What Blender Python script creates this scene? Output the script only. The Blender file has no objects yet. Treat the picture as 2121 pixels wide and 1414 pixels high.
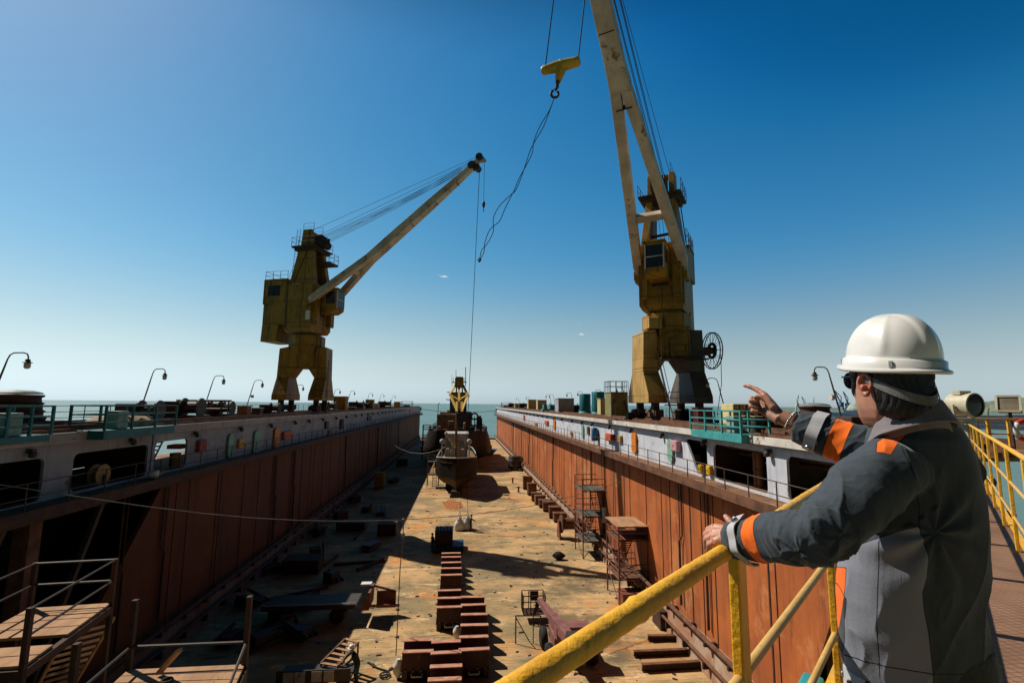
import bpy, bmesh, math, random
import numpy as np
from mathutils import Vector, Matrix, Quaternion, noise as mnoise
random.seed(7)
R = math.radians
scene = bpy.context.scene
col = scene.collection

# ------------------------------------------------------------------ camera
F_PX, CX, CY, CAM_H = 1001.0, 1060.5, 707.0, 14.5
YAW, PITCH, ROLL = R(5.73), R(7.37), 0.0095
c_fwd = Vector((math.sin(YAW)*math.cos(PITCH), math.cos(YAW)*math.cos(PITCH), math.sin(PITCH)))
_r0 = Vector((math.cos(YAW), -math.sin(YAW), 0)); _u0 = _r0.cross(c_fwd)
c_right = _r0*math.cos(ROLL) + _u0*math.sin(ROLL)
c_up = _u0*math.cos(ROLL) - _r0*math.sin(ROLL)
CAM = Vector((0, 0, CAM_H))
cd = bpy.data.cameras.new('camera'); cam = bpy.data.objects.new('camera', cd); col.objects.link(cam)
cd.sensor_width = 36; cd.lens = F_PX*36/2121; cd.clip_start = 0.05; cd.clip_end = 60000
mw = Matrix((c_right, c_up, -c_fwd)).transposed().to_4x4(); mw.translation = CAM
cam.matrix_world = mw
scene.camera = cam

def ray(x, y): return c_fwd + c_right*((x-CX)/F_PX) - c_up*((y-CY)/F_PX)
def atx(x, y, X): v = ray(x, y); return CAM + v*((X-CAM.x)/v.x)
def aty(x, y, Y): v = ray(x, y); return CAM + v*((Y-CAM.y)/v.y)
def atz(x, y, Z): v = ray(x, y); return CAM + v*((Z-CAM.z)/v.z)
def atd(x, y, D): return CAM + ray(x, y)*D

# ------------------------------------------------------------------ light and sky
SUN_AZ, SUN_EL = R(34), R(47.9)     # light travels towards +X, slightly towards the camera
sd = Vector((math.cos(SUN_AZ)*math.cos(SUN_EL), -math.sin(SUN_AZ)*math.cos(SUN_EL), -math.sin(SUN_EL)))
ld = bpy.data.lights.new('sun', 'SUN'); ld.energy = 5.0; ld.angle = R(0.5); ld.color = (1.0, 0.91, 0.78)
sun = bpy.data.objects.new('sun', ld); col.objects.link(sun)
sun.rotation_euler = sd.to_track_quat('-Z', 'Y').to_euler(); sun.location = (-40, 40, 90)
W = bpy.data.worlds.new('World'); scene.world = W; W.use_nodes = True
nt = W.node_tree; nt.nodes.clear()
sky = nt.nodes.new('ShaderNodeTexSky'); sky.sky_type = 'NISHITA'; sky.sun_disc = False
sky.sun_elevation = SUN_EL
sky.sun_rotation = math.atan2(-sd.x, -sd.y)
sky.altitude = 0; sky.air_density = 1.0; sky.dust_density = 0.35; sky.ozone_density = 2.2
hs = nt.nodes.new('ShaderNodeHueSaturation'); hs.inputs['Saturation'].default_value = 1.30; hs.inputs['Hue'].default_value = 0.482
gm = nt.nodes.new('ShaderNodeGamma'); gm.inputs['Gamma'].default_value = 1.38
bw = nt.nodes.new('ShaderNodeRGBToBW'); pale = nt.nodes.new('ShaderNodeVectorMath'); pale.operation = 'SCALE'; pale.inputs[0].default_value = (1.16, 1.46, 1.58)
tc = nt.nodes.new('ShaderNodeTexCoord'); sx = nt.nodes.new('ShaderNodeSeparateXYZ'); mr = nt.nodes.new('ShaderNodeMapRange'); mr.interpolation_type = 'SMOOTHERSTEP'
mr.inputs[1].default_value = 0.34; mr.inputs[2].default_value = -0.06; mr.inputs[3].default_value = 0.0; mr.inputs[4].default_value = 1.0
mx = nt.nodes.new('ShaderNodeMix'); mx.data_type = 'RGBA'
bg = nt.nodes.new('ShaderNodeBackground'); bg.inputs['Strength'].default_value = 0.066
wo = nt.nodes.new('ShaderNodeOutputWorld')
L_ = nt.links.new
L_(sky.outputs[0], hs.inputs['Color']); L_(hs.outputs[0], gm.inputs['Color']); L_(sky.outputs[0], bw.inputs[0]); L_(bw.outputs[0], pale.inputs['Scale'])
L_(tc.outputs['Generated'], sx.inputs[0]); L_(sx.outputs['Z'], mr.inputs[0]); L_(mr.outputs[0], mx.inputs[0])
zr = nt.nodes.new('ShaderNodeMapRange'); zr.interpolation_type = 'SMOOTHSTEP'; zr.inputs[1].default_value = 0.60; zr.inputs[2].default_value = 0.84; zr.inputs[3].default_value = 1.0; zr.inputs[4].default_value = 0.04
zs = nt.nodes.new('ShaderNodeVectorMath'); zs.operation = 'SCALE'
sc1 = nt.nodes.new('ShaderNodeVectorMath'); sc1.operation = 'SCALE'; sc1.inputs['Scale'].default_value = 0.066; L_(gm.outputs[0], sc1.inputs[0])
cu = nt.nodes.new('ShaderNodeRGBCurve'); cu.mapping.use_clip = False
for ci, pts_ in enumerate((((0, 0), (.018, .003), (.028, .021), (.21, .24), (.6, .55), (1, .8)), ((0, 0), (.06, .04), (.125, .098), (.16, .162), (.48, .42), (.61, .51), (1, .74)), ((0, 0), (.15, .10), (.314, .265), (.38, .375), (.92, .66), (1, .70)))):
    cc_ = cu.mapping.curves[ci]; cc_.points[0].location = pts_[0]; cc_.points[1].location = pts_[-1]
    for q_ in pts_[1:-1]: cc_.points.new(*q_)
cu.mapping.update(); L_(sc1.outputs[0], cu.inputs['Color'])
sc2 = nt.nodes.new('ShaderNodeVectorMath'); sc2.operation = 'SCALE'; sc2.inputs['Scale'].default_value = 1/0.066; L_(cu.outputs[0], sc2.inputs[0])
L_(sc2.outputs[0], mx.inputs[6]); L_(pale.outputs[0], mx.inputs[7]); L_(mx.outputs[2], zs.inputs[0]); L_(sx.outputs['Z'], zr.inputs[0]); yr = nt.nodes.new('ShaderNodeMapRange'); yr.interpolation_type = 'SMOOTHSTEP'; yr.inputs[1].default_value = 0.35; yr.inputs[2].default_value = -0.25; yr.inputs[3].default_value = 1.0; yr.inputs[4].default_value = 0.08
mm_ = nt.nodes.new('ShaderNodeMath'); mm_.operation = 'MULTIPLY'; L_(sx.outputs['Y'], yr.inputs[0]); L_(yr.outputs[0], mm_.inputs[0]); L_(zr.outputs[0], mm_.inputs[1])
L_(mm_.outputs[0], zs.inputs['Scale'])
# two small fair weather wisps low over the sea
cl_out = zs.outputs[0]
cn = nt.nodes.new('ShaderNodeTexNoise'); cn.inputs['Scale'].default_value = 95; cn.inputs['Detail'].default_value = 7; cn.inputs['Roughness'].default_value = 0.68
cmap = nt.nodes.new('ShaderNodeMapping'); cmap.inputs['Scale'].default_value = (1, 1, 2.2); L_(tc.outputs['Generated'], cmap.inputs[0]); L_(cmap.outputs[0], cn.inputs['Vector'])
for (cx_, cy_, w_) in ((921, 573, .027), (1206, 692, .018), (1199, 672, .008), (1800, 702, .012)):
    cdv = ray(cx_, cy_).normalized()
    sb = nt.nodes.new('ShaderNodeVectorMath'); sb.operation = 'SUBTRACT'; L_(tc.outputs['Generated'], sb.inputs[0]); sb.inputs[1].default_value = cdv
    ml_ = nt.nodes.new('ShaderNodeVectorMath'); ml_.operation = 'MULTIPLY'; L_(sb.outputs[0], ml_.inputs[0]); ml_.inputs[1].default_value = (1/w_, 1/w_, 2.6/w_)
    ln_ = nt.nodes.new('ShaderNodeVectorMath'); ln_.operation = 'LENGTH'; L_(ml_.outputs[0], ln_.inputs[0])
    fa = nt.nodes.new('ShaderNodeMapRange'); fa.interpolation_type = 'SMOOTHSTEP'; L_(ln_.outputs['Value'], fa.inputs[0]); fa.inputs[1].default_value = 1.0; fa.inputs[2].default_value = 0.0; fa.inputs[3].default_value = -.32; fa.inputs[4].default_value = 0.20
    ad_ = nt.nodes.new('ShaderNodeMath'); ad_.operation = 'ADD'; L_(fa.outputs[0], ad_.inputs[0]); L_(cn.outputs['Fac'], ad_.inputs[1])
    dn = nt.nodes.new('ShaderNodeMapRange'); dn.interpolation_type = 'SMOOTHSTEP'; L_(ad_.outputs[0], dn.inputs[0]); dn.inputs[1].default_value = .54; dn.inputs[2].default_value = .80; dn.inputs[4].default_value = .85
    cm = nt.nodes.new('ShaderNodeMix'); cm.data_type = 'RGBA'; L_(dn.outputs[0], cm.inputs[0]); L_(cl_out, cm.inputs[6]); cm.inputs[7].default_value = (11.5, 12.2, 13.0, 1); cl_out = cm.outputs[2]
L_(cl_out, bg.inputs['Color']); L_(bg.outputs[0], wo.inputs['Surface'])
scene.view_settings.view_transform = 'Standard'; scene.view_settings.look = 'None'; scene.view_settings.exposure = 0
scene.render.engine = 'CYCLES'
scene.cycles.max_bounces = 6; scene.cycles.diffuse_bounces = 1; scene.cycles.glossy_bounces = 2
scene.cycles.use_denoising = True
scene.cycles.caustics_reflective = False; scene.cycles.caustics_refractive = False

# ------------------------------------------------------------------ materials
MATS = {}
def _n(t, kind, **kw):
    n = t.nodes.new(kind)
    for k, v in kw.items(): setattr(n, k, v)
    return n
def mixc(t, a, b, f, mode='MIX'):
    m = _n(t, 'ShaderNodeMix', data_type='RGBA', blend_type=mode)
    for sock, v in ((m.inputs[0], f), (m.inputs[6], a), (m.inputs[7], b)):
        if hasattr(v, 'is_linked'): t.links.new(v, sock)
        elif isinstance(v, (int, float)): sock.default_value = v
        else: sock.default_value = (*v, 1)
    return m.outputs[2]
def ramp(t, src, lo, hi):
    m = _n(t, 'ShaderNodeMapRange', clamp=True, interpolation_type='SMOOTHSTEP')
    t.links.new(src, m.inputs[0]); m.inputs[1].default_value = lo; m.inputs[2].default_value = hi
    return m.outputs[0]
def noise_tex(t, scale, stretch=(1, 1, 1), detail=6, rough=0.6, offs=(0, 0, 0), obj=False):
    if obj: src = _n(t, 'ShaderNodeTexCoord').outputs['Object']
    else: src = _n(t, 'ShaderNodeNewGeometry').outputs['Position']
    mp = _n(t, 'ShaderNodeMapping'); mp.inputs['Scale'].default_value = stretch; mp.inputs['Location'].default_value = offs
    t.links.new(src, mp.inputs[0])
    nz = _n(t, 'ShaderNodeTexNoise'); nz.inputs['Scale'].default_value = scale
    nz.inputs['Detail'].default_value = detail; nz.inputs['Roughness'].default_value = rough
    t.links.new(mp.outputs[0], nz.inputs['Vector'])
    return nz.outputs['Fac']
def new_mat(name):
    m = bpy.data.materials.new(name); m.use_nodes = True; t = m.node_tree
    b = t.nodes['Principled BSDF']
    return m, t, b
def bump_to(t, b, src, strength, dist=0.02):
    bp = _n(t, 'ShaderNodeBump'); bp.inputs['Strength'].default_value = strength; bp.inputs['Distance'].default_value = dist
    t.links.new(src, bp.inputs['Height']); t.links.new(bp.outputs[0], b.inputs['Normal'])
def pmat(name, base, dark=None, scale=2.0, rough=0.65, metal=0.0, rust=0.0, rustcol=(0.13, 0.05, 0.02), bump=0.15,
         stretch=(1, 1, 1), streak=0.0, spec=0.35, bscale=None, obj=False, bdist=0.02, seam=0):
    if name in MATS: return MATS[name]
    m, t, b = new_mat(name)
    if dark is None: dark = tuple(c*0.6 for c in base)
    f = ramp(t, noise_tex(t, scale, stretch, obj=obj), 0.35, 0.68)
    c = mixc(t, base, dark, f)
    if streak:
        s = ramp(t, noise_tex(t, 3.0, (1, 1, 0.08), 5, 0.7, (3, 1, 0), obj=obj), 0.5, 0.75)
        ms = _n(t, 'ShaderNodeMath', operation='MULTIPLY'); t.links.new(s, ms.inputs[0]); ms.inputs[1].default_value = streak
        c = mixc(t, c, tuple(k*0.4 for k in rustcol), ms.outputs[0])
    if rust:
        r1 = ramp(t, noise_tex(t, scale*2.3, (1, 1, 0.6), 9, 0.72, (7, 2, 5), obj=obj), 0.66-0.22*rust, 0.72-0.16*rust)
        c = mixc(t, c, rustcol, r1)
    if seam:
        sp_ = _n(t, 'ShaderNodeSeparateXYZ'); t.links.new(_n(t, 'ShaderNodeNewGeometry').outputs['Position'], sp_.inputs[0])
        for ax_, per, off_ in (('Z', seam, .3), ('X', seam*.8, .1), ('Y', seam*.9, .5)):
            a_ = _n(t, 'ShaderNodeMath', operation='ADD'); t.links.new(sp_.outputs[ax_], a_.inputs[0]); a_.inputs[1].default_value = off_
            p_ = _n(t, 'ShaderNodeMath', operation='PINGPONG'); t.links.new(a_.outputs[0], p_.inputs[0]); p_.inputs[1].default_value = per
            c = mixc(t, c, tuple(k*0.45 for k in dark), ramp(t, p_.outputs[0], .05, .025))
    t.links.new(c, b.inputs['Base Color'])
    b.inputs['Roughness'].default_value = rough; b.inputs['Metallic'].default_value = metal
    b.inputs['Specular IOR Level'].default_value = spec
    if bump: bump_to(t, b, noise_tex(t, bscale or scale*6, (1, 1, 1), 5, 0.65, obj=obj), bump, bdist)
    MATS[name] = m
    return m

# ------------------------------------------------------------------ mesh builder
class MB:
    def __init__(s): s.v = []; s.f = []
    def add(s, vs, fs):
        o = len(s.v); s.v += [tuple(p) for p in vs]; s.f += [tuple(i+o for i in f) for f in fs]; return s
    def mm(s, x0, x1, y0, y1, z0, z1):
        return s.hexa([(x0, y0, z0), (x1, y0, z0), (x1, y1, z0), (x0, y1, z0)], [(x0, y0, z1), (x1, y0, z1), (x1, y1, z1), (x0, y1, z1)])
    def hexa(s, bot, top):
        n = len(bot)
        return s.add(list(bot)+list(top), [tuple(reversed(range(n))), tuple(range(n, 2*n))] + [(i, (i+1) % n, n+(i+1) % n, n+i) for i in range(n)])
    def box(s, c, size, rz=0, M=None):
        sx, sy, sz = (k/2 for k in size)
        pts = [Vector((a*sx, b*sy, d*sz)) for d in (-1, 1) for a, b in ((-1, -1), (1, -1), (1, 1), (-1, 1))]
        Mx = M if M else Matrix.Rotation(rz, 3, 'Z')
        pts = [Mx @ p + Vector(c) for p in pts]
        return s.hexa(pts[:4], pts[4:])
    def bar(s, p, q, w, h=None, up=(0, 0, 1)):
        p, q = Vector(p), Vector(q); h = h or w; d = (q-p).normalized(); up = Vector(up)
        if abs(d.dot(up)) > 0.98: up = Vector((0, 1, 0)) if abs(d.y) < .9 else Vector((1, 0, 0))
        a = d.cross(up).normalized()*(w/2); b = a.normalized().cross(d)*(h/2)
        ring = [-a-b, a-b, a+b, -a+b]
        return s.hexa([q+k for k in ring][::-1], [p+k for k in ring][::-1]) if False else s.hexa([p+k for k in ring][::-1], [q+k for k in ring][::-1])
    def tube(s, p, q, r, n=8, r2=None):
        return s.loft([(p, r), (q, r if r2 is None else r2)], n)
    def loft(s, stations, n=8, cap=True):
        """round section along a list of (point, radius)"""
        P = [Vector(a) for a, _ in stations]; rings = []
        ref = None
        for i, (a, r) in enumerate(stations):
            d = (P[min(i+1, len(P)-1)] - P[max(i-1, 0)])
            d = d.normalized() if d.length > 1e-9 else Vector((0, 0, 1))
            if ref is None: ref = Vector((0, 0, 1)) if abs(d.z) < 0.9 else Vector((1, 0, 0))
            a1 = (ref - d*ref.dot(d)).normalized(); b1 = d.cross(a1); ref = a1
            rr = r if isinstance(r, tuple) else (r, r)
            rings.append([P[i] + a1*(math.cos(2*math.pi*k/n)*rr[0]) + b1*(math.sin(2*math.pi*k/n)*rr[1]) for k in range(n)])
        return s.skin(rings, cap)
    def skin(s, rings, cap=True, closed=True):
        n = len(rings[0]); vs = [p for rg in rings for p in rg]; fs = []
        for i in range(len(rings)-1):
            for k in range(n if closed else n-1):
                k2 = (k+1) % n; fs.append((i*n+k, i*n+k2, (i+1)*n+k2, (i+1)*n+k))
        if cap: fs.append(tuple(reversed(range(n)))); fs.append(tuple((len(rings)-1)*n+k for k in range(n)))
        return s.add(vs, fs)
    def path(s, pts, r, n=6): return s.loft([(p, r) for p in pts], n)
    def lathe(s, prof, c=(0, 0, 0), n=16, M=None, cap=True):
        M = M or Matrix.Identity(3); c = Vector(c)
        return s.skin([[c + M @ Vector((r*math.cos(2*math.pi*k/n), r*math.sin(2*math.pi*k/n), z)) for k in range(n)] for r, z in prof], cap)
    def prism(s, poly, ext):
        e = Vector(ext); a = [Vector(p) for p in poly]
        return s.hexa(a, [p+e for p in a])
    def torus(s, c, rr, r, M=None, n=20, m=8, a0=0, a1=2*math.pi):
        M = M or Matrix.Identity(3); c = Vector(c); full = abs(a1-a0-2*math.pi) < 1e-6
        rings = []
        for i in range(n if full else n+1):
            a = a0+(a1-a0)*i/n
            rings.append([c + M @ Vector(((rr+r*math.cos(2*math.pi*k/m))*math.cos(a), (rr+r*math.cos(2*math.pi*k/m))*math.sin(a), r*math.sin(2*math.pi*k/m))) for k in range(m)])
        if full: rings.append(rings[0])
        return s.skin(rings, not full)
    def ball(s, c, r, n=10, sc=(1, 1, 1)):
        prof = [(max(1e-4, r*math.sin(math.pi*i/n)), -r*math.cos(math.pi*i/n)) for i in range(n+1)]
        return s.lathe(prof, c, n*2, Matrix.Diagonal(sc).to_3x3() if len(sc) == 3 else None)
    def sheet(s, pts): return s.add(pts, [tuple(range(len(pts)))])
    def build(s, name, mat, parent=None, loc=None, smooth=False, bevel=0, label=None, cat=None, group=None, kind=None, recalc=True):
        base = Vector((0, 0, 0))
        if parent is not None:
            p = parent
            while p is not None: base = base + Vector(p.location); p = p.parent
        elif loc is not None: base = Vector(loc)
        else:
            a = np.array(s.v); base = Vector(((a[:, 0].min()+a[:, 0].max())/2, (a[:, 1].min()+a[:, 1].max())/2, a[:, 2].min()))
        me = bpy.data.meshes.new(name); me.from_pydata([tuple(Vector(p)-base) for p in s.v], [], s.f)
        if recalc:
            bm = bmesh.new(); bm.from_mesh(me); bmesh.ops.recalc_face_normals(bm, faces=bm.faces); bm.to_mesh(me); bm.free()
        me.materials.append(mat)
        if smooth:
            me.polygons.foreach_set('use_smooth', [True]*len(me.polygons))
            if smooth != 'all': me.set_sharp_from_angle(angle=R(40))
        o = bpy.data.objects.new(name, me); col.objects.link(o)
        if parent is not None: o.parent = parent
        else: o.location = base
        if bevel:
            b = o.modifiers.new('bevel', 'BEVEL'); b.width = bevel; b.segments = 2; b.limit_method = 'ANGLE'
        tag(o, label, cat, group, kind)
        return o

def tag(o, label=None, cat=None, group=None, kind=None):
    if label: o['label'] = label
    if cat: o['category'] = cat
    if group: o['group'] = group
    if kind: o['kind'] = kind
    return o
def thing(name, label, cat, loc=(0, 0, 0), group=None, rz=0):
    o = bpy.data.objects.new(name, None); o.empty_display_size = 0.3; col.objects.link(o); o.location = loc; o.rotation_euler.z = rz
    return tag(o, label, cat, group)
def copy_tree(o, parent=None):
    c = o.copy(); col.objects.link(c); c.parent = parent
    if parent is not None: c.matrix_parent_inverse = o.matrix_parent_inverse
    for ch in list(o.children): copy_tree(ch, c)
    return c
def dup(o, loc, rz=None, label=None, group=None, scale=None):
    c = copy_tree(o); c.location = loc
    if rz is not None: c.rotation_euler.z = rz
    if scale is not None: c.scale = (scale,)*3 if isinstance(scale, (int, float)) else scale
    if label: c['label'] = label
    if group: c['group'] = group
    return c
def rotz(a): return Matrix.Rotation(a, 3, 'Z')
AX_X = Matrix(((0, 0, 1), (1, 0, 0), (0, 1, 0)))      # lathe axis z -> world x
AX_Y = Matrix(((1, 0, 0), (0, 0, 1), (0, -1, 0)))     # lathe axis z -> world y
# ================================================================== sea, hills, dock floor, wing walls
WATER_Z = 0.9 - 3.0
def mat_sea():
    m, t, b = new_mat('sea water')
    f = ramp(t, noise_tex(t, 0.004, (1, 3, 1), 6, 0.6), 0.35, 0.7)
    c = mixc(t, (0.115, 0.215, 0.205), (0.155, 0.260, 0.235), f)
    t.links.new(c, b.inputs['Base Color']); b.inputs['Roughness'].default_value = 0.4; b.inputs['Specular IOR Level'].default_value = 0.3
    bump_to(t, b, noise_tex(t, 0.8, (0.6, 1.3, 1), 8, 0.7), 0.9, 0.35)
    return m
s = MB(); n = 48
rings = [0, 60, 240, 900, 3000, 9000, 30000]
s.sheet([(30000*math.cos(2*math.pi*k/n), 30000*math.sin(2*math.pi*k/n), WATER_Z) for k in range(n)])
s.build('sea', mat_sea(), loc=(0, 0, WATER_Z), kind='structure', recalc=False)

# dock floor -------------------------------------------------------
XR, XL, YF, YN = 14.0, -16.9, 203.0, -14.0
def mathn(t, op, a, b=None, c=None):
    m = _n(t, 'ShaderNodeMath', operation=op)
    for i, v in enumerate((a, b, c)):
        if v is None: continue
        if hasattr(v, 'is_linked'): t.links.new(v, m.inputs[i])
        else: m.inputs[i].default_value = v
    return m.outputs[0]
def mat_floor():
    m, t, b = new_mat('worn dock planks')
    g = _n(t, 'ShaderNodeNewGeometry'); sp = _n(t, 'ShaderNodeSeparateXYZ'); t.links.new(g.outputs['Position'], sp.inputs[0])
    # plank index and per plank tone
    wob = noise_tex(t, 0.35, (1, 0.5, 1), 3, 0.5)
    yy = mathn(t, 'MULTIPLY_ADD', wob, 0.30, sp.outputs['Y']); row = mathn(t, 'DIVIDE', yy, 0.30); ri = mathn(t, 'FLOOR', row); rf = mathn(t, 'FRACT', row)
    wn = _n(t, 'ShaderNodeTexWhiteNoise', noise_dimensions='1D'); t.links.new(ri, wn.inputs['W'])
    xo = mathn(t, 'MULTIPLY_ADD', wn.outputs['Value'], 9.0, sp.outputs['X']); xi = mathn(t, 'FLOOR', mathn(t, 'DIVIDE', xo, 5.5))
    wn2 = _n(t, 'ShaderNodeTexWhiteNoise', noise_dimensions='2D'); cv = _n(t, 'ShaderNodeCombineXYZ'); t.links.new(ri, cv.inputs[0]); t.links.new(xi, cv.inputs[1]); t.links.new(cv.outputs[0], wn2.inputs['Vector'])
    big = ramp(t, noise_tex(t, 0.16, (0.8, 1.1, 1), 9, 0.70), 0.41, 0.59)
    c = mixc(t, (0.62, 0.385, 0.180), (0.30, 0.225, 0.115), big)
    c = mixc(t, c, (0.20, 0.155, 0.09), mathn(t, 'MULTIPLY', wn2.outputs['Value'], 0.28))
    pt = ramp(t, noise_tex(t, 0.42, (0.6, 1.5, 1), 10, 0.78, (11, 4, 0)), 0.50, 0.60)
    c = mixc(t, c, (0.165, 0.145, 0.085), mathn(t, 'MULTIPLY', pt, 0.85))
    orr = ramp(t, noise_tex(t, 0.17, (1, 1, 1), 9, 0.70, (5, 9, 2)), 0.53, 0.66)
    c = mixc(t, c, (0.60, 0.235, 0.055), mathn(t, 'MULTIPLY', orr, 0.85))
    lt = ramp(t, noise_tex(t, 0.55, (0.7, 1.3, 1), 10, 0.76, (31, 9, 2)), 0.55, 0.65)
    c = mixc(t, c, (0.76, 0.52, 0.31), mathn(t, 'MULTIPLY', lt, 0.8))
    dk = ramp(t, noise_tex(t, 0.9, (0.8, 1.2, 1), 10, 0.8, (2, 19, 2)), 0.58, 0.66)
    c = mixc(t, c, (0.085, 0.062, 0.04), mathn(t, 'MULTIPLY', dk, 0.8))
    st_ = ramp(t, noise_tex(t, 0.09, (1, 1, 1), 8, 0.72, (8, 3, 2)), 0.56, 0.64)
    c = mixc(t, c, (0.13, 0.10, 0.062), mathn(t, 'MULTIPLY', st_, 0.75))
    ed = mathn(t, 'MAXIMUM', ramp(t, rf, 0.12, 0.02), ramp(t, rf, 0.90, 0.99))
    brk = ramp(t, noise_tex(t, 0.8, (0.4, 1.0, 1), 7, 0.75, (2, 7, 0)), 0.40, 0.60)
    c = mixc(t, c, (0.085, 0.065, 0.035), mathn(t, 'MULTIPLY', mathn(t, 'MULTIPLY', ed, brk), 0.5))
    sp2 = ramp(t, noise_tex(t, 4.5, (1, 1, 1), 9, 0.8, (1, 1, 7)), 0.60, 0.70)
    c = mixc(t, c, (0.15, 0.10, 0.055), sp2)
    t.links.new(c, b.inputs['Base Color']); b.inputs['Roughness'].default_value = 0.85; b.inputs['Specular IOR Level'].default_value = 0.2
    bump_to(t, b, mathn(t, 'MULTIPLY_ADD', ed, -0.6, noise_tex(t, 5.0, (0.8, 1.2, 1), 9, 0.75)), 0.45, 0.05)
    return m
s = MB(); s.mm(XL-6.5, XR+6.5, YN, YF, -2.6, 0)
s.build('dock_floor', mat_floor(), kind='structure', loc=(0, 0, 0))

def mat_rustwall(name='rust red hull paint', k=1.0):
    m, t, b = new_mat(name)
    f = ramp(t, noise_tex(t, 0.35, (1, 1, 0.6), 7, 0.65), 0.35, 0.68)
    c = mixc(t, (0.52, 0.150, 0.040), (0.36, 0.100, 0.032), f)
    st = ramp(t, noise_tex(t, 1.2, (1, 1, 0.06), 6, 0.7, (2, 3, 0)), 0.48, 0.72)
    c = mixc(t, c, (0.20, 0.065, 0.026), st)
    pl = ramp(t, noise_tex(t, 0.25, (1, 1, 1), 8, 0.7, (9, 3, 4)), 0.56, 0.7)
    c = mixc(t, c, (0.50, 0.19, 0.07), pl)
    gr = ramp(t, noise_tex(t, 0.6, (1, 1, 0.3), 9, 0.75, (1, 8, 4)), 0.6, 0.72)
    c = mixc(t, c, (0.13, 0.065, 0.04), gr)
    # dirt near the foot
    g = _n(t, 'ShaderNodeNewGeometry'); sp = _n(t, 'ShaderNodeSeparateXYZ'); t.links.new(g.outputs['Position'], sp.inputs[0])
    lo = ramp(t, sp.outputs['Z'], 3.0, 0.0)
    lm = _n(t, 'ShaderNodeMath', operation='MULTIPLY'); t.links.new(lo, lm.inputs[0]); lm.inputs[1].default_value = 0.55
    c = mixc(t, c, (0.22, 0.10, 0.05), lm.outputs[0])
    pw = _n(t, 'ShaderNodeTexWhiteNoise', noise_dimensions='2D'); pv = _n(t, 'ShaderNodeCombineXYZ'); t.links.new(mathn(t, 'FLOOR', mathn(t, 'DIVIDE', sp.outputs['Y'], 2.85)), pv.inputs[0]); t.links.new(mathn(t, 'FLOOR', mathn(t, 'DIVIDE', sp.outputs['Z'], 3.4)), pv.inputs[1]); t.links.new(pv.outputs[0], pw.inputs['Vector'])
    c = mixc(t, c, (0.22, 0.072, 0.030), mathn(t, 'MULTIPLY', pw.outputs['Value'], 0.5))
    bl = ramp(t, noise_tex(t, 0.22, (1, 1, 0.8), 9, 0.74, (21, 3, 14)), 0.54, 0.62); c = mixc(t, c, (0.58, 0.25, 0.10), mathn(t, 'MULTIPLY', bl, 0.55))
    gg = ramp(t, noise_tex(t, 0.5, (1, 1, 0.12), 9, 0.78, (6, 13, 4)), 0.56, 0.64); c = mixc(t, c, (0.10, 0.045, 0.025), mathn(t, 'MULTIPLY', gg, 0.7))
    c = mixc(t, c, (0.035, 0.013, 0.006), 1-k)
    t.links.new(c, b.inputs['Base Color']); b.inputs['Roughness'].default_value = 0.7; b.inputs['Specular IOR Level'].default_value = 0.25
    bump_to(t, b, noise_tex(t, 1.2, (1, 1, 0.5), 7, 0.65), 0.35, 0.06)
    return m
M_RUSTW = mat_rustwall()
M_RUSTL = mat_rustwall('shade toned rust hull paint', 0.22)  # same hull paint mixed near black, carrying the left wing's shade in its colour
M_WHITE = pmat('chalky white wall paint', (0.60, 0.63, 0.70), (0.47, 0.50, 0.57), 0.5, 0.6, rust=0.30, rustcol=(0.17, 0.085, 0.05), streak=0.45, bump=0.2)
M_FASCIA = pmat('pale deck edge paint', (0.66, 0.63, 0.57), (0.5, 0.47, 0.42), 0.6, 0.6, rust=0.30, rustcol=(0.2, 0.1, 0.05), streak=0.3)
M_RUST = pmat('brown rusted steel', (0.17, 0.075, 0.038), (0.075, 0.035, 0.022), 1.5, 0.8, rust=0.3, rustcol=(0.25, 0.11, 0.05), bump=0.4)
M_RUSTD = pmat('dark rusted steel', (0.07, 0.033, 0.020), (0.035, 0.02, 0.014), 2.0, 0.8, rust=0.3, rustcol=(0.13, 0.055, 0.03), bump=0.3)
M_RUSTR = pmat('red oxide steel', (0.22, 0.068, 0.043), (0.13, 0.042, 0.03), 2.0, 0.7, rust=0.3, rustcol=(0.30, 0.13, 0.06), bump=0.3)
M_DECK = pmat('rusty deck plate', (0.30, 0.16, 0.085), (0.15, 0.075, 0.04), 0.8, 0.85, rust=0.4, rustcol=(0.40, 0.25, 0.14), bump=0.4)
M_BLACK = pmat('dull black', (0.012, 0.011, 0.011), (0.02, 0.016, 0.014), 2, 0.8)
M_DARK = pmat('dark machine paint', (0.035, 0.033, 0.032), (0.06, 0.045, 0.035), 2, 0.6, rust=0.35, rustcol=(0.10, 0.045, 0.025))
M_TEAL = pmat('teal paint', (0.055, 0.34, 0.34), (0.04, 0.24, 0.25), 2, 0.55, rust=0.25, rustcol=(0.16, 0.10, 0.06))
M_TEALD = pmat('deep teal paint', (0.012, 0.20, 0.24), (0.010, 0.14, 0.17), 1, 0.5, rust=0.15)
M_YEL = pmat('crane ochre paint', (0.36, 0.195, 0.018), (0.215, 0.115, 0.014), 0.6, 0.6, rust=0.36, rustcol=(0.08, 0.038, 0.018), streak=0.75, bump=0.15, seam=1.35)
M_YELL = pmat('light ochre paint', (0.52, 0.32, 0.09), (0.38, 0.23, 0.06), 0.7, 0.6, rust=0.25, rustcol=(0.17, 0.085, 0.035), streak=0.5, bump=0.15, seam=1.5)
M_CREAM = pmat('cream cabinet paint', (0.62, 0.52, 0.24), (0.5, 0.4, 0.18), 1.5, 0.6, rust=0.2, streak=0.3)
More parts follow.
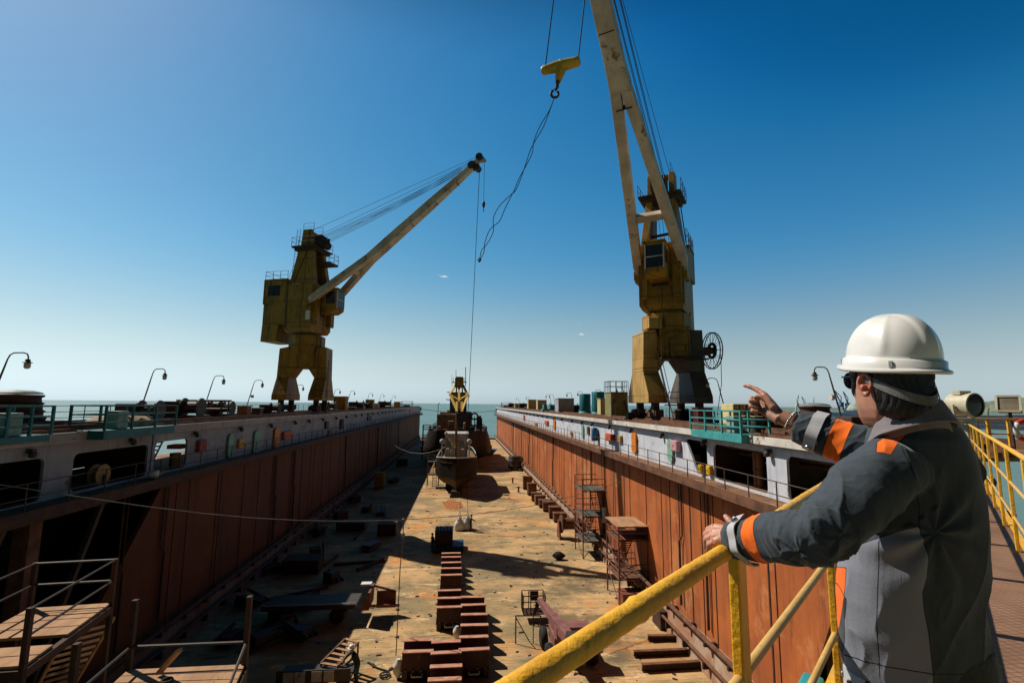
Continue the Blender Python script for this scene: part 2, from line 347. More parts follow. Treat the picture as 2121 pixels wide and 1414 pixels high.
M_OLIVE = pmat('olive cabinet paint', (0.26, 0.235, 0.085), (0.19, 0.17, 0.06), 1.2, 0.6, rust=0.2, streak=0.4)
M_GREY = pmat('light grey paint', (0.42, 0.43, 0.46), (0.3, 0.3, 0.32), 1.2, 0.6, rust=0.2, streak=0.3)
M_STEEL = pmat('bare grey steel', (0.16, 0.16, 0.16), (0.09, 0.085, 0.08), 3, 0.5, metal=0.3, rust=0.2)
M_ROPE = pmat('dark wire rope', (0.02, 0.022, 0.028), None, 3, 0.6, bump=0)
M_BOOM = pmat('dirty white boom paint', (0.62, 0.52, 0.40), (0.42, 0.33, 0.25), 0.5, 0.6, rust=0.42, rustcol=(0.20, 0.10, 0.05), streak=0.2, bump=0.2)
M_GLASS = pmat('dark cab glass', (0.03, 0.035, 0.04), None, 2, 0.08, spec=0.8, bump=0)
M_PLASTICW = pmat('white plastic', (0.72, 0.72, 0.70), (0.6, 0.6, 0.58), 4, 0.6)
M_CABLEG = pmat('grey galvanised cable', (0.22, 0.22, 0.21), None, 3, 0.5, bump=0)
M_RAILD = pmat('dark weathered rail steel', (0.10, 0.06, 0.045), (0.05, 0.035, 0.03), 3, 0.7, bump=0.1)
M_BLUEF = pmat('faded blue paint', (0.035, 0.13, 0.32), (0.03, 0.10, 0.22), 2, 0.6, rust=0.2)

# ---- wing walls
Z_WALK, Z_DECK = 10.4, 13.1
def rounded_rect(y0, y1, z0, z1, r, n=4):
    pts = []
    for cy, cz, a0 in ((y1-r, z1-r, 0), (y0+r, z1-r, 90), (y0+r, z0+r, 180), (y1-r, z0+r, 270)):
        for i in range(n+1):
            a = R(a0+90*i/n); pts.append((cy+r*math.cos(a), cz+r*math.sin(a)))
    return pts
def panel_with_hole(s, X, thick, y0, y1, z0, z1, hole):
    """one bay of wall between y0..y1 with a hole polygon (list of (y,z)) cut out, thickness towards +thick"""
    cyy = sum(p[0] for p in hole)/len(hole); czz = sum(p[1] for p in hole)/len(hole)
    def edge(p):
        dy, dz = p[0]-cyy, p[1]-czz; k = 1e9
        if dy > 1e-9: k = min(k, (y1-cyy)/dy)
        if dy < -1e-9: k = min(k, (y0-cyy)/dy)
        if dz > 1e-9: k = min(k, (z1-czz)/dz)
        if dz < -1e-9: k = min(k, (z0-czz)/dz)
        return (cyy+dy*k, czz+dz*k)
    import bmesh as _b
    pts = sorted(set((round(a, 5), round(b, 5)) for a, b in hole), key=lambda p: math.atan2(p[1]-czz, p[0]-cyy))
    # add rays to the corners of the bay
    def hole_at(ang):
        d = (math.cos(ang), math.sin(ang)); best = None
        for i in range(len(pts)):
            a, b = pts[i], pts[(i+1) % len(pts)]
            ex, ez = b[0]-a[0], b[1]-a[1]; den = d[0]*ez-d[1]*ex
            if abs(den) < 1e-12: continue
            tt = ((a[0]-cyy)*ez-(a[1]-czz)*ex)/den; uu = ((a[0]-cyy)*d[1]-(a[1]-czz)*d[0])/den
            if tt > 0 and -1e-6 <= uu <= 1+1e-6 and (best is None or tt < best): best = tt
        return (cyy+d[0]*best, czz+d[1]*best)
    angs = [math.atan2(p[1]-czz, p[0]-cyy) for p in pts] + [math.atan2(b-czz, a-cyy) for a in (y0, y1) for b in (z0, z1)]
    angs = sorted(set(round(a, 5) for a in angs))
    inner = [hole_at(a) for a in angs]; outer = [edge(p) for p in inner]; n = len(angs)
    vs = [(X, *p) for p in inner]+[(X, *p) for p in outer]+[(X+thick, *p) for p in inner]+[(X+thick, *p) for p in outer]
    fs = []
    for i in range(n):
        j = (i+1) % n
        fs += [(i, j, n+j, n+i), (2*n+i, 3*n+i, 3*n+j, 2*n+j), (i, 2*n+i, 2*n+j, j), (n+i, n+j, 3*n+j, 3*n+i)]
    s.add(vs, fs)

def wing(side, label, holes, y_open, lower_edge):
    """side +1 = right wing (inner face towards -X), -1 = left wing"""
    X0 = XR if side > 0 else XL
    W_ = 8.6 if side > 0 else 6.4
    YN = 13.0 if side > 0 else -14.0
    YO = 20.0 if side > 0 else -14.0
    rails = (2.2, 6.1) if side > 0 else (0.35, 4.35)
    def x(d): return X0 + side*d          # d measured outward from the inner face
    root = tag(thing('dock_wing_wall', label, 'dock wall', (x(0), 95, 0)), kind='thing')
    def mm(s, d0, d1, y0, y1, z0, z1): a, b = sorted((x(d0), x(d1))); s.mm(a, b, y0, y1, z0, z1)
    # lower rust plating with weld seams as proud ribs
    s = MB(); yb, yt = lower_edge
    pl = [(yb, 0), (YF-4, 0), (YF-4, 10.05), (yt, 10.05)]
    s.prism([(x(0), a, b) for a, b in pl], (side*0.25, 0, 0))
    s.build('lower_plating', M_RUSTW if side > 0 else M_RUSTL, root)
    s = MB(); mm(s, W_-0.25, W_, YO+4, YF-4, 0, 10.05); mm(s, 0.25, W_-0.25, YF-4.3, YF-4, 0, 10.05)
    mm(s, 0.5, 0.7, yt-3, yt+6, 0, 10.05) if False else None
    s.build('outer_plating', M_RUSTD, root)
    y = yt+1.2; rnd = random.Random(3+side)
    while y < YF-6:
        w = rnd.choice((0.03, 0.04, 0.05, 0.09)); yb_here = max(0, 0)
        zb = 1.6
        if y < yb: zb = max(1.6, 10.05*(yb-y)/max(yb-yt, 1e-3)+0.3)
        s = MB(); mm(s, -0.035, 0.0, y-w/2, y+w/2, zb, 10.0); s.build('weld_seam', M_RUSTD, root)
        y += rnd.choice((1.4, 2.6, 3.6, 4.8, 2.9, 0.5))
    # pipes hanging down the wall, pairs
    for k, yy in enumerate((27, 30.4, 47, 52, 74, 101, 133)):
        s = MB(); s.path([(x(-0.09), yy, 10.0), (x(-0.09), yy, 6.4), (x(-0.2), yy+0.25, 6.0), (x(-0.2), yy+0.3, 2.2)], 0.05, 6)
        s.path([(x(-0.09), yy+0.35, 10.0), (x(-0.09), yy+0.35, 2.2)], 0.035, 6)
        s.build('drain_pipe', M_RUSTD, root)
    # foot ledge and long pipes
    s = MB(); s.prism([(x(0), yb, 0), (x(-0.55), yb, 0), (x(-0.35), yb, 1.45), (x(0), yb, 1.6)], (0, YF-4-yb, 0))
    s.build('foot_ledge', pmat('shade toned foot paint', (0.12, 0.065, 0.045), (0.16, 0.13, 0.10), 0.7, 0.8, rust=0.5, rustcol=(0.08, 0.035, 0.02), bump=0.3) if side < 0 else pmat('scuffed foot paint', (0.34, 0.17, 0.10), (0.42, 0.33, 0.24), 0.7, 0.8, rust=0.5, rustcol=(0.2, 0.08, 0.04), bump=0.3), root)  # left foot colours darkened to hold the shade on that side
    for r_, dd, zz in ((0.13, -0.62, 1.95), (0.09, -0.75, 0.95)):
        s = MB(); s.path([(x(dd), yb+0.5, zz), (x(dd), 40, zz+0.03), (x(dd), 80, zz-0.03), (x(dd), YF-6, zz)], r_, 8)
        s.build('long_pipe', M_RUST if side > 0 else M_RUSTD, root, smooth=True)  # darker steel on the left pipes stands for shade
    s = MB(); y = yb+1
    while y < YF-8:
        mm(s, -0.75, -0.05, y-0.08, y+0.08, 1.62, 1.82); mm(s, -0.85, -0.5, y-0.06, y+0.06, 0.5, 0.86); y += 2.4
    s.build('pipe_bracket', M_RUSTD, root)['kind'] = 'stuff'
    # walkway
    s = MB(); mm(s, -1.1, 0.0, YN, YF-4, 10.12, Z_WALK); mm(s, 0.0, W_-0.3, YO, YF-4, 10.06, Z_WALK-0.01)
    if side > 0: mm(s, 0.0, 1.6, YN, YO, 10.06, Z_WALK-0.01)
    s.build('walkway', M_DECK, root)
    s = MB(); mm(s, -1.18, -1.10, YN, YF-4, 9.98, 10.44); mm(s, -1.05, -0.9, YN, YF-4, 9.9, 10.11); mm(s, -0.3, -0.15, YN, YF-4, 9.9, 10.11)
    s.build('walkway_edge', M_RUST if side > 0 else M_RUSTD, root)  # left edge swapped to dark steel, its shade painted in
    s = MB(); yy = yt-30
    ys = []
    y = max(4.0, YN+.3)
    while y < YF-6: ys.append(y); y += 2.0
    for y in ys: s.tube((x(-1.06), y, Z_WALK), (x(-1.06), y, Z_WALK+1.05), 0.03, 5)
    s.build('railing_post', M_RAILD, root)['kind'] = 'stuff'
    for zz in (0.5, 1.03):
        s = MB(); s.path([(x(-1.06), max(4, YN+.3), Z_WALK+zz), (x(-1.06), 60, Z_WALK+zz-.02), (x(-1.06), YF-6, Z_WALK+zz)], 0.022, 5); s.build('railing_bar', M_RAILD, root)
    # upper white wall with openings
    s = MB(); y = YN
    for (h0, h1, zb, zt, slant) in sorted(holes):
        m0, m1 = h0-0.35, h1+0.35
        if m0 > y: mm(s, 0, 0.12, y, m0, Z_WALK, 12.95)
        hole = rounded_rect(h0, h1, zb, zt, 0.28)
        if slant: hole = [(h0, zb), (h1, zb), (h1+slant, zt-0.1), (h1+slant-0.15, zt), (h0+0.2, zt), (h0, zt-0.2)]
        panel_with_hole(s, x(0), side*0.12, m0, m1 + max(0, slant), Z_WALK, 12.95, hole)
        y = m1 + max(0, slant)
    mm(s, 0, 0.12, y, YF-4, Z_WALK, 12.95)
    s.build('upper_wall', M_WHITE if side > 0 else pmat('shade toned white wall paint', (0.30, 0.31, 0.34), (0.20, 0.205, 0.23), 0.5, 0.6, rust=0.34, rustcol=(0.10, 0.055, 0.035), streak=0.6, bump=0.2), root)  # left white is dimmed by colour to look shaded
    if side > 0:
        for d_, z_, r_ in ((0.9, 12.3, .12), (1.6, 11.9, .09), (2.6, 12.2, .16), (3.2, 11.2, .12)):
            s = MB(); s.path([(x(d_), YN+1, z_), (x(d_), 31, z_)], r_, 8); s.build('inner_pipe', M_RUST, root, smooth=True)
    # interior: partition frames, back wall
    s = MB()
    mm(s, W_-0.2, W_-0.05, YO, YF-4, Z_WALK, 12.95) if side > 0 else None
    for yy in [h[0]-0.1 for h in holes] + ([y+2] if side > 0 else []): mm(s, 0.13, 3.4, yy-0.06, yy+0.06, Z_WALK, 12.94)
    if side < 0:
        mm(s, W_-0.2, W_-0.05, YN, 36.5, Z_WALK, 12.95); mm(s, W_-0.2, W_-0.05, 46.5, YF-4, Z_WALK, 12.95)
    s.build('inner_partition', M_RUSTD, root)
    # deck + fascia
    s = MB(); mm(s, -0.30, W_+0.2, YN, YF-3, 12.96, Z_DECK-0.02); s.build('top_deck', M_DECK, root)
    s = MB(); mm(s, -0.42, -0.30, YN, YF-3, 12.78, Z_DECK+0.03); s.build('deck_edge_band', M_FASCIA if side > 0 else pmat('shade toned deck edge paint', (0.36, 0.345, 0.32), (0.25, 0.235, 0.21), 0.6, 0.6, rust=0.30, rustcol=(0.12, 0.06, 0.03), streak=0.4), root)  # shade of the left side put into this band's paint
    s = MB(); mm(s, -0.28, -0.02, YN, YF-4, 12.70, 12.955)
    y = 3.0
    while y < YF-5: mm(s, -0.3, -0.01, y, y+0.05, 12.3, 12.69) if False else None; y += 2.2
    s.build('deck_edge_girder', M_GREY, root)
    # crane rails on girders
    for dd in rails:
        s = MB(); mm(s, dd-0.22, dd+0.22, YN, YF-5, Z_DECK-0.02, Z_DECK+0.16); mm(s, dd-0.05, dd+0.05, YN, YF-5, Z_DECK+0.16, Z_DECK+0.30)
        s.build('crane_rail', M_RUST, root)
    s = MB(); mm(s, 1.2, 1.32, YN, YF-5, Z_DECK-.02, Z_DECK+.22); mm(s, 1.7, 1.85, YN, YF-5, Z_DECK-.02, Z_DECK+.12); mm(s, 0.1, 0.2, YN, YF-5, Z_DECK-.02, Z_DECK+.14)
    s.build('cable_tray', M_RUST, root)
    # little lamps and brackets under the deck edge
    rnd = random.Random(5)
    y = 15.5
    while y < 150:
        s = MB(); xx = x(-0.12); zz = 12.5; s.box((xx, y, zz), (0.24, 0.2, 0.16)); s.lathe([(0.1, 0), (0.14, -0.06), (0.13, -0.2), (0.04, -0.24)], (x(-0.2), y, zz-0.04), 8)
        s.build('bulkhead_lamp', M_DARK, root); y += 4.4 + rnd.random()*2
    # outer railing of the top deck
    s = MB(); y = max(2.0, YN+4.2)
    while y < YF-6:
        s.tube((x(W_), y, Z_DECK), (x(W_), y, Z_DECK+1.05), 0.028, 5); y += 2.2
    s.build('deck_railing_post', M_RAILD, root)['kind'] = 'stuff'
    for zz in (0.35, 0.7, 1.05):
        s = MB(); s.path([(x(W_), max(2, YN+4.2), Z_DECK+zz), (x(W_), YF-6, Z_DECK+zz)], 0.02, 5); s.build('deck_railing_bar', M_RAILD, root)
    # rounded bumper at the far end
    s = MB(); s.lathe([(0.6, -0.9), (1.0, -0.6), (1.1, 0), (1.0, 0.5), (0.7, 0.7)], (x(0.6), YF-3.0, 12.3), 12); s.lathe([(0.5, -1.2), (0.6, 0)], (x(0.6), YF-3.0, 11.2), 10)
    s.build('end_fender', M_RUSTD, root, smooth=True)
    return root, x, mm
holes_R = [(15.2, 20.1, 10.5, 12.4, 0), (21.5, 26.3, 10.5, 12.4, 0), (27.0, 28.2, 10.5, 12.45, 1.4)]
holes_L = [(14.5, 22.0, 10.45, 12.15, 0), (23.5, 28.6, 10.5, 12.15, 0), (29.2, 32.4, 10.5, 12.2, 0)]
wingR, xr_, mmR = wing(1, 'sunlit right dock wing wall, rust orange plating under a white upper wall', holes_R, 20, (21.0, 16.5))
wingL, xl_, mmL = wing(-1, 'shaded left dock wing wall, dark rust plating under a grey white upper wall', holes_L, 20, (22.0, 30.5))
# ================================================================== slewing cranes
def railing(s, pts, h=1.0, r=0.022, bars=(0.5, 1.0), step=1.2, n=5):
    """posts and bars along a polyline of floor points"""
    pts = [Vector(p) for p in pts]
    for a, b in zip(pts[:-1], pts[1:]):
        k = max(1, round((b-a).length/step))
        for i in range(k+1):
            p = a.lerp(b, i/k); s.tube(p, p+Vector((0, 0, h)), r, n)
        for t in bars: s.tube(a+Vector((0, 0, h*t)), b+Vector((0, 0, h*t)), r*0.85, n)
    return s
def ladder(s, p, q, w=0.45, side=(1, 0, 0), r=0.025, step=0.35):
    p, q, sd_ = Vector(p), Vector(q), Vector(side).normalized()*(w/2)
    s.tube(p-sd_, q-sd_, r, 5); s.tube(p+sd_, q+sd_, r, 5)
    k = int((q-p).length/step)
    for i in range(1, k): c = p.lerp(q, i/k); s.tube(c-sd_, c+sd_, r*0.8, 4)
    return s

def crane(label, cx, cy, tip, gauge, reel, crotch, strut, legw, cover, nropes=3):
    bz = 13.4
    root = thing('portal_crane', label, 'crane', (cx, cy, bz))
    B = Vector((cx, cy, bz))
    def P(x, y, z): return B+Vector((x, y, z))
    hg = gauge/2
    # legs with bogies
    for sx in (-1, 1):
        x = sx*hg
        s = MB()
        # flared foot
        s.hexa([P(x-0.62-(0.25 if sx < 0 else 0.15), -2.5, 1.3), P(x+0.62+(0.25 if sx > 0 else 0.15), -2.5, 1.3), P(x+0.62+(0.25 if sx > 0 else 0.15), 2.5, 1.3), P(x-0.62-(0.25 if sx < 0 else 0.15), 2.5, 1.3)],
               [P(x-0.62-(0.25 if sx < 0 else 0.15), -2.5, 1.9), P(x+0.62+(0.25 if sx > 0 else 0.15), -2.5, 1.9), P(x+0.62+(0.25 if sx > 0 else 0.15), 2.5, 1.9), P(x-0.62-(0.25 if sx < 0 else 0.15), 2.5, 1.9)])
        xo = 0.62+0.25; xa, xb = (x-xo, x+0.62+.15) if sx < 0 else (x-.62-.15, x+xo)
        ka, kb = (x-0.85, x+0.55) if sx < 0 else (x-0.55, x+0.85)
        s.hexa([P(xa, -2.5, 1.9), P(xb, -2.5, 1.9), P(xb, 2.5, 1.9), P(xa, 2.5, 1.9)], [P(ka, -1.35, 4.0), P(kb, -1.35, 4.0), P(kb, 1.35, 4.0), P(ka, 1.35, 4.0)])
        # upper leg, with a gusset towards the middle
        s.hexa([P(ka, -1.35, 4.0), P(kb, -1.35, 4.0), P(kb, 1.35, 4.0), P(ka, 1.35, 4.0)],
               [P(ka+.05 if sx < 0 else ka-0.75, -1.4, 5.15), P(kb+0.75 if sx < 0 else kb-.05, -1.4, 5.15), P(kb+0.75 if sx < 0 else kb-.05, 1.4, 5.15), P(ka+.05 if sx < 0 else ka-0.75, 1.4, 5.15)])
        s.hexa([P(ka+.05 if sx < 0 else ka-0.75, -1.4, 5.15), P(kb+0.75 if sx < 0 else kb-.05, -1.4, 5.15), P(kb+0.75 if sx < 0 else kb-.05, 1.4, 5.15), P(ka+.05 if sx < 0 else ka-0.75, 1.4, 5.15)],
               [P(ka+.12 if sx < 0 else ka+.2, -1.4, 7.45 if sx < 0 else 7.7), P(kb-.2 if sx < 0 else kb-.12, -1.4, 7.7), P(kb-.2 if sx < 0 else kb-.12, 1.4, 7.7), P(ka+.12 if sx < 0 else ka+.2, 1.4, 7.45)])
        leg = s.build('leg', M_YELL if (cover and sx < 0) else M_YEL, root, bevel=0.04)  # lighter ochre paints the sunlit look of the right crane's inner leg
        if cover and sx > 0: leg.data.materials[0] = pmat('shade toned crane leg paint', (0.12, 0.10, 0.075), (0.06, 0.052, 0.045), 0.8, 0.6, rust=0.3, streak=0.4)  # outer leg recoloured dark so it reads as the shaded one
        for sy in (-1, 1):
            s = MB(); yy = sy*1.75
            s.box(P(x, yy, 0.95), (0.55, 0.5, 0.8)); s.box(P(x, yy, 0.62), (0.75, 1.5, 0.3))
            for k in (-0.45, 0.45):
                s.lathe([(0.02, -0.2), (0.32, -0.2), (0.32, 0.2), (0.02, 0.2)], P(x, yy+k, 0.28), 14, AX_X)
                s.box(P(x-0.36, yy+k, 0.42), (0.12, 0.55, 0.55)); s.box(P(x+0.36, yy+k, 0.42), (0.12, 0.55, 0.55))
            s.lathe([(0.02, -0.3), (0.2, -0.3), (0.2, 0.3), (0.02, 0.3)], P(x-0.55, yy+0.1, 0.55), 10, AX_Y)
            s.box(P(x-0.55, yy-0.35, 0.35), (0.35, 0.4, 0.4)); s.box(P(x, yy+sy*0.85, 0.5), (0.7, 0.16, 0.5))
            s.build('bogie', M_RUSTD if not cover else pmat('dusty bogie steel', (0.14, 0.095, 0.065), (0.06, 0.04, 0.03), 3, 0.8, rust=0.3), leg, bevel=0.02)
    # portal beam and turret
    s = MB()
    s.mm(*(P(-hg+0.75, 0, 0).x, P(hg-0.75, 0, 0).x), cy-1.5, cy+1.5, bz+5.15, bz+7.7)
    s.mm(cx-1.35, cx+1.35, cy-1.75, cy-1.5, bz+5.2, bz+7.95)
    s.build('portal_beam', M_YEL, root, bevel=0.04)
    s = MB()
    oc = lambda r, z, k=8: [P(r*math.cos(math.pi*(2*i+1)/k), r*math.sin(math.pi*(2*i+1)/k), z) for i in range(k)]
    s.hexa(oc(2.1, 7.7), oc(2.1, 9.1)); s.hexa(oc(1.5, 9.1), oc(1.5, 9.4))
    s.build('turret', M_YEL, root, bevel=0.03)
    # upper works
    fv = Vector((tip.x-cx, tip.y-cy, 0)).normalized(); lv = Vector((-fv.y, fv.x, 0))
    def U(a, b, z): return B+fv*a+lv*b+Vector((0, 0, z))
    def ub(s, a0, a1, b0, b1, z0, z1, A0=None, A1=None, B0=None, B1=None):
        A0 = a0 if A0 is None else A0; A1 = a1 if A1 is None else A1; B0 = b0 if B0 is None else B0; B1 = b1 if B1 is None else B1
        s.hexa([U(a0, b0, z0), U(a1, b0, z0), U(a1, b1, z0), U(a0, b1, z0)], [U(A0, B0, z1), U(A1, B0, z1), U(A1, B1, z1), U(A0, B1, z1)])
    s = MB(); ub(s, -1.8, 1.6, -1.7, 1.7, 9.42, 9.9, -2.0, 1.8, -1.95, 1.95); ub(s, -2.0, 1.8, -1.95, 1.95, 9.9, 15.4)
    ub(s, -0.5, 1.0, -2.0, -1.955, 9.9, 12.6); ub(s, 1.805, 1.86, -1.2, 0.9, 10.2, 11.3)
    body = s.build('slewing_body', M_YEL, root, bevel=0.04)
    s = MB(); ub(s, 1.87, 1.9, -0.75, 0.65, 11.5, 13.0); s.build('service_hatch', M_RUSTD, body)
    for b_ in (-1.45, 1.45):
        s = MB(); ub(s, 1.81, 2.35, b_-0.35, b_+0.35, 10.4, 15.2); s.build('body_column', M_YEL, body)
    if not cover:
        s = MB(); ub(s, 1.801, 1.83, -1.7, -0.9, 10.9, 12.4); ub(s, 0.9, 1.6, -1.99, -1.955, 10.9, 12.3); s.build('white_notice_plate', M_PLASTICW, body)
    # machinery house, counterweight
    s = MB(); ub(s, -5.1, -2.0, -1.9, 1.9, 13.1, 16.0, -5.1, -1.95); ub(s, -5.25, -5.1, -1.95, 1.95, 13.0, 16.08); ub(s, -5.3, -2.01, -1.7, 1.7, 10.5, 13.1); ub(s, -5.4, -3.2, -1.7, 1.7, 8.4, 10.5, -5.3, -3.0)
    ub(s, -5.15, -1.9, -2.0, 2.0, 16.0, 16.12)
    mh = s.build('machinery_house', M_YEL, root, bevel=0.03)
    s = MB(); ub(s, -4.6, -2.9, -1.93, -1.905, 14.0, 15.3); s.build('window', M_GLASS, mh)
    s = MB(); railing(s, [U(-1.9, -1.9, 16.12), U(-5.1, -1.9, 16.12), U(-5.1, 1.9, 16.12), U(-1.9, 1.9, 16.12)], 1.0, 0.03); s.build('roof_railing', M_RAILD, mh)
    # tower of two tapering columns
    tw = []
    for sb in (-1, 1):
        s = MB()
        o0, i0, o1, i1 = sb*1.75, sb*0.95, sb*1.25, sb*0.72
        b0, b1 = sorted((o0, i0)); B0, B1 = sorted((o1, i1))
        ub(s, -1.75, 1.65, b0, b1, 15.4, 20.0, -1.15, 0.95, B0, B1)
        ub(s, -0.95, 0.75, B0+0.02, B1-0.02, 20.0, 22.5, -0.7, 0.5)
        tw.append(s.build('tower_column', M_YEL, root, bevel=0.03))
    for q_ in ((-0.8, -0.3, -0.72, 0.72, 18.6, 19.0), (-0.3, 0.2, -0.72, 0.72, 22.0, 22.4)) + (() if cover else ((-1.5, -1.3, -0.9, 0.9, 15.4, 20.0),)):
        s = MB(); ub(s, *q_); s.build('tower_crossbeam', M_YEL, root)
    s = MB(); s.tube(U(0.8, -0.9, 16.4), U(0.8, 0.9, 16.5), 0.14, 8); s.build('tower_tie', M_RUSTD, root)
    s = MB(); ub(s, -1.7, 1.5, -1.9, 1.9, 20.02, 20.22); ub(s, -1.5, 1.3, -1.6, 1.6, 19.7, 20.0)
    pf = s.build('tower_platform', M_RUSTD, root)
    s = MB(); railing(s, [U(1.5, -1.9, 20.2), U(-1.7, -1.9, 20.2), U(-1.7, 1.9, 20.2), U(1.5, 1.9, 20.2)], 1.1, 0.028); s.build('platform_railing', M_RAILD, pf)
    s = MB(); ub(s, 1.4, 3.1, -0.9, 0.9, 18.0, 18.25) if not cover else ub(s, -2.6, -1.3, 0.6, 1.9, 15.45, 15.6)
    lp = s.build('lower_platform', M_RUSTD, root)
    s = MB(); railing(s, [U(3.1, -0.9, 18.25), U(3.1, 0.9, 18.25), U(1.6, 0.9, 18.25)] if not cover else [U(-2.6, 0.6, 15.6), U(-2.6, 2.2, 15.6), U(1.5, 2.2, 15.45)], 1.1, 0.028); s.build('platform_railing', M_RAILD, lp)
    # head sheaves
    for a, z, r_ in ((1.35, 21.4, 0.5), (1.75, 20.7, 0.5), (0.9, 20.8, 0.42)):
        s = MB()
        for b_ in (-0.45, -0.15, 0.15, 0.45):
            Mx = Matrix((fv, Vector((0, 0, 1)), lv)).transposed()
            s.lathe([(0.06, -0.1), (r_, -0.1), (r_*0.86, 0), (r_, 0.1), (0.06, 0.1)], U(a, b_, z), 16, Mx)
        s.build('head_sheave', M_DARK, root, smooth=True)
    s = MB(); ub(s, 0.6, 1.9, -0.66, -0.58, 20.4, 21.7); ub(s, 0.6, 1.9, 0.58, 0.66, 20.4, 21.7); ub(s, -0.6, 0.6, -0.5, 0.5, 20.25, 20.9); s.build('sheave_frame', M_DARK, root)
    s = MB(); ladder(s, U(-1.5, -1.5, 15.4), U(-1.25, -1.25, 22.6), side=fv) if not cover else ladder(s, U(0.4, 2.05, 15.4), U(0.2, 1.55, 20.2), side=fv)
    railing(s, [U(-0.9, -0.9, 22.4), U(0.6, -0.9, 22.4)], 1.0, 0.025); railing(s, [U(-0.9, 0.9, 22.4), U(0.6, 0.9, 22.4)], 1.0, 0.025)
    s.build('tower_ladder', M_RAILD, root)
    # operator cab
    s = MB(); ub(s, 1.9, 3.6, -0.85, 0.85, 11.8, 12.2, 1.9, 4.3); ub(s, 1.9, 4.3, -0.85, 0.85, 12.2, 14.75); ub(s, 1.85, 4.45, -0.95, 0.95, 14.75, 14.9)
    cab = s.build('operator_cab', M_YEL, root, bevel=0.03)
    s = MB(); ub(s, 4.301, 4.34, -0.7, 0.7, 12.6, 13.45); s.build('front_window', M_GLASS, cab)
    s = MB(); ub(s, 4.301, 4.34, -0.7, 0.7, 13.55, 14.5); s.build('front_window', M_GLASS, cab)
    for sb in (-1, 1):
        s = MB(); a_, b_ = sorted((sb*0.852, sb*0.88)); ub(s, 2.9, 4.1, a_, b_, 13.0, 14.5); s.build('side_window', M_GLASS, cab)
    s = MB(); ub(s, 4.31, 4.37, -0.78, 0.78, 13.46, 13.54); ub(s, 4.31, 4.37, -0.80, -0.71, 12.5, 14.6); ub(s, 4.31, 4.37, 0.71, 0.80, 12.5, 14.6); s.build('window_frame', M_FASCIA, cab)
    # boom
    f0 = U(1.1, 0, 12.9); dv = (tip-f0); L = dv.length; dv.normalize(); upv = lv.cross(dv).normalized()*-1
    if upv.z < 0: upv = -upv
    s = MB()
    def sect(c, w, h): return [c-lv*w/2-upv*h/2, c+lv*w/2-upv*h/2, c+lv*w/2+upv*h/2, c-lv*w/2+upv*h/2]
    lw = legw
    for sb in (-1, 1):
        a = f0+lv*sb*1.95; c = f0+dv*crotch+lv*sb*lw*0.5
        s.hexa(sect(a-dv*0.15, lw*0.45, lw*0.5), sect(a+dv*1.0, lw, lw)); s.hexa(sect(a+dv*1.0, lw, lw), sect(c, lw*0.98, lw*1.05))
    c0 = f0+dv*crotch; c1 = f0+dv*(crotch+(L-crotch)*0.6)
    s.hexa(sect(c0, lw*1.96, lw*1.06), sect(c0+dv*2.0, lw*1.65, lw*1.25)); s.hexa(sect(c0+dv*2.0, lw*1.65, lw*1.25), sect(c1, lw*1.35, lw*1.2)); s.hexa(sect(c1, lw*1.35, lw*1.2), sect(tip-dv*0.6, lw*0.95, lw*0.8))
    boom = s.build('boom', M_BOOM, root, bevel=0.03)
    wst = 1.95*(1-strut/crotch)+lw*0.5*strut/crotch
    s = MB(); c = f0+dv*strut; s.bar(c-lv*(wst-lw*0.45), c+lv*(wst-lw*0.45), lw*0.8, lw*0.75, up=upv); s.build('boom_strut', M_BOOM, boom, bevel=0.02)
    for fr in (0.45, 0.6, 0.75, 0.88):      # bolted joints
        s = MB(); c = f0+dv*(L*fr); k = lw*(1.62-0.62*(fr-.34)/.6); h_ = lw*1.28
        s.hexa(sect(c, k, h_), sect(c+dv*0.07, k, h_)); s.build('boom_joint', M_RUSTD, boom)
    # boom head
    Mx = Matrix((dv, upv, lv)).transposed()
    s = MB(); s.hexa(sect(tip-dv*0.6, lw*0.95, lw*0.8), sect(tip+dv*0.8+upv*0.2, lw*0.7, lw*0.5)); s.bar(tip+dv*0.5, tip+dv*0.9-upv*0.3+fv*0.4, 0.3, 0.3)
    hd = s.build('boom_head', M_BOOM, root)
    for o_, r_ in ((tip-dv*0.4+upv*0.1, 0.5), (tip+dv*0.9+upv*0.25, 0.45), (tip-dv*0.1-upv*0.55, 0.4)):
        s = MB(); s.lathe([(0.06, -lw*0.52), (r_, -lw*0.52), (r_*0.85, 0), (r_, lw*0.52), (0.06, lw*0.52)], o_, 16, Mx); s.build('head_pulley', M_DARK, hd, smooth=True)
    for sb in (-1, 1):
        s = MB(); b0, b1 = sorted((sb*1.5, sb*2.25)); ub(s, 0.3, 1.9, b0, b1, 12.0, 12.55); ub(s, 0.8, 1.4, sb*1.95-0.14-lw*.5, sb*1.95-lw*.5+.1, 12.4, 13.2); s.build('boom_foot_bracket', M_YEL, root)
    # luffing ropes
    for k in range(nropes):
        b_ = (k-(nropes-1)/2)*0.36
        for (pa, pb) in ((U(1.75, b_, 21.1), tip-dv*0.5+lv*b_*1.1+upv*0.5), (U(1.35, b_*0.9, 21.8), tip-dv*1.6+lv*b_*1.2+upv*0.55)):
            s = MB(); mid = pa.lerp(pb, 0.5)-Vector((0, 0, 0.25)); s.path([pa, pa.lerp(pb, .25)-Vector((0, 0, .18)), mid, pa.lerp(pb, .75)-Vector((0, 0, .18)), pb], 0.028, 5); s.build('luffing_rope', M_ROPE, root)
    for b_ in (-0.8, 0.8):
        s = MB(); s.path([U(0.4, b_, 22.5), tip+dv*0.9+lv*b_*0.3+upv*0.4], 0.022, 5); s.build('head_rope', M_ROPE, root)
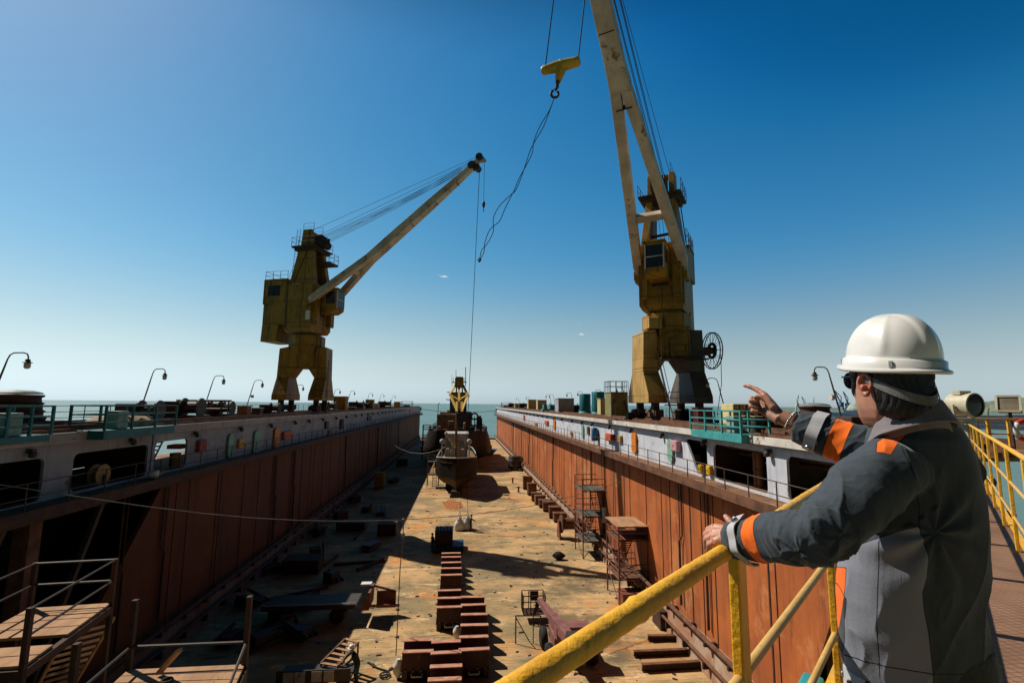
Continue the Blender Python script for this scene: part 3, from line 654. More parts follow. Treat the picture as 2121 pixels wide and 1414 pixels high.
    for b_ in (-0.7, -0.35, 0.5):
        s = MB(); s.path([U(-1.2, b_, 20.0), U(-3.0, b_, 16.1)], 0.022, 5); s.build('hoist_rope', M_ROPE, root)
        if cover: s = MB(); s.path([U(0.7, b_, 20.4), U(0.9, b_*1.3, 15.3)], 0.022, 5); s.build('hoist_rope', M_ROPE, root)
    # access stair, platform and cable reel
    if reel:
        s = MB(); s.mm(cx-1.6, cx+2.6, cy-2.6, cy-1.5, bz+5.0, bz+5.1); pfm = s.build('access_platform', M_RUSTD, root)
        s = MB(); railing(s, [(cx-1.6, cy-2.55, bz+5.1), (cx+2.6, cy-2.55, bz+5.1)], 1.1, 0.03); s.build('platform_railing', M_RAILD, pfm)
        s = MB(); s.mm(cx-0.5, cx+0.8, cy-1.95, cy-1.76, bz+5.3, bz+6.8); s.lathe([(0.02, 0), (0.45, 0), (0.45, 0.2), (0.02, 0.2)], (cx+0.2, cy-1.78, bz+6.7), 14, AX_Y); s.bar((cx-0.8, cy-1.85, bz+7.3), (cx+1.2, cy-1.85, bz+7.3), 0.12); s.build('winch_box', M_YEL, root)
        s = MB()
        p, q = Vector((cx-1.25, cy-2.9, bz+1.2)), Vector((cx-1.75, cy-2.2, bz+5.0))
        ladder(s, p, q, 0.6, (0.6, 1, 0), 0.035, 0.3); s.tube(p+Vector((.3, .4, .9)), q+Vector((.3, .4, .9)), 0.03, 5); s.tube(p+Vector((-.3, -.4, .9)), q+Vector((-.3, -.4, .9)), 0.03, 5)
        s.mm(cx-1.5, cx-0.4, cy-3.4, cy-2.6, bz+1.1, bz+1.2); railing(s, [(cx-1.45, cy-3.35, bz+1.2), (cx-0.45, cy-3.35, bz+1.2)], 1.0, 0.03); s.tube((cx-0.5, cy-3.3, bz-.3), (cx-0.5, cy-3.3, bz+1.15), 0.05); s.tube((cx-1.4, cy-3.3, bz-.3), (cx-1.4, cy-3.3, bz+1.15), 0.05)
        s.build('access_stair', M_RUSTD, root)
        rc = P(hg+1.9, -0.5, 6.0)
        rl = MB(); rl.torus(rc, 1.62, 0.05, AX_X, 36, 6); rl.torus(rc+Vector((.22, 0, 0)), 1.62, 0.05, AX_X, 36, 6); rl.torus(rc+Vector((.11, 0, 0)), 0.62, 0.14, AX_X, 20, 8)
        for i in range(12):
            a = 2*math.pi*i/12
            for dx in (0, 0.22): rl.tube(rc+Vector((dx, 0.6*math.cos(a), 0.6*math.sin(a))), rc+Vector((dx, 1.62*math.cos(a+.06), 1.62*math.sin(a+.06))), 0.025, 4)
        rr = rl.build('cable_reel', M_DARK, root)
        s = MB(); s.lathe([(0.02, -0.9), (0.32, -0.9), (0.32, 0.3), (0.02, 0.3)], rc, 12, AX_X); s.mm(rc.x-1.3, rc.x-0.4, rc.y-0.35, rc.y+0.35, rc.z-0.45, rc.z+0.25); s.build('reel_drive', M_RUST, rr)
        s = MB(); s.path([rc+Vector((.1, -1.5, -.5)), rc+Vector((.1, -1.4, -3)), rc+Vector((-.3, -1.2, -5.6))], 0.03, 5); s.build('supply_cable', M_ROPE, rr)
        s = MB(); s.mm(cx-2.35, cx-1.2, cy-1.9, cy-0.5, bz+7.7, bz+8.6); s.build('side_cover', M_YELL, root, bevel=0.03)
    else:
        s = MB(); ladder(s, P(hg+0.95, -1.0, 1.5), P(hg+0.95, -0.8, 6.2), side=(0, 1, 0)); s.build('leg_ladder', M_RAILD, root)
    return root, dict(U=U, f=fv, l=lv, up=upv, d=dv, tip=tip, boom=boom)

tipL = Vector((0.9, 54.35, 42.62))
craneL, cL = crane('ochre crane on the left wing, white boom raised towards the middle of the dock', -19.25, 61.5, tipL, 4.0, False, 9.0, 6.6, 0.76, False)
tipR = Vector((3.0, 19.04, 46.53))
craneR, cR = crane('ochre crane on the right wing, its forked white boom rising out of the picture', 18.15, 41.5, tipR, 3.9, True, 16.0, 5.8, 0.75, True, 4)

# hoist rope of the left crane and its small auxiliary hook
bag_xy = [atz(951.5, 1097, 0), atz(968, 1096, 0)]
for i, bxy in enumerate(bag_xy):
    s = MB(); t0 = tipL-cL['d']*0.1-cL['up']*0.95; kn0 = (bag_xy[0]+bag_xy[1])/2+Vector((.1, 0, 7.5))
    if i == 0: s.path([t0, kn0], 0.035, 5); s.build('hoist_rope', M_ROPE, craneL); s = MB()
    s.path([kn0, bxy+Vector((0, 0, 2.3))], 0.025, 5); s.build('bag_sling', M_ROPE, craneL)
hk = Vector(tipL)+cL['d']*0.9+cL['f']*0.4
s = MB(); s.path([hk, hk-Vector((0, 0, 5.3))], 0.025, 5); s.build('hoist_rope', M_ROPE, craneL)
th = thing('crane_hook', 'small dark hook hanging from the tip of the left boom', 'hook', hk-Vector((0, 0, 6.9)))
s = MB(); c = hk-Vector((0, 0, 5.6)); s.lathe([(0.05, 0.4), (0.16, 0.25), (0.2, 0), (0.14, -0.3), (0.05, -0.5)], c, 10); s.build('hook_weight', M_DARK, th, smooth=True)
s = MB(); s.torus(c-Vector((0, 0, 0.75)), 0.16, 0.05, AX_X, 14, 6, -2.2, 2.6); s.tube(c-Vector((0, 0, .45)), c-Vector((0, 0, 0.62)), .05); s.build('hook', M_DARK, th)

# lifting beam with the heavy hook on the right crane
D0 = 20.0
pL, pR, pc = atd(1127, 146, D0+.25), atd(1196, 128, D0-.25), atd(1163, 140, D0)
lb = thing('lifting_beam', 'yellow lifting beam with a hook, swinging on two ropes from the right boom', 'hook block', atd(1150, 200, D0))
s = MB(); ax = (pR-pL).normalized(); Mx = ax.to_track_quat('Z', 'Y').to_matrix(); Lb = (pR-pL).length
s.lathe([(0.02, -0.1), (0.14, -0.1), (0.19, -0.03), (0.19, 0.1), (0.23, 0.5), (0.23, Lb-0.5), (0.2, Lb-0.1), (0.2, Lb+0.03), (0.15, Lb+0.1), (0.02, Lb+0.1)], pL, 16, Mx)
M_HOOKY = pmat('hook block yellow', (0.50, 0.33, 0.035), (0.34, 0.22, 0.03), 2, 0.5, rust=0.25, rustcol=(0.12, 0.07, 0.03))
s.build('beam', M_HOOKY, lb, smooth=True)
s = MB(); e = atd(1156, 168, D0)
s.loft([(pc+(pc-e)*0.4, 0.2), (pc, 0.24), (e, 0.13)], 14); s.build('swivel_housing', M_HOOKY, lb, smooth=True)
s = MB(); h0 = atd(1156, 167, D0); h1 = atd(1153, 184, D0); s.loft([(h0, 0.07), (h0.lerp(h1, .3), 0.1), (h0.lerp(h1, .5), .05), (h0.lerp(h1, .7), 0.09), (h1, 0.06)], 8)
hc = atd(1149, 195, D0); vf = -c_fwd; Mh = Matrix((c_right, c_up, vf)).transposed()
s.torus(hc, 0.15, 0.055, Mh, 18, 8, R(110), R(405)); s.loft([(h1, .06), (hc+c_up*.16, .06)], 8); s.build('hook', M_DARK, lb, smooth=True)
for (a, b) in (((1130, 134), (1216, -560)), ((1198, 120), (1272, -560))):
    s = MB(); s.path([atd(*a, D0), atd(*b, 22.8)], 0.026, 5); s.build('hoist_rope', M_ROPE, craneR)
s = MB(); s.bar(atd(1216, -560, 22.8), tipR, 0.3); s.bar(atd(1272, -560, 22.8), tipR, 0.3); s.build('head_spreader', M_BOOM, craneR)
# twin wire sling trailing from the hook
sl = thing('wire_sling', 'twisted black wire sling trailing down from the yellow lifting beam hook', 'sling', atd(993, 540, 21))
line = [(1147, 206), (1137, 232), (1122, 262), (1107, 292), (1100, 315), (1090, 340), (1076, 372), (1066, 395), (1058, 405), (1040, 430), (1028, 455), (1018, 478), (1006, 505), (1000, 520), (993, 540)]
off = [0, .5, 3, 1, -2.5, -1, 1.5, 1, -1, -5.5, -6, 3.5, 2, -2.5, 0]
for sg in (-1, 1):
    pts = []
    for i, (px, py) in enumerate(line):
        pts.append(atd(px+sg*off[i]*1.0, py+sg*off[i]*0.6, D0+1.0*i/len(line)+sg*.05))
    # smooth the polyline
    fine = []
    for i in range(len(pts)-1):
        p0, p1, p2, p3 = pts[max(i-1, 0)], pts[i], pts[i+1], pts[min(i+2, len(pts)-1)]
        for k in range(4):
            t = k/4; fine.append(0.5*((2*p1)+(p2-p0)*t+(2*p0-5*p1+4*p2-p3)*t*t+(3*p1-p0-3*p2+p3)*t**3))
    fine.append(pts[-1])
    s = MB(); s.path(fine, 0.018, 5); s.build('sling_leg', M_ROPE, sl)
s = MB(); c = atd(993, 538, 21); s.torus(c, 0.06, 0.025, Mh, 12, 6); s.ball(c-c_up*0.07, 0.045, 6); s.build('sling_shackle', M_ROPE, sl)
# ================================================================== things on the dock floor
def prect(x0, x1, yt, yb, Y):
    a = aty(x0, yb, Y); b = aty(x1, yt, Y); return a.x, b.x, a.z, b.z
M_HULLK = pmat('weathered dark hull paint', (0.055, 0.045, 0.038), (0.09, 0.06, 0.04), 0.6, 0.6, rust=0.35, rustcol=(0.16, 0.075, 0.04), streak=0.3)
M_HULLB = pmat('bare brown hull bottom', (0.16, 0.095, 0.055), (0.10, 0.06, 0.04), 0.6, 0.7, rust=0.35, rustcol=(0.09, 0.04, 0.03))
M_BLACKH = pmat('black ship hull', (0.018, 0.017, 0.018), (0.035, 0.025, 0.02), 0.5, 0.5, rust=0.3, rustcol=(0.09, 0.035, 0.02))
M_SHIPW = pmat('grey white ship paint', (0.46, 0.45, 0.44), (0.30, 0.28, 0.26), 0.9, 0.6, rust=0.35, rustcol=(0.17, 0.09, 0.05), streak=0.4)
M_BRN = pmat('brown ship house paint', (0.24, 0.145, 0.06), (0.16, 0.095, 0.045), 0.7, 0.6, rust=0.3)
M_SLATE = pmat('slate grey ship paint', (0.09, 0.10, 0.11), (0.06, 0.065, 0.07), 0.7, 0.6, rust=0.2)
M_WOOD = pmat('weathered planks', (0.44, 0.255, 0.135), (0.30, 0.165, 0.085), 1.2, 0.85, rust=0.3, rustcol=(0.20, 0.11, 0.06), bump=0.3, stretch=(3, 0.5, 1))
M_REDW = pmat('red brown painted block', (0.062, 0.017, 0.012), (0.035, 0.011, 0.009), 1.4, 0.6, rust=0.3, rustcol=(0.19, 0.08, 0.04))
M_CAP = pmat('worn block cap', (0.56, 0.30, 0.19), (0.36, 0.13, 0.09), 2.5, 0.8, rust=0.35, rustcol=(0.50, 0.34, 0.20), stretch=(1, 3, 1))
M_YELB = pmat('bright crane yellow', (0.72, 0.48, 0.12), (0.6, 0.38, 0.09), 1.5, 0.6, rust=0.2, streak=0.2)
M_BAG = pmat('white woven sack', (0.72, 0.72, 0.73), (0.55, 0.55, 0.57), 3, 0.8, bump=0.5, bscale=9)

# ---- small ship on the blocks
bow = aty(944, 1006, 78); cxs = bow.x
ship = thing('fishing_boat', 'small dark hulled ship standing bow first on keel blocks, white deckhouse', 'ship', (cxs, 90, 0.9))
def hull(st, n=9):
    """st: list of (Y, half deck, half chine, z keel, z deck, power)"""
    rings = []
    for (Y, hd, hc, zk, zd, pw) in st:
        half = []
        for i in range(n):
            t = i/(n-1); w = hc*min(1, t*3.0)**0.8*(1-t)+hd*(t**pw if t > 0 else 0); half.append((max(0.02, w), zk+(zd-zk)*t))
        rings.append([Vector((-w, Y, z)) for w, z in reversed(half)]+[Vector((w, Y, z)) for w, z in half])
    return rings
st = [(77.4, .05, .04, 3.6, 6.05, .5), (78.0, .75, .08, 1.4, 6.0, .75), (79.2, 1.75, .22, 1.0, 5.92, .7), (81, 2.6, .6, .9, 5.8, .6), (83, 3.3, 1.5, .9, 5.6, .4), (88, 3.4, 2.2, .9, 5.3, .35), (97, 3.4, 2.3, .9, 5.2, .35), (103, 3.0, 1.6, 1.6, 5.4, .45), (105, 2.2, .8, 3.0, 5.6, .6)]
rg = [[p+Vector((cxs, 0, 0)) for p in r] for r in hull(st)]
def mat_hull():
    m, t, b = new_mat('two tone ship hull')
    g = _n(t, 'ShaderNodeNewGeometry'); sp = _n(t, 'ShaderNodeSeparateXYZ'); t.links.new(g.outputs['Position'], sp.inputs[0])
    f = ramp(t, sp.outputs['Z'], 2.75, 2.62)
    nz = ramp(t, noise_tex(t, 0.8, (1, 1, 1), 8, 0.7), 0.4, 0.65)
    up_ = mixc(t, (0.011, 0.009, 0.008), (0.022, 0.016, 0.012), nz); lo_ = mixc(t, (0.062, 0.038, 0.021), (0.085, 0.045, 0.028), nz)
    c = mixc(t, up_, lo_, f); t.links.new(c, b.inputs['Base Color']); b.inputs['Roughness'].default_value = 0.65
    b.inputs['Specular IOR Level'].default_value = 0.15; bump_to(t, b, noise_tex(t, 1.5, (1, 1, 1), 6, 0.6), 0.2, 0.05)
    return m
s = MB(); s.skin(rg, cap=True, closed=False); s.build('hull', mat_hull(), ship, smooth=True)
s = MB(); s.skin([[p+Vector((0, 0, .0)) for p in (r[0], r[-1])] for r in [[q+Vector((0, 0, -.75)) for q in rr] for rr in rg[1:]]], cap=False, closed=False); s.build('deck', M_BRN, ship)
s = MB(); s.path([r[0]+Vector((0, 0, .03)) for r in rg], 0.09, 6); s.path([r[-1]+Vector((0, 0, .03)) for r in rg], 0.09, 6); s.build('bulwark_rail', M_SHIPW, ship)
x0, x1, z0, z1 = prect(921, 969, 899, 941, 86)
s = MB(); s.mm(x0, x1, 86, 93, 4.7, z1); s.mm(x0-.15, x1+.15, 85.8, 93.2, z1, z1+.12)
dh = s.build('deckhouse', M_SHIPW, ship, bevel=.05)
for px in (931, 957):
    a = aty(px, 919, 86); s = MB(); s.mm(a.x-.28, a.x+.28, 85.93, 85.99, a.z-.42, a.z+.42); s.build('window', M_GLASS, dh)
m0 = aty(944, 940, 82); m1 = aty(945, 853, 82)
s = MB(); s.loft([((m0.x, 82, 4.8), .24), ((m0.x, 82, 9), .22), (m1, .13)], 10); s.bar(m0+Vector((-1.1, 0, 4.2)), m0+Vector((1.1, 0, 4.2)), .12); s.build('mast', pmat('brown mast paint', (0.20, 0.12, 0.06), None, 2, .6, rust=.3), ship)
s = MB(); s.loft([(aty(942, 926, 79.6), .24), (aty(924, 896, 80.6), .19)], 8); s.build('cargo_boom', pmat('pale yellow boom paint', (0.80, 0.70, 0.40), None, 2, .6, rust=.2), ship)
for px in (916, 972):
    a = aty(px, 914, 84); s = MB(); s.ball(a, .45, 8); s.tube(a, (a.x, 84, 5), .12); s.build('round_lamp', M_SHIPW, ship, smooth=True)
s = MB()
for px, py in ((934, 937), (927, 932), (958, 933)): a = aty(px, py, 81.5); s.box(a+Vector((0, .3, -.2)), (.5, .5, .9))
s.tube(aty(935, 940, 81), aty(935, 931, 81), .12); s.build('winch', M_SHIPW, ship, bevel=.05)
for k in range(7):
    s = MB(); s.mm(cxs-.7, cxs+.7, 78.2+k*3.6, 79.3+k*3.6, 0, 0.95); s.mm(cxs-.9, cxs+.9, 78.0+k*3.6, 79.5+k*3.6, 0, 0.4)
    if k == 0: kb = s.build('keel_support', M_DARK, None, loc=(cxs, 78.7, 0), label='dark support block under the keel of the small ship', cat='keel block', group='blocks under the small ship'); k0 = kb
    else:
        c = k0.copy(); col.objects.link(c); c.location = (cxs, 78.7+k*3.6, 0)
        s = None
# anchor-like orange patch of wet rust on the floor
pts = [(917, 1042), (930, 1034), (944, 1037), (956, 1041), (960, 1050), (950, 1054), (938, 1056), (924, 1052)]
s = MB(); s.sheet([atz(x, y, 0)+Vector((0, 0, .015)) for x, y in pts]); s.build('rust_heap', pmat('orange rust flakes', (0.42, 0.16, 0.04), (0.2, 0.07, 0.02), 1.5, .9, bump=.6), None, label='flat orange heap of scraped rust on the planks before the bow', cat='rust heap')
# grey mooring rope
s = MB(); pa, pb = aty(790, 895, 92), aty(911, 931, 84)
ctl = [(790, 895), (808, 915), (828, 929), (850, 937), (872, 939), (890, 937), (911, 931)]
s.path([aty(x, y, 92-8*i/6) for i, (x, y) in enumerate(ctl)], .05, 6); s.build('mooring_rope', pmat('pale rope', (0.36, 0.34, 0.30), None, 4, .9, bump=0), None, label='pale mooring rope sagging from the left wall to the small ship', cat='rope')
# side access frame by the ship
def scaffold(name, label, cat, x0, x1, y0, y1, z0, levels, mat, railh=1.05, stair=True, deckmat=None, r=.045, group=None):
    t = thing(name, label, cat, ((x0+x1)/2, (y0+y1)/2, z0), group)
    top = levels[-1]+railh
    for (x, y) in ((x0, y0), (x1, y0), (x1, y1), (x0, y1)):
        s = MB(); s.tube((x, y, z0), (x, y, top), r, 6); s.build('post', mat, t)
    prev = z0
    for i, z in enumerate(levels):
        s = MB(); s.mm(x0, x1, y0, y1, z-.06, z); s.build('platform', deckmat or mat, t)
        s = MB()
        for zz in (z-.12, z+railh*.5, z+railh):
            for a, b in (((x0, y0), (x1, y0)), ((x1, y0), (x1, y1)), ((x1, y1), (x0, y1)), ((x0, y1), (x0, y0))): s.tube((*a, zz), (*b, zz), r*.7, 5)
        s.build('guard_rail', mat, t)
        if stair:
            s = MB(); w = .7; ya, yb_ = (y0+.25, y1-.25) if i % 2 == 0 else (y1-.25, y0+.25); xm = x0+(x1-x0)*(.35 if i % 2 else .65)
            ladder(s, (xm, ya, prev), (xm, yb_, z), w, (1, 0, 0), .04, .28); s.build('stair', mat, t)
        s = MB(); s.tube((x0, y0, prev), (x0, y1, z), r*.6, 5); s.tube((x1, y1, prev), (x1, y0, z), r*.6, 5); s.build('brace', mat, t)
        prev = z
    return t
a = atz(884, 1010, 0)
scaffold('access_tower', 'dark access tower with a ladder standing left of the small ship', 'scaffold', a.x, a.x+1.9, a.y, a.y+2.0, 0, [2.2, 4.4], M_RUSTD)
x0, x1, z0, z1 = prect(875, 891, 868, 913, 130)
scaffold('scaffold_tower', 'tall open scaffold tower against the sea at the left end of the dock', 'scaffold', x0, x1, 130, 132, 0, [2.6, 5.2, 7.8], M_DARK, stair=False, r=.1)

# ---- crane ship behind
Y2 = 112
c2 = aty(948, 900, Y2).x
sv = thing('crane_ship', 'black hulled floating crane ship with a yellow lattice boom, behind the small ship', 'ship', (c2, Y2+15, 1))
st2 = [(Y2-3, .3, .2, 4, 8.6, .6), (Y2-2, 4.2, 1.5, 2.0, 8.5, .4), (Y2, 6.2, 3.2, 1.2, 8.4, .35), (Y2+4, 6.9, 4.6, 1.0, 8.2, .3), (Y2+14, 7.0, 5, 1.0, 8.0, .3), (Y2+30, 6.6, 4.6, 1.2, 8.2, .3), (Y2+33, 5, 3, 3, 8.4, .5)]
rg = [[p+Vector((c2, 0, 0)) for p in r] for r in hull(st2)]
s = MB(); s.skin(rg, True, False); s.build('hull', M_BLACKH, sv, smooth=True)
s = MB(); s.skin([[r[0]+Vector((.1, 0, -.5)), r[-1]+Vector((-.1, 0, -.5))] for r in rg[1:]], False, False); s.build('deck', M_RUSTD, sv)
def pb(s, x0, x1, yt, yb, Y, dep): a = prect(x0, x1, yt, yb, Y); s.mm(a[0], a[1], Y, Y+dep, a[2], a[3])
s = MB(); pb(s, 904, 945, 858, 893, 118, 8); h1_ = s.build('deckhouse', M_BRN, sv, bevel=.06)
for i in range(4):
    s = MB(); pb(s, 908+i*9, 912+i*9, 866, 870, 117.9, .08); s.build('window', M_GLASS, h1_)
s = MB(); pb(s, 945, 978, 853, 893, 119, 8); s.build('slate_house', M_SLATE, sv, bevel=.3)
s = MB(); pb(s, 911, 934, 853, 858, 120, 3); pb(s, 926, 932, 849, 853.5, 120, 1.5); s.build('roof_gear', M_SHIPW, sv)
s = MB(); pb(s, 931, 967, 822, 856, 121, 5); s.build('crane_tower', M_SLATE, sv, bevel=.08)
s = MB(); pb(s, 932.5, 968, 812, 831, 120.5, 5); s.build('crane_house', pmat('dark olive crane paint', (0.26, 0.19, 0.03), None, 1, .6, rust=.4, rustcol=(.08, .03, .02)), sv, bevel=.06)
s = MB(); pb(s, 942, 960.5, 782, 802, 121, 3); pb(s, 944, 959, 780, 783, 121, 3); pb(s, 936, 942, 790.5, 792, 121, 2); pb(s, 960, 966.5, 790.5, 792, 121, 2); s.build('crane_head', pmat('ochre crane head', (.34, .22, .05), (.2, .11, .03), 1, .6, rust=.3), sv, bevel=.05)
s = MB()
for a, b in (((946, 800), (945, 815)), ((957, 800), (958, 815)), ((951.5, 800), (951.5, 815))): s.bar(aty(*a, 122.5), aty(*b, 122.5), .35)
s.build('crane_mast', M_SLATE, sv)
LW = .52
s = MB()
for a, b in (((945, 786), (950.4, 803)), ((958, 786), (951.2, 803)), ((944.5, 785), (958.5, 785)), ((950.8, 802), (950.8, 831)), ((944, 797), (931.5, 816)), ((931.5, 816), (945.5, 846)), ((959, 797), (968.5, 818)), ((968.5, 820), (957, 849)), ((946.5, 832), (945.5, 852)), ((956, 832), (957, 852)), ((946.5, 832), (956, 832)), ((946.5, 837), (956, 837)), ((946, 842), (956.5, 842)), ((946, 847), (956.5, 847)), ((931.5, 817), (950, 828)), ((950.8, 828), (968, 818.5))):
    yf = lambda q: 124-(q[1]-784)/68*11
    s.bar(aty(*a, yf(a)), aty(*b, yf(b)), LW, .3)
s.build('lattice_boom', M_YELB, sv)
s = MB()
for a, b in (((936, 812), (926, 812)), ((934, 828), (924, 827)), ((968, 820), (973, 820))): s.bar(aty(*a, 120), aty(*b, 120), .2)
for x in (936, 939, 962, 965): s.tube(aty(x, 791, 121.5), aty(x, 782, 121.5), .05)
s.tube(aty(944.5, 800, 121.5), aty(944.5, 766, 121.5), .06); s.tube(aty(936, 800, 121.5), aty(936, 775, 121.5), .04); s.tube(aty(964.5, 800, 121.5), aty(964.5, 760, 121.5), .09)
s.build('crane_antenna', M_DARK, sv)
s = MB(); pb(s, 987, 999, 866, 892, 120, 2); pb(s, 989, 997, 861, 866, 120, 1); s.build('deck_derrick', M_DARK, sv)
for i, (x, y, w, h) in enumerate(((900, 885, 6, 9), (908, 888, 8, 10), (934, 876, 12, 9), (934, 888, 12, 12), (962, 882, 5, 14), (978, 888, 9, 9), (922, 893, 10, 8), (990, 893, 8, 6))):
    s = MB(); pb(s, x-w/2, x+w/2, y-h/2, y+h/2, Y2+3.2, 1.2); s.build('deck_machinery', (M_DARK, M_SHIPW, M_WOOD, M_RUST, M_YELB, M_DARK, M_RUSTR, M_SHIPW)[i], sv, bevel=.08)
s = MB(); railing(s, [Vector(r[0])+Vector((.1, 0, -.1)) for r in rg[1:]], 1.0, .05, step=2); railing(s, [Vector(r[-1])+Vector((-.1, 0, -.1)) for r in rg[1:]], 1.0, .05, step=2); s.build('deck_railing', M_DARK, sv)
s = MB(); a = aty(983, 862, 118); s.torus(a, .75, .2, AX_Y, 16, 6); s.tube(a, aty(983, 890, 118), .1); s.build('round_vent', M_DARK, sv)
s = MB(); s.tube(aty(907, 858, 119), aty(908, 836, 119), .07); s.tube(aty(908, 836, 119), aty(911, 834, 119), .07); s.build('signal_mast', M_DARK, sv)
for k in range(4):
    s = MB(); s.mm(c2-3, c2+3, Y2+1+k*8, Y2+2.6+k*8, 0, 1.15); o = s.build('cradle_block', M_DARK, None, label='dark cradle block under the black hull of the crane ship', cat='keel block', group='blocks under the crane ship')
# blue work boats behind the ships
def workboat(label, px, py, w):
    a = atz(px, py, 0); t = thing('work_boat', label, 'boat', a)
    s = MB(); rr = []
    for (yy, h) in ((0, .1), (.8, w*.42), (3, w*.5), (6, w*.45)): rr.append([Vector((-h, yy, 1.5))+a, Vector((-h*.6, yy, .3))+a, Vector((h*.6, yy, .3))+a, Vector((h, yy, 1.5))+a])
    s.skin(rr, True, True); s.build('hull', M_BLUEF, t)
    s = MB(); s.mm(a.x-w*.25, a.x+w*.25, a.y+2.5, a.y+4.6, 1.45, 2.7); s.build('cabin', pmat('pale blue cover', (0.22, 0.36, 0.52), None, 2, .7), t, bevel=.1)
    return t
workboat('small blue boat with pale cover left of the black ship', 884, 936, 5.5)
workboat('small blue boat with pale cover right of the black ship', 1008, 944, 6.5)

# end of the dock floor
s = MB(); s.mm(-16.5, 13.6, YF-1.6, YF-.1, 0.004, .75); s.build('end_sill', pmat('pale end sill', (0.46, 0.33, 0.24), None, 1, .8), None, label='low pale sill across the far end of the dock floor', cat='sill')
t = thing('end_railing', 'thin railing along the far end of the dock floor', 'railing', (0, YF-.8, .75)); s = MB(); railing(s, [(-16, YF-.8, .75), (13.5, YF-.8, .75)], 1.1, .05, step=2.5); s.build('rails', M_RAILD, t)
s = MB(); pa, pb_ = aty(868, 849, 199), aty(1030, 852.5, 199); s.path([pa.lerp(pb_, i/8)-Vector((0, 0, 1.0*(1-(2*i/8-1)**2))) + Vector((0, 0, 0.5)) for i in range(9)], .09, 5); s.build('spanning_chain', M_ROPE, None, label='dark chain hung across the dock mouth between the two wings', cat='chain')

# ---- keel blocks in rows
kroot = thing('keel_block', 'proto', 'keel block')
s = MB(); s.hexa([(-.82, 0, .45), (.82, 0, .45), (.82, .95, .45), (-.82, .95, .45)], [(-.80, 0.0, 1.335), (.80, 0.0, 1.335), (.80, .42, 1.335), (-.80, .42, 1.335)])
s.mm(-.8, -.5, -.04, .95, 0, .448); s.mm(.5, .8, -.04, .95, 0, .448); s.mm(-.86, .86, -.06, 1.0, .40, .449)
s.build('body', M_REDW, kroot, bevel=.02)
s = MB(); s.mm(-.5, .5, .1, .9, .0, .40); s.build('base_wedge', M_BLACK, kroot)
s = MB(); s.mm(-.84, .84, -.03, .32, 1.34, 1.41); s.build('cap_plank', M_CAP, kroot, bevel=.03)
s = MB(); s.path([(-.28, -.06, .36), (-.26, -.16, .28), (.26, -.16, .28), (.28, -.06, .36)], .045, 6); s.build('handle', M_FASCIA, kroot)
s = MB()
for x in (-.6, -.2, .2, .6): s.lathe([(.01, -.06), (.05, -.06), (.05, 0)], (x, -.06, .52), 6, AX_Y)
s.build('bolt', M_STEEL, kroot)
rowsk = [([(934.5, y) for y in (1147.3, 1155.3, 1166.8, 1178.9, 1192.7)], 'far file before the generator, {} of five from the front'),
         ([(930.6, y) for y in (1225.2, 1241.2, 1260)], 'middle file, {} of three from the front'),
         ([(979, 1239), (981, 1255.4), (982.5, 1275.6), (983, 1297.8), (981.5, 1322.6), (982.5, 1349)], 'right file of six, {} from the front'),
         ([(866.9, 1329.5), (864.6, 1353.5)], 'left pair by the white scrap, {} from the front'),
         ([(924, 1333), (924, 1355.8), (924, 1384.5), (921, 1412)], 'gap file beside the left pair, {} from the front')]
ORD = ['first', 'second', 'third', 'fourth', 'fifth', 'sixth']
firstk = True
for pts, txt in rowsk:
    for i, (x, y) in enumerate(pts):
        p = atz(x, y, 1.34); lab = 'red brown keel block, '+txt.format(ORD[len(pts)-1-i])
        loc = (p.x, p.y+.05, 0); rz_ = random.uniform(-.03, .03)
        if firstk: kroot.location = loc; kroot['label'] = lab; kroot['group'] = 'red brown keel blocks in files'; firstk = False
        else: dup(kroot, loc, rz_, lab, 'red brown keel blocks in files', scale=(.97 if 'gap' in txt else 1, 1, 1.0))

# ---- generator skid before the keel blocks
g0 = atz(925, 1145, 0)
t = thing('generator', 'dark boxy generator on a blue skid, standing before the keel blocks', 'generator', g0)
x0, x1, z0, z1 = prect(900, 938, 1097, 1133, g0.y+.5)
s = MB(); s.mm(x0, x1, g0.y+.4, g0.y+2.2, .65, z1); s.mm(x0+.02, x1-.02, g0.y+.35, g0.y+.395, .8, z1-.1); s.build('housing', pmat('dark plum paint', (.035, .018, .02), None, 2, .6, rust=.2), t, bevel=.04)
s = MB(); s.mm(x0-.2, x1+1.1, g0.y-.1, g0.y+2.4, .15, .63); s.build('skid', pmat('dark blue skid paint', (.02, .05, .08), None, 2, .6, rust=.2), t, bevel=.03)
s = MB()
for k in range(5): s.tube((x0+.25+k*.32, g0.y+.9, z1), (x0+.25+k*.32, g0.y+.9, z1+.16+.1*(k % 2)), .07, 6)
s.build('exhaust_stub', M_DARK, t)
s = MB(); s.mm(x0-.1, x1+1.0, g0.y, g0.y+.2, 0, .15); s.mm(x0-.1, x1+1.0, g0.y+2.1, g0.y+2.3, 0, .15); s.build('runner', M_DARK, t)

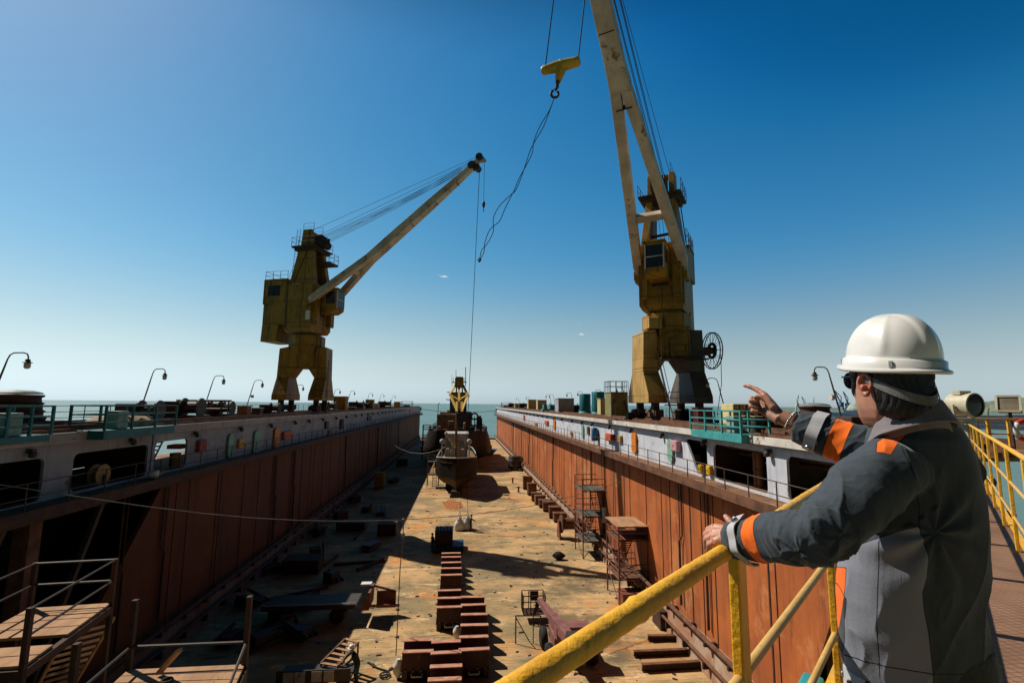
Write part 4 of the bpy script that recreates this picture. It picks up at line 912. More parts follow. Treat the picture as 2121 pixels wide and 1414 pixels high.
# ---- white sacks on the crane ropes
broot = None
for i, bxy in enumerate(bag_xy):
    t = thing('white_sack', ['white woven bulk sack, left of the pair slung from the crane ropes', 'white woven bulk sack, right of the pair slung from the crane ropes'][i], 'sack', bxy, 'white sacks under the left crane')
    s = MB(); rings = []
    for z, w, sq in ((.0, .45, .7), (.12, .55, .8), (.5, .56, .8), (.85, .5, .7), (1.2, .27, .3), (1.45, .1, 0), (1.6, .07, 0)):
        rr = []
        for k in range(16):
            an = 2*math.pi*k/16; sqr = w*(1+.22*sq*math.cos(4*an+math.pi)**2*0) ; e = 2+4*sq
            cxp, cyp = math.cos(an), math.sin(an); q = (abs(cxp)**e+abs(cyp)**e)**(-1/e); q *= w*(1+.05*math.sin(5*an+i+z*3))
            rr.append(bxy+Vector((cxp*q, cyp*q, z)))
        rings.append(rr)
    s.skin(rings); s.build('bag', M_BAG, t, smooth=True)
    s = MB()
    for sx, sy in ((-.3, -.3), (.3, -.3), (.3, .3), (-.3, .3)): s.path([bxy+Vector((sx, sy, 1.0)), bxy+Vector((0, 0, 2.1))], .03, 5)
    s.torus(bxy+Vector((0, 0, 2.2)), .12, .03, AX_X, 10, 5); s.build('lifting_loop', M_PLASTICW, t)

# ---- generic small figure (one continuous skinned body)
def figure(name, label, loc, rz, J, rad, parts, helmet=None, scale=1.0):
    """J: joint -> position, parts: chains of joints; body is one skin-modifier mesh coloured by height"""
    root = thing(name, label, 'person', loc, rz=rz)
    vs, es, idx = [], [], {}
    for k, p in J.items(): idx[k] = len(vs); vs.append(Vector(p)*scale)
    for ch in parts:
        for a, b in zip(ch[:-1], ch[1:]): es.append((idx[a], idx[b]))
    me = bpy.data.meshes.new('tmp'); me.from_pydata([tuple(v) for v in vs], es, [])
    ob = bpy.data.objects.new('tmp', me); col.objects.link(ob)
    ob.modifiers.new('k', 'SKIN'); sv_ = me.skin_vertices[0].data
    for k, i in idx.items(): r_ = rad[k]*scale; sv_[i].radius = (r_, r_) if not isinstance(rad[k], tuple) else rad[k]
    sv_[idx['pelvis']].use_root = True
    m2 = ob.modifiers.new('s', 'SUBSURF'); m2.levels = 2; m2.render_levels = 2
    bpy.context.view_layer.update()
    dg = bpy.context.evaluated_depsgraph_get(); me2 = bpy.data.meshes.new_from_object(ob.evaluated_get(dg))
    bpy.data.objects.remove(ob)
    me2.name = 'body'; o = bpy.data.objects.new('body', me2); col.objects.link(o); o.parent = root
    for p in me2.polygons: p.use_smooth = True
    return root, o, J
M_CLOTHD = pmat('dark work cloth', (0.022, 0.024, 0.032), (0.035, 0.037, 0.045), 6, .9, bump=.2)
M_CLOTHB = pmat('slate blue work cloth', (0.06, 0.075, 0.095), (0.04, 0.05, 0.065), 6, .9, bump=.2)
M_SKINP = pmat('skin', (0.50, 0.27, 0.19), (0.44, 0.22, 0.15), 14, .5, bump=.06, obj=True)
M_HELW = pmat('white helmet shell', (0.80, 0.79, 0.76), (0.76, 0.75, 0.72), 3, .28, spec=.5, bump=0)
def worker(label, loc, rz, bend=0.0, arms='down', cloth=None, leg_cloth=None, helmet=M_HELW):
    cb, sb_ = math.cos(bend), math.sin(bend)
    def up_(z, y=0, x=0): h = z-.95; return (x, y*cb-h*sb_ if False else y-h*sb_, .95+h*cb)
    J = {'pelvis': (0, 0, .95), 'chest': up_(1.28), 'neck0': up_(1.47), 'neck': up_(1.55), 'head': up_(1.66), 'crown': up_(1.75)}
    rad = {'pelvis': .155, 'chest': .17, 'neck0': .09, 'neck': .06, 'head': .095, 'crown': .07}
    parts = [['pelvis', 'chest', 'neck0', 'neck', 'head', 'crown']]
    for sd_, n in ((-1, 'l'), (1, 'r')):
        J['hip'+n] = (sd_*.1, 0, .88); J['knee'+n] = (sd_*.12, -.06, .5); J['ank'+n] = (sd_*.13, .02, .09); J['toe'+n] = (sd_*.14, -.16, .05)
        rad.update({'hip'+n: .105, 'knee'+n: .07, 'ank'+n: .05, 'toe'+n: .045})
        parts.append(['pelvis', 'hip'+n, 'knee'+n, 'ank'+n, 'toe'+n])
        J['sh'+n] = up_(1.42, 0, sd_*.19)
        if arms == 'down': J['el'+n] = (sd_*.26, .02, 1.13); J['wr'+n] = (sd_*.27, -.1, .9); J['hand'+n] = (sd_*.27, -.13, .8)
        else: J['el'+n] = up_(1.25, -.28, sd_*.23); J['wr'+n] = up_(1.12, -.5, sd_*.16); J['hand'+n] = up_(1.1, -.6, sd_*.14)
        rad.update({'sh'+n: .075, 'el'+n: .055, 'wr'+n: .038, 'hand'+n: .04})
        parts.append(['chest', 'sh'+n, 'el'+n, 'wr'+n, 'hand'+n])
    root, o, J = figure('person', label, loc, rz, J, rad, parts)
    me = o.data; me.materials.clear()
    for m in (cloth or M_CLOTHD, leg_cloth or M_CLOTHB, M_SKINP, M_BLACK): me.materials.append(m)
    hands = [Vector(J['handl']), Vector(J['handr'])]; hd = Vector(J['head'])
    for p in me.polygons:
        c = Vector(p.center); k = 0
        if c.z < .93 and min((c-h).length for h in hands) > .2: k = 1
        if c.z < .1: k = 3
        if (c-hd).length < .16 or min((c-h).length for h in hands) < .09: k = 2
        p.material_index = k
    s = MB(); h0 = hd+Vector((0, -.005, .04)); hd = hd+Vector(root.location); h0 = h0+Vector(root.location); s.lathe([(.155, -.012), (.16, 0), (.125, .012), (.122, .05), (.10, .10), (.06, .135), (.001, .145)], h0, 18); s.build('helmet', helmet, root, smooth=True)
    return root
p = atz(738, 1420, 0)
worker('worker in dark clothes and white helmet leaning over a cart on the shaded floor', p, R(-62), .42, 'fwd').scale = (1.18,)*3
p = atz(974, 1100, 0)
worker('worker in black standing beside the white sacks', p, R(100), .15, 'fwd', M_BLACK, M_BLACK, M_BLACK)
p = atz(896, 1143, 0)
worker('worker in black standing at the left of the dark generator', p, R(-60), .1, 'down', M_BLACK, M_BLACK, M_DARK)

# loose chips and litter over the planks
for nm_, m_, cnt, sd0, lab in (('rust_chips', M_RUSTD, 520, 3, 'dark rust chips strewn over the planks'), ('pale_litter', M_WOOD, 160, 5, 'pale splinters strewn over the planks')):
    rs_ = random.Random(sd0); s = MB()
    for _ in range(cnt):
        x_ = rs_.uniform(-9, 13.2); y_ = 22+80*rs_.random()**1.6; k_ = .02+.10*rs_.random()**3; an = rs_.random()*3.1
        Mz = rotz(an); q = [Vector((x_, y_, .002))+Mz @ Vector((a_*k_*rs_.uniform(.5, 2.6), b_*k_, 0)) for a_, b_ in ((-1, -1), (1, -.8), (.8, 1), (-.9, .7))]
        s.hexa(q, [v+Vector((0, 0, .015+k_*.5)) for v in q])
    s.build(nm_, m_, None, loc=(0, 40, 0), kind='stuff', label=lab, cat='litter')
# ---- cart and pallets beside the leaning worker
c0 = atz(640, 1440, 0)
t = thing('parts_cart', 'low dark cart with white panels on its side, under the leaning worker', 'cart', c0)
s = MB(); s.box(c0+Vector((.2, .6, .75)), (3.6, 1.4, .16)); s.box(c0+Vector((.2, -.12, .95)), (3.6, .06, .6)); s.build('bed', M_DARK, t)
for k in (-1.5, 1.6):
    s = MB(); s.lathe([(.05, -.12), (.33, -.12), (.33, .12), (.05, .12)], c0+Vector((k, .1, .34)), 14, AX_Y); s.build('wheel', M_BLACK, t)
for k in (-1.0, -.45, .35, .95):
    s = MB(); s.box(c0+Vector((k, -.17, .95)), (.5, .03, .5)); s.build('panel', M_SHIPW, t)
t = thing('pallet_stack', 'leaning stack of wooden slats beside the stooping worker', 'pallets', atz(705, 1385, 0))
pp0, pp1, pp2, pp3 = atz(665, 1372, 1.0), atz(700, 1378, 1.0), atz(742, 1330, 1.5), atz(715, 1322, 1.5)
for k in range(6):
    s = MB(); a = pp0.lerp(pp3, k/5); b = pp1.lerp(pp2, k/5); s.bar(a, b, .18, .05); s.build('slat', M_WOOD, t)
s = MB(); s.bar(pp0, pp3, .1); s.bar(pp1, pp2, .1); s.tube(pp0, (pp0.x, pp0.y, 0), .05); s.tube(pp1, (pp1.x, pp1.y, 0), .05); s.tube(pp2, (pp2.x, pp2.y, 0), .05); s.tube(pp3, (pp3.x, pp3.y, 0), .05); s.build('frame', M_RUST, t)

# ---- trailer in the shadow
c0 = atz(690, 1292, 0)
t = thing('flat_trailer', 'long dark flat trailer in the shadow, its red brown tailgate catching the sun', 'trailer', c0)
s = MB(); s.box(c0+Vector((-1.6, 1.0, 1.05)), (6.0, 2.2, .2)); s.box(c0+Vector((-1.6, -.12, 1.1)), (6.0, .05, .3)); s.build('bed', M_DARK, t, bevel=.03)
s = MB(); s.box(c0+Vector((-1.6, -.14, 1.32)), (6.0, .04, .06)); s.build('bed_rim', M_GREY, t)
for k in (-3.4, .2):
    for yy in (0, 2.0):
        s = MB(); s.lathe([(.05, -.15), (.45, -.15), (.5, 0), (.45, .15), (.05, .15)], c0+Vector((k, yy, .5)), 16, AX_Y); s.build('wheel', M_BLACK, t)
e0 = c0+Vector((2.2, .6, 0))
s = MB(); s.hexa([e0+Vector(v) for v in ((-.5, -.9, .9), (.1, -.9, .9), (.1, .9, .9), (-.5, .9, .9))], [e0+Vector(v) for v in ((.0, -.9, 2.0), (.15, -.9, 2.0), (.15, .9, 2.0), (.0, .9, 2.0))]); s.box(e0+Vector((1.0, .7, 1.0)), (1.3, .12, 1.1)); s.bar(e0+Vector((.1, -.7, 1.1)), e0+Vector((1.9, .6, .6)), .14); s.bar(e0+Vector((.1, .7, 1.9)), e0+Vector((1.6, .7, 1.5)), .12); s.build('tailgate', M_RUSTR, t)
s = MB(); s.box(e0+Vector((-.3, .2, 2.2)), (.7, .5, .12)); s.build('white_board', M_PLASTICW, t)
# scrap in the shadow
M_SCR = M_DARK
def crate(label, px, py, size, m, name='steel_crate', cat='crate', legs=True):
    p = atz(px, py, 0); t = thing(name, label, cat, p); sx, sy, sz = size
    s = MB(); s.mm(p.x-sx/2, p.x+sx/2, p.y, p.y+sy, .12, sz); s.build('box', m, t, bevel=.03)
    s = MB(); s.mm(p.x-sx/2-.04, p.x+sx/2+.04, p.y-.04, p.y+sy+.04, sz, sz+.06); s.build('lid', m, t)
    s = MB(); s.mm(p.x-sx/2, p.x-sx/2+.15, p.y, p.y+sy, 0, .118); s.mm(p.x+sx/2-.15, p.x+sx/2, p.y, p.y+sy, 0, .118); s.build('skid', M_DARK, t)
    return t
crate('dull yellow upright cabinet standing in the shadow by the left wall', 784, 1012, (1.6, 1.4, 2.6), pmat('dull yellow cabinet', (.33, .21, .02), None, 2, .6, rust=.3), 'cabinet', 'cabinet')
crate('dark crate in the shadow nearest the sunlit floor, left of the generator', 800, 1110, (2.0, 1.5, 1.2), M_RUSTD)
crate('dark long crate lying along the foot of the left wall', 725, 1100, (3.2, 1.3, .9), M_DARK)
crate('dark crate farthest along the left wall foot', 832, 965, (2.4, 2, 1.6), M_DARK)
crate('low rusty bin between the trailer and the wall', 620, 1190, (3.0, 1.8, 1.1), M_RUSTD, 'scrap_bin', 'bin')
def beams(label, pts, r=.09, m=M_RUSTD, name='steel_bar', cat='steel bar', z=.12):
    s = MB()
    for a, b in pts: s.bar(atz(*a, z), atz(*b, z), r*2, r*2)
    return s.build(name, m, None, label=label, cat=cat)
beams('dark bar lying slantwise in the shadow above the trailer', [((650, 1185), (700, 1150))])
beams('long dark pipe lying in the shadow beyond the trailer', [((690, 1168), (800, 1160))])
beams('bent rusty bar in the shadow pointing at the sunlit floor', [((740, 1180), (800, 1155))], .12)
beams('dark pipe lying in the shadow near the shadow edge', [((735, 1115), (762, 1085))], .1)
beams('long thin bar on the floor left of the trailer', [((560, 1240), (680, 1215))], .1)
beams('curved dark hose on the floor beside the cart', [((762, 1371), (782, 1383)), ((782, 1383), (806, 1390))], .04, M_BLACK, 'hose', 'hose', .04)
rs_ = random.Random(12)  # dark pieces, packed in partly to deepen the tone of the shaded floor
for i, (px, py) in enumerate(((600, 1130), (655, 1150), (690, 1205), (560, 1185), (760, 1060), (705, 1075), (770, 1135), (640, 1255), (585, 1290), (520, 1250), (560, 1330), (735, 1040), (790, 1065), (815, 1000), (660, 1110), (480, 1330), (620, 1320))):
    p = atz(px, py, 0); t = thing('scrap_steel', 'dark scrap steel lying in the deep shadow along the left wall', 'scrap', p, 'dark scrap in the left shadow')
    s = MB(); an = rs_.random()*3; L_s = 1.2+rs_.random()*1.8; Mz = rotz(an)
    for k in range(3): q0 = p+Mz @ Vector((-L_s/2, -.5+.5*k, .12+.1*k)); q1 = p+Mz @ Vector((L_s/2*(.6+.4*rs_.random()), -.5+.5*k+rs_.uniform(-.2, .2), .12+rs_.random()*.9)); s.bar(q0, q1, .16, .2)
    s.build('bars', M_DARK, t); s = MB(); s.box(p+Mz @ Vector((.1, .1, .25+.1*(i % 3))), (L_s*.8, .9, .5+.2*(i % 3)), an); s.build('plate_box', M_RUSTD if i % 2 else M_DARK, t, bevel=.03)
# valve wheel on the floor
w0 = atz(797, 1400, 0)
t = thing('hand_wheel', 'small spoked iron hand wheel lying on the planks', 'hand wheel', w0); s = MB(); s.torus(w0+Vector((0, 0, .08)), .27, .04, None, 18, 6); s.build('rim', M_BLACK, t); s = MB()
for k in range(3): a = math.pi*k/3; d_ = Vector((math.cos(a), math.sin(a), 0))*.26; s.tube(w0+Vector((0, 0, .08))-d_, w0+Vector((0, 0, .08))+d_, .025, 5)
s.build('spoke', M_BLACK, t)
# white scraps
for lab, px, py, w in (('white plastic scrap by the left pair of keel blocks', 824, 1403, .55), ('white rag tucked behind the gap file of keel blocks', 946, 1326, .5)):
    p = atz(px, py, 0); s = MB(); rr = []
    for i in range(7):
        rr.append([p+Vector((math.cos(2*math.pi*k/10)*w*.5*math.sin(math.pi*(i+.6)/7.5)*(1+.25*math.sin(3*k+i)), math.sin(2*math.pi*k/10)*w*.4*math.sin(math.pi*(i+.6)/7.5), i/6*w*1.7)) for k in range(10)])
    s.skin(rr); s.build('plastic_sheet', M_PLASTICW, None, label=lab, cat='scrap', smooth=True)

# ---- right side of the floor
p = atz(1066, 973, 0)
t = thing('storage_tank', 'dark upright tank standing on the floor by the right wall', 'tank', p)
s = MB(); s.lathe([(.02, .4), (1.3, .4), (1.4, .5), (1.4, 2.9), (1.3, 3.05), (.4, 3.2), (.02, 3.2)], p, 20); s.build('shell', M_DARK, t, smooth=True)
for k in range(4): s = MB(); a = R(45+90*k); s.tube(p+Vector((math.cos(a), math.sin(a), 0)), p+Vector((math.cos(a), math.sin(a), .6)), .1); s.build('leg', M_DARK, t)
s = MB(); s.torus(p+Vector((0, 0, 2.2)), 1.41, .05, None, 24, 5); s.torus(p+Vector((0, 0, 1.1)), 1.41, .05, None, 24, 5); s.build('hoop', M_STEEL, t)
blk = [(1093, 1014, 1.5, 2.0), (1103, 1026, 1.4, 1.7), (1112, 1038, 1.6, 1.1), (1120, 1046, 1.5, 1.2), (1128, 1052, 1.5, 1.0), (1138, 1060, 1.7, 1.2), (1150, 1074, 1.5, 1.3), (1160, 1082, 1.5, 1.0)]
br = None
for i, (px, py, w, h) in enumerate(blk):
    p = atz(px, py, 0); lab = 'rust brown support block in the row along the right wall, %s from the far end' % (ORD+['seventh', 'eighth'])[i]
    if br is None:
        br = thing('support_block', lab, 'support block', (0, 0, 0), 'support blocks along the right wall')
        s = MB(); s.mm(-.75, .75, 0, 1.0, .2, 1.0); s.mm(-.8, .8, -.05, 1.05, 1.0, 1.12); s.build('body', M_RUST, br, bevel=.03)
        s = MB(); s.mm(-.7, .7, .05, .95, 0, .2); s.build('base', M_BLACK, br)
        br.location = p; br.scale = (w/1.5, 1, h)
    else: dup(br, p, random.uniform(-.1, .1), lab, scale=(w/1.5, 1, h))
for lab, px, py in (('short rusty stub bollard on the floor, the farther of two', 1062, 1000), ('short rusty stub bollard on the floor, the nearer of two', 1074, 1019)):
    p = atz(px, py, 0); s = MB(); s.lathe([(.02, 0), (.18, 0), (.15, .1), (.15, .8), (.22, .85), (.22, .95), (.02, 1.0)], p, 10); s.build('stub_bollard', M_RUSTR, None, loc=p, label=lab, cat='bollard', group='two stub bollards')
# winch beyond the first stair tower
p = atz(1182, 1118, 0)
t = thing('floor_winch', 'rusty winch with a big drum beside the right wall', 'winch', p)
s = MB(); s.lathe([(.02, -.9), (.95, -.9), (.95, -.75), (.6, -.75), (.6, .75), (.95, .75), (.95, .9), (.02, .9)], p+Vector((0, .9, 1.5)), 20, AX_X); s.build('drum', M_RUST, t)
for k in (-1.1, 1.1): s = MB(); s.hexa([p+Vector((k-.08, 0, 0)), p+Vector((k+.08, 0, 0)), p+Vector((k+.08, 1.8, 0)), p+Vector((k-.08, 1.8, 0))], [p+Vector((k-.08, .6, 1.9)), p+Vector((k+.08, .6, 1.9)), p+Vector((k+.08, 1.2, 1.9)), p+Vector((k-.08, 1.2, 1.9))]); s.build('side_frame', M_RUSTR, t)
s = MB(); s.box(p+Vector((1.5, .9, .8)), (.7, 1.2, 1.4)); s.build('gearbox', M_RUSTD, t, bevel=.05)
# stair towers
a = atz(1208, 1157, 0)
T1 = scaffold('stair_tower', 'farther, taller rusty stair tower by the right wall, white rag on it', 'stair tower', a.x, a.x+2.6, a.y, a.y+3.2, 0, [1.6, 3.9, 6.3], M_RUSTR, deckmat=pmat('green grey grating', (.10, .11, .09), None, 3, .8, rust=.3), r=.06)
s = MB(); q = Vector((a.x+2.1, a.y-.05, 4.7)); rr = []
for i in range(6): rr.append([q+Vector((math.cos(2*math.pi*k/8)*.22*(1+.3*math.sin(k*2+i)), math.sin(2*math.pi*k/8)*.12, -.28*i)) for k in range(8)])
s.skin(rr); s.build('white_rag', M_PLASTICW, None, label='white rag hanging from the rail of the farther stair tower', cat='rag', smooth=True)
a = atz(1284, 1254, 0)
T2 = scaffold('stair_tower', 'nearer, shorter rusty stair tower by the right wall, wooden top deck', 'stair tower', a.x, a.x+2.3, a.y, a.y+3.0, 0, [1.9, 4.6], M_RUSTR, railh=.9, deckmat=M_RUST, r=.065)
s = MB(); s.mm(a.x-.1, a.x+2.4, a.y-.1, a.y+3.1, 5.5, 5.56); s.build('roof_deck', M_WOOD, T2)
crate('red brown steel box at the foot of the nearer stair tower', 1315, 1262, (1.7, 1.2, 1.0), M_RUSTR, 'steel_box', 'box')
crate('dark lump of a crate half hidden by the yellow handrail', 1390, 1305, (1.4, 1.4, 1.1), M_RUSTD)
# lying beams on rusty plates
M_PLATE = pmat('tan rusty plate', (.46, .27, .12), (.36, .19, .08), .8, .85, rust=.4, rustcol=(.35, .15, .06))
def plate(label, q): s = MB(); a = [atz(x, y, 0) for x, y in q]; s.hexa([Vector((v.x, v.y, .004)) for v in a], [Vector((v.x, v.y, .03)) for v in a]); s.build('steel_plate', M_PLATE, None, label=label, cat='steel plate')
plate('tan rusty steel plate lying under the middle loose beam', [(1326, 1354), (1420, 1348), (1437, 1344), (1408, 1330), (1312, 1336)])
plate('tan rusty steel plate lying under the nearest loose beam', [(1336, 1378), (1470, 1372), (1428, 1354), (1322, 1358)])
def ibeam(label, a, b, h=.28):
    p, q = atz(*a, .2), atz(*b, .2); t = thing('loose_beam', label, 'beam', p, 'loose rusty beams on the floor')
    u_ = Vector((0, 0, 1))
    s = MB(); s.bar(p, q, .08, h); s.build('web', M_RUSTD, t); s = MB(); s.bar(p+u_*h*.5, q+u_*h*.5, .24, .05); s.build('top_flange', M_RUST, t); s = MB(); s.bar(p-u_*(h*.5-.02), q-u_*(h*.5-.02), .24, .05); s.build('bottom_flange', M_RUSTD, t)
ibeam('rusty beam lying loose on the floor, farthest of three', (1342, 1320), (1404, 1320)); ibeam('rusty beam lying loose on the floor, middle of three', (1313, 1353), (1428, 1348)); ibeam('rusty beam lying loose on the floor, nearest and longest of three', (1330, 1382), (1468, 1374), .36)
s = MB(); p = atz(1370, 1358, 0); s.torus(p+Vector((0, 0, .06)), .16, .04, None, 14, 6); s.build('shackle', M_RUSTD, None, label='small rusty ring lying between two loose beams', cat='ring')
p = atz(1157, 1158, 0); s = MB(); rr = []
for i in range(5): rr.append([p+Vector((math.cos(2*math.pi*k/9)*.55*math.sin(math.pi*(i+.7)/5.6)*(1+.3*math.sin(2.3*k+i)), math.sin(2*math.pi*k/9)*.4*math.sin(math.pi*(i+.7)/5.6), i*.17)) for k in range(9)])
s.skin(rr); s.build('scrap_lump', M_BLACK, None, label='small black lump of scrap on the sunlit planks', cat='scrap')
# boom lift
b0 = atz(1166, 1378, 0)
t = thing('boom_lift', 'purple red boom lift, its arm stretched low over the floor', 'boom lift', b0)
M_PUR = pmat('faded purple red paint', (.26, .105, .095), (.17, .07, .065), 2, .6, rust=.25, rustcol=(.15, .07, .05))
s = MB(); s.box(b0+Vector((.5, 1.1, 1.05)), (1.9, 2.0, .7)); s.box(b0+Vector((.6, .2, 1.75)), (2.0, .9, .7)); s.build('chassis', M_PUR, t, bevel=.05)
for kx in (-.75, 1.75):
    for ky in (.1, 2.1):
        s = MB(); s.lathe([(.05, -.2), (.5, -.2), (.58, -.1), (.58, .1), (.5, .2), (.05, .2)], b0+Vector((kx, ky, .58)), 18, AX_X); s.build('wheel', M_BLACK, t, smooth=True)
jb = Vector(atz(1185, 1330, 2.2)); je = Vector(atz(1117, 1242, 1.5))
d_ = (je-jb)
s = MB(); s.bar(jb-d_*.03, jb+d_*.55, .5, .55); s.bar(jb+d_*.5, jb+d_*.85, .38, .42); s.bar(jb+d_*.8, je, .28, .3); s.build('arm', M_PUR, t, bevel=.02)
s = MB(); s.hexa([jb+Vector(v) for v in ((-.4, -.6, -.9), (.6, -.6, -.9), (.6, .5, -.9), (-.4, .5, -.9))], [jb+Vector(v) for v in ((-.25, -.35, .45), (.45, -.35, .45), (.45, .3, .45), (-.25, .3, .45))]); s.build('turntable', M_DARK, t)
s = MB(); bk = Vector((je.x-.3, je.y+.6, .55)); x0, x1, y0, y1 = bk.x-.75, bk.x+.75, bk.y-.4, bk.y+.6
s.mm(x0, x1, y0, y1, bk.z-.06, bk.z)
railing(s, [(x0, y0, bk.z), (x1, y0, bk.z), (x1, y1, bk.z), (x0, y1, bk.z), (x0, y0, bk.z)], 1.15, .035, (.33, .66, 1), .5); s.box((bk.x+.1, y1-.2, bk.z+.9), (.55, .3, .6)); s.bar(je, (bk.x, y0, bk.z), .2); s.build('basket', M_RUSTD, t)
s = MB(); fr0 = atz(1068, 1332, 0); fr1 = atz(1120, 1332, 0); s.tube(fr0, fr0+Vector((0, 0, 1.6)), .04); s.tube(fr1, fr1+Vector((0, 0, 1.6)), .04); s.tube(fr0+Vector((0, 0, 1.6)), fr1+Vector((0, 0, 1.6)), .04); s.tube(fr0+Vector((0, 0, 1.5)), Vector(atz(1095, 1325, .02)), .03); s.tube(fr0.lerp(fr1, .7), fr0.lerp(fr1, .7)+Vector((0, 0, 1.6)), .03)
s.build('bent_pipe_stand', M_RUSTD, None, label='thin bent pipe frame standing left of the boom lift', cat='pipe frame')

# ---- wires strung over the dock
s = MB(); k0_ = aty(836, 1076, 30)
ctl = [(atx(0, 1003, -15.8)), k0_, (atx(1290, 995, 12.9))]
pts = [ctl[0].lerp(ctl[1], i/8)-Vector((0, 0, .5*math.sin(math.pi*i/8))) for i in range(9)]+[ctl[1].lerp(ctl[2], i/8)-Vector((0, 0, .6*math.sin(math.pi*i/8))) for i in range(1, 9)]
s.path(pts, .02, 5); s.build('span_wire', M_CABLEG, None, label='thin grey wire strung across the dock from wing to wing', cat='wire')
s = MB(); s.path([k0_, k0_+Vector((0, 0, -1.0)), Vector((k0_.x-.1, k0_.y, 5)), Vector((k0_.x-.15, k0_.y, .3))], .03, 5); s.ball(k0_, .09, 6); s.ball(k0_-Vector((0, 0, .9)), .09, 6, (1, 1, 2.0)); s.build('hanging_cable', M_CABLEG, None, label='thin cable hanging straight down from the span wire to the floor', cat='cable')

# ---- work platforms near the left wing
def work_platform(label, corners, zdeck, holes, m, posts, fr_=(.5, .98)):
    """corners: pixel corners of the plank deck at height zdeck (clockwise from near left)"""
    C4 = [Vector(atz(x, y, zdeck)) for x, y in corners]
    ctr = sum(C4, Vector())/4
    t = thing('work_platform', label, 'platform', (ctr.x, ctr.y, 0))
    nl, fl, fr, nr = C4
    n = 7
    for i in range(n):
        if i in holes: continue
        a0, a1 = i/n+.006, (i+1)/n-.006
        q = [nl.lerp(fl, a0), nr.lerp(fr, a0), nr.lerp(fr, a1), nl.lerp(fl, a1)]
        s = MB(); s.hexa([p-Vector((0, 0, .06)) for p in q], q); s.build('deck_plank', M_WOOD, t)
    s = MB()
    for a, b in ((nl, fl), (fl, fr), (fr, nr), (nr, nl)): s.bar(a-Vector((0, 0, .16)), b-Vector((0, 0, .16)), .12, .18)
    s.build('deck_frame', m, t)
    for k, (c, h) in enumerate(zip(C4, posts)):
        s = MB(); s.bar((c.x, c.y, 0), (c.x, c.y, zdeck+h), .10); s.build('post', m, t)
    s = MB()
    for a, b, ha, hb in ((nl, fl, posts[0], posts[1]), (fl, fr, posts[1], posts[2]), (fr, nr, posts[2], posts[3])):
        for f in fr_: s.tube(a+Vector((0, 0, ha*f)), b+Vector((0, 0, hb*f)), .03, 6)
    s.build('handrail', M_DARK, t)  # dark colour stands in for rails seen against the light
    s = MB()
    for a, b in ((nl, fl), (fr, nr), (nr, nl)):
        s.tube(Vector((a.x, a.y, 1.0)), Vector((b.x, b.y, zdeck-.3)), .045, 6)
    s.build('brace', m, t)
    return t, C4
tp1, C1 = work_platform('plank work platform on rusty posts at the far left, stair leaning on it', [(-190, 1395), (62, 1258), (230, 1247), (48, 1378)], 9.2, (2,), M_RUSTD, (1.1, 1.1, 1.1, 1.1))
s = MB(); ladder(s, Vector(atz(190, 1290, 8.7)), Vector(atz(105, 1440, 6.0)), .9, (.6, .5, 0), .05, .35); st_ = s.build('stair', M_WOOD, tp1)
tp2, C2_ = work_platform('plank work platform on rusty posts at the bottom edge of the view', [(140, 1500), (266, 1385), (507, 1374), (450, 1500)], 9.0, (), M_RUSTD, (1.3, 1.35, 1.35, .5), (.32,))
s = MB(); a = Vector(atz(330, 1392, 9.05)); b = Vector(atz(372, 1345, 9.6)); s.bar(a, b, .12, .06); s.build('leaning_board', M_WOOD, None, label='short board leaning up from the bottom plank platform', cat='board')
s = MB(); a = Vector(atz(345, 1412, 9.03)); s.torus(a+Vector((0, 0, .03)), .09, .03, None, 14, 6); s.build('rubber_ring', M_BLACK, None, label='small black ring lying on the bottom plank platform', cat='ring')
# ================================================================== things on the decks and on the wing walls
def ondeck(px, X, z=13.1):
    """deck point at lateral X seen in image column px"""
    az = math.atan((px-CX)/F_PX)+YAW; return Vector((X, X/math.tan(az), z))
# ---- goose neck deck lamps
lampp = thing('deck_lamp', 'x', 'deck lamp')
s = MB(); pts = [(0, 0, 0), (.10, 0, .6), (.55, 0, 2.6), (.72, 0, 3.35), (.80, 0, 3.55), (.95, 0, 3.66), (1.35, 0, 3.68), (1.52, 0, 3.62), (1.58, 0, 3.48), (1.58, 0, 3.36)]
s.loft([(p, .045 if i < 3 else .032) for i, p in enumerate(pts)], 7); s.lathe([(.10, 0), (.08, .35), (.04, .4)], (0, 0, 0), 8); s.build('pole', M_RAILD, lampp, smooth=True)
s = MB(); s.lathe([(.03, .22), (.09, .2), (.11, .08), (.19, .05), (.19, .02), (.03, .02)], (1.58, 0, 3.16), 12); s.build('lamp_cap', M_DARK, lampp)
s = MB(); s.lathe([(.11, 0), (.135, -.06), (.135, -.2), (.09, -.28), (.001, -.3)], (1.58, 0, 3.18), 12); s.build('lamp_glass', pmat('lamp glass', (.55, .50, .40), (.42, .38, .30), 4, .25, spec=.6, bump=0), lampp, smooth=True)
floodp = MB()
def lamp_series(cols, X, rz, txts, grp, flood=()):
    for i, (px, tx) in enumerate(zip(cols, txts)):
        p = ondeck(px, X)
        lab = 'leaning goose neck deck lamp, '+tx
        if 'done' not in lamp_series.__dict__:
            o = lampp; o.location = p; o.rotation_euler.z = rz; o['label'] = lab; o['group'] = grp; lamp_series.done = 1
        else: o = dup(lampp, p, rz, lab, grp)
        o.rotation_euler.z = rz+random.uniform(-.12, .12)
        if i in flood:
            s = MB(); s.box((.42, 0, 1.95), (.1, .1, .1)); s.lathe([(.05, 0), (.16, .05), (.18, .25), (.02, .25)], (.5, 0, 1.95), 10, AX_X); 
            f = s.build('side_floodlight', M_FASCIA, None, loc=(0, 0, 0)); f.parent = o
ordl = ['%s on the left wing counting from the near end' % k for k in ('first', 'second', 'third', 'fourth', 'fifth', 'sixth', 'seventh', 'eighth', 'ninth', 'tenth')]
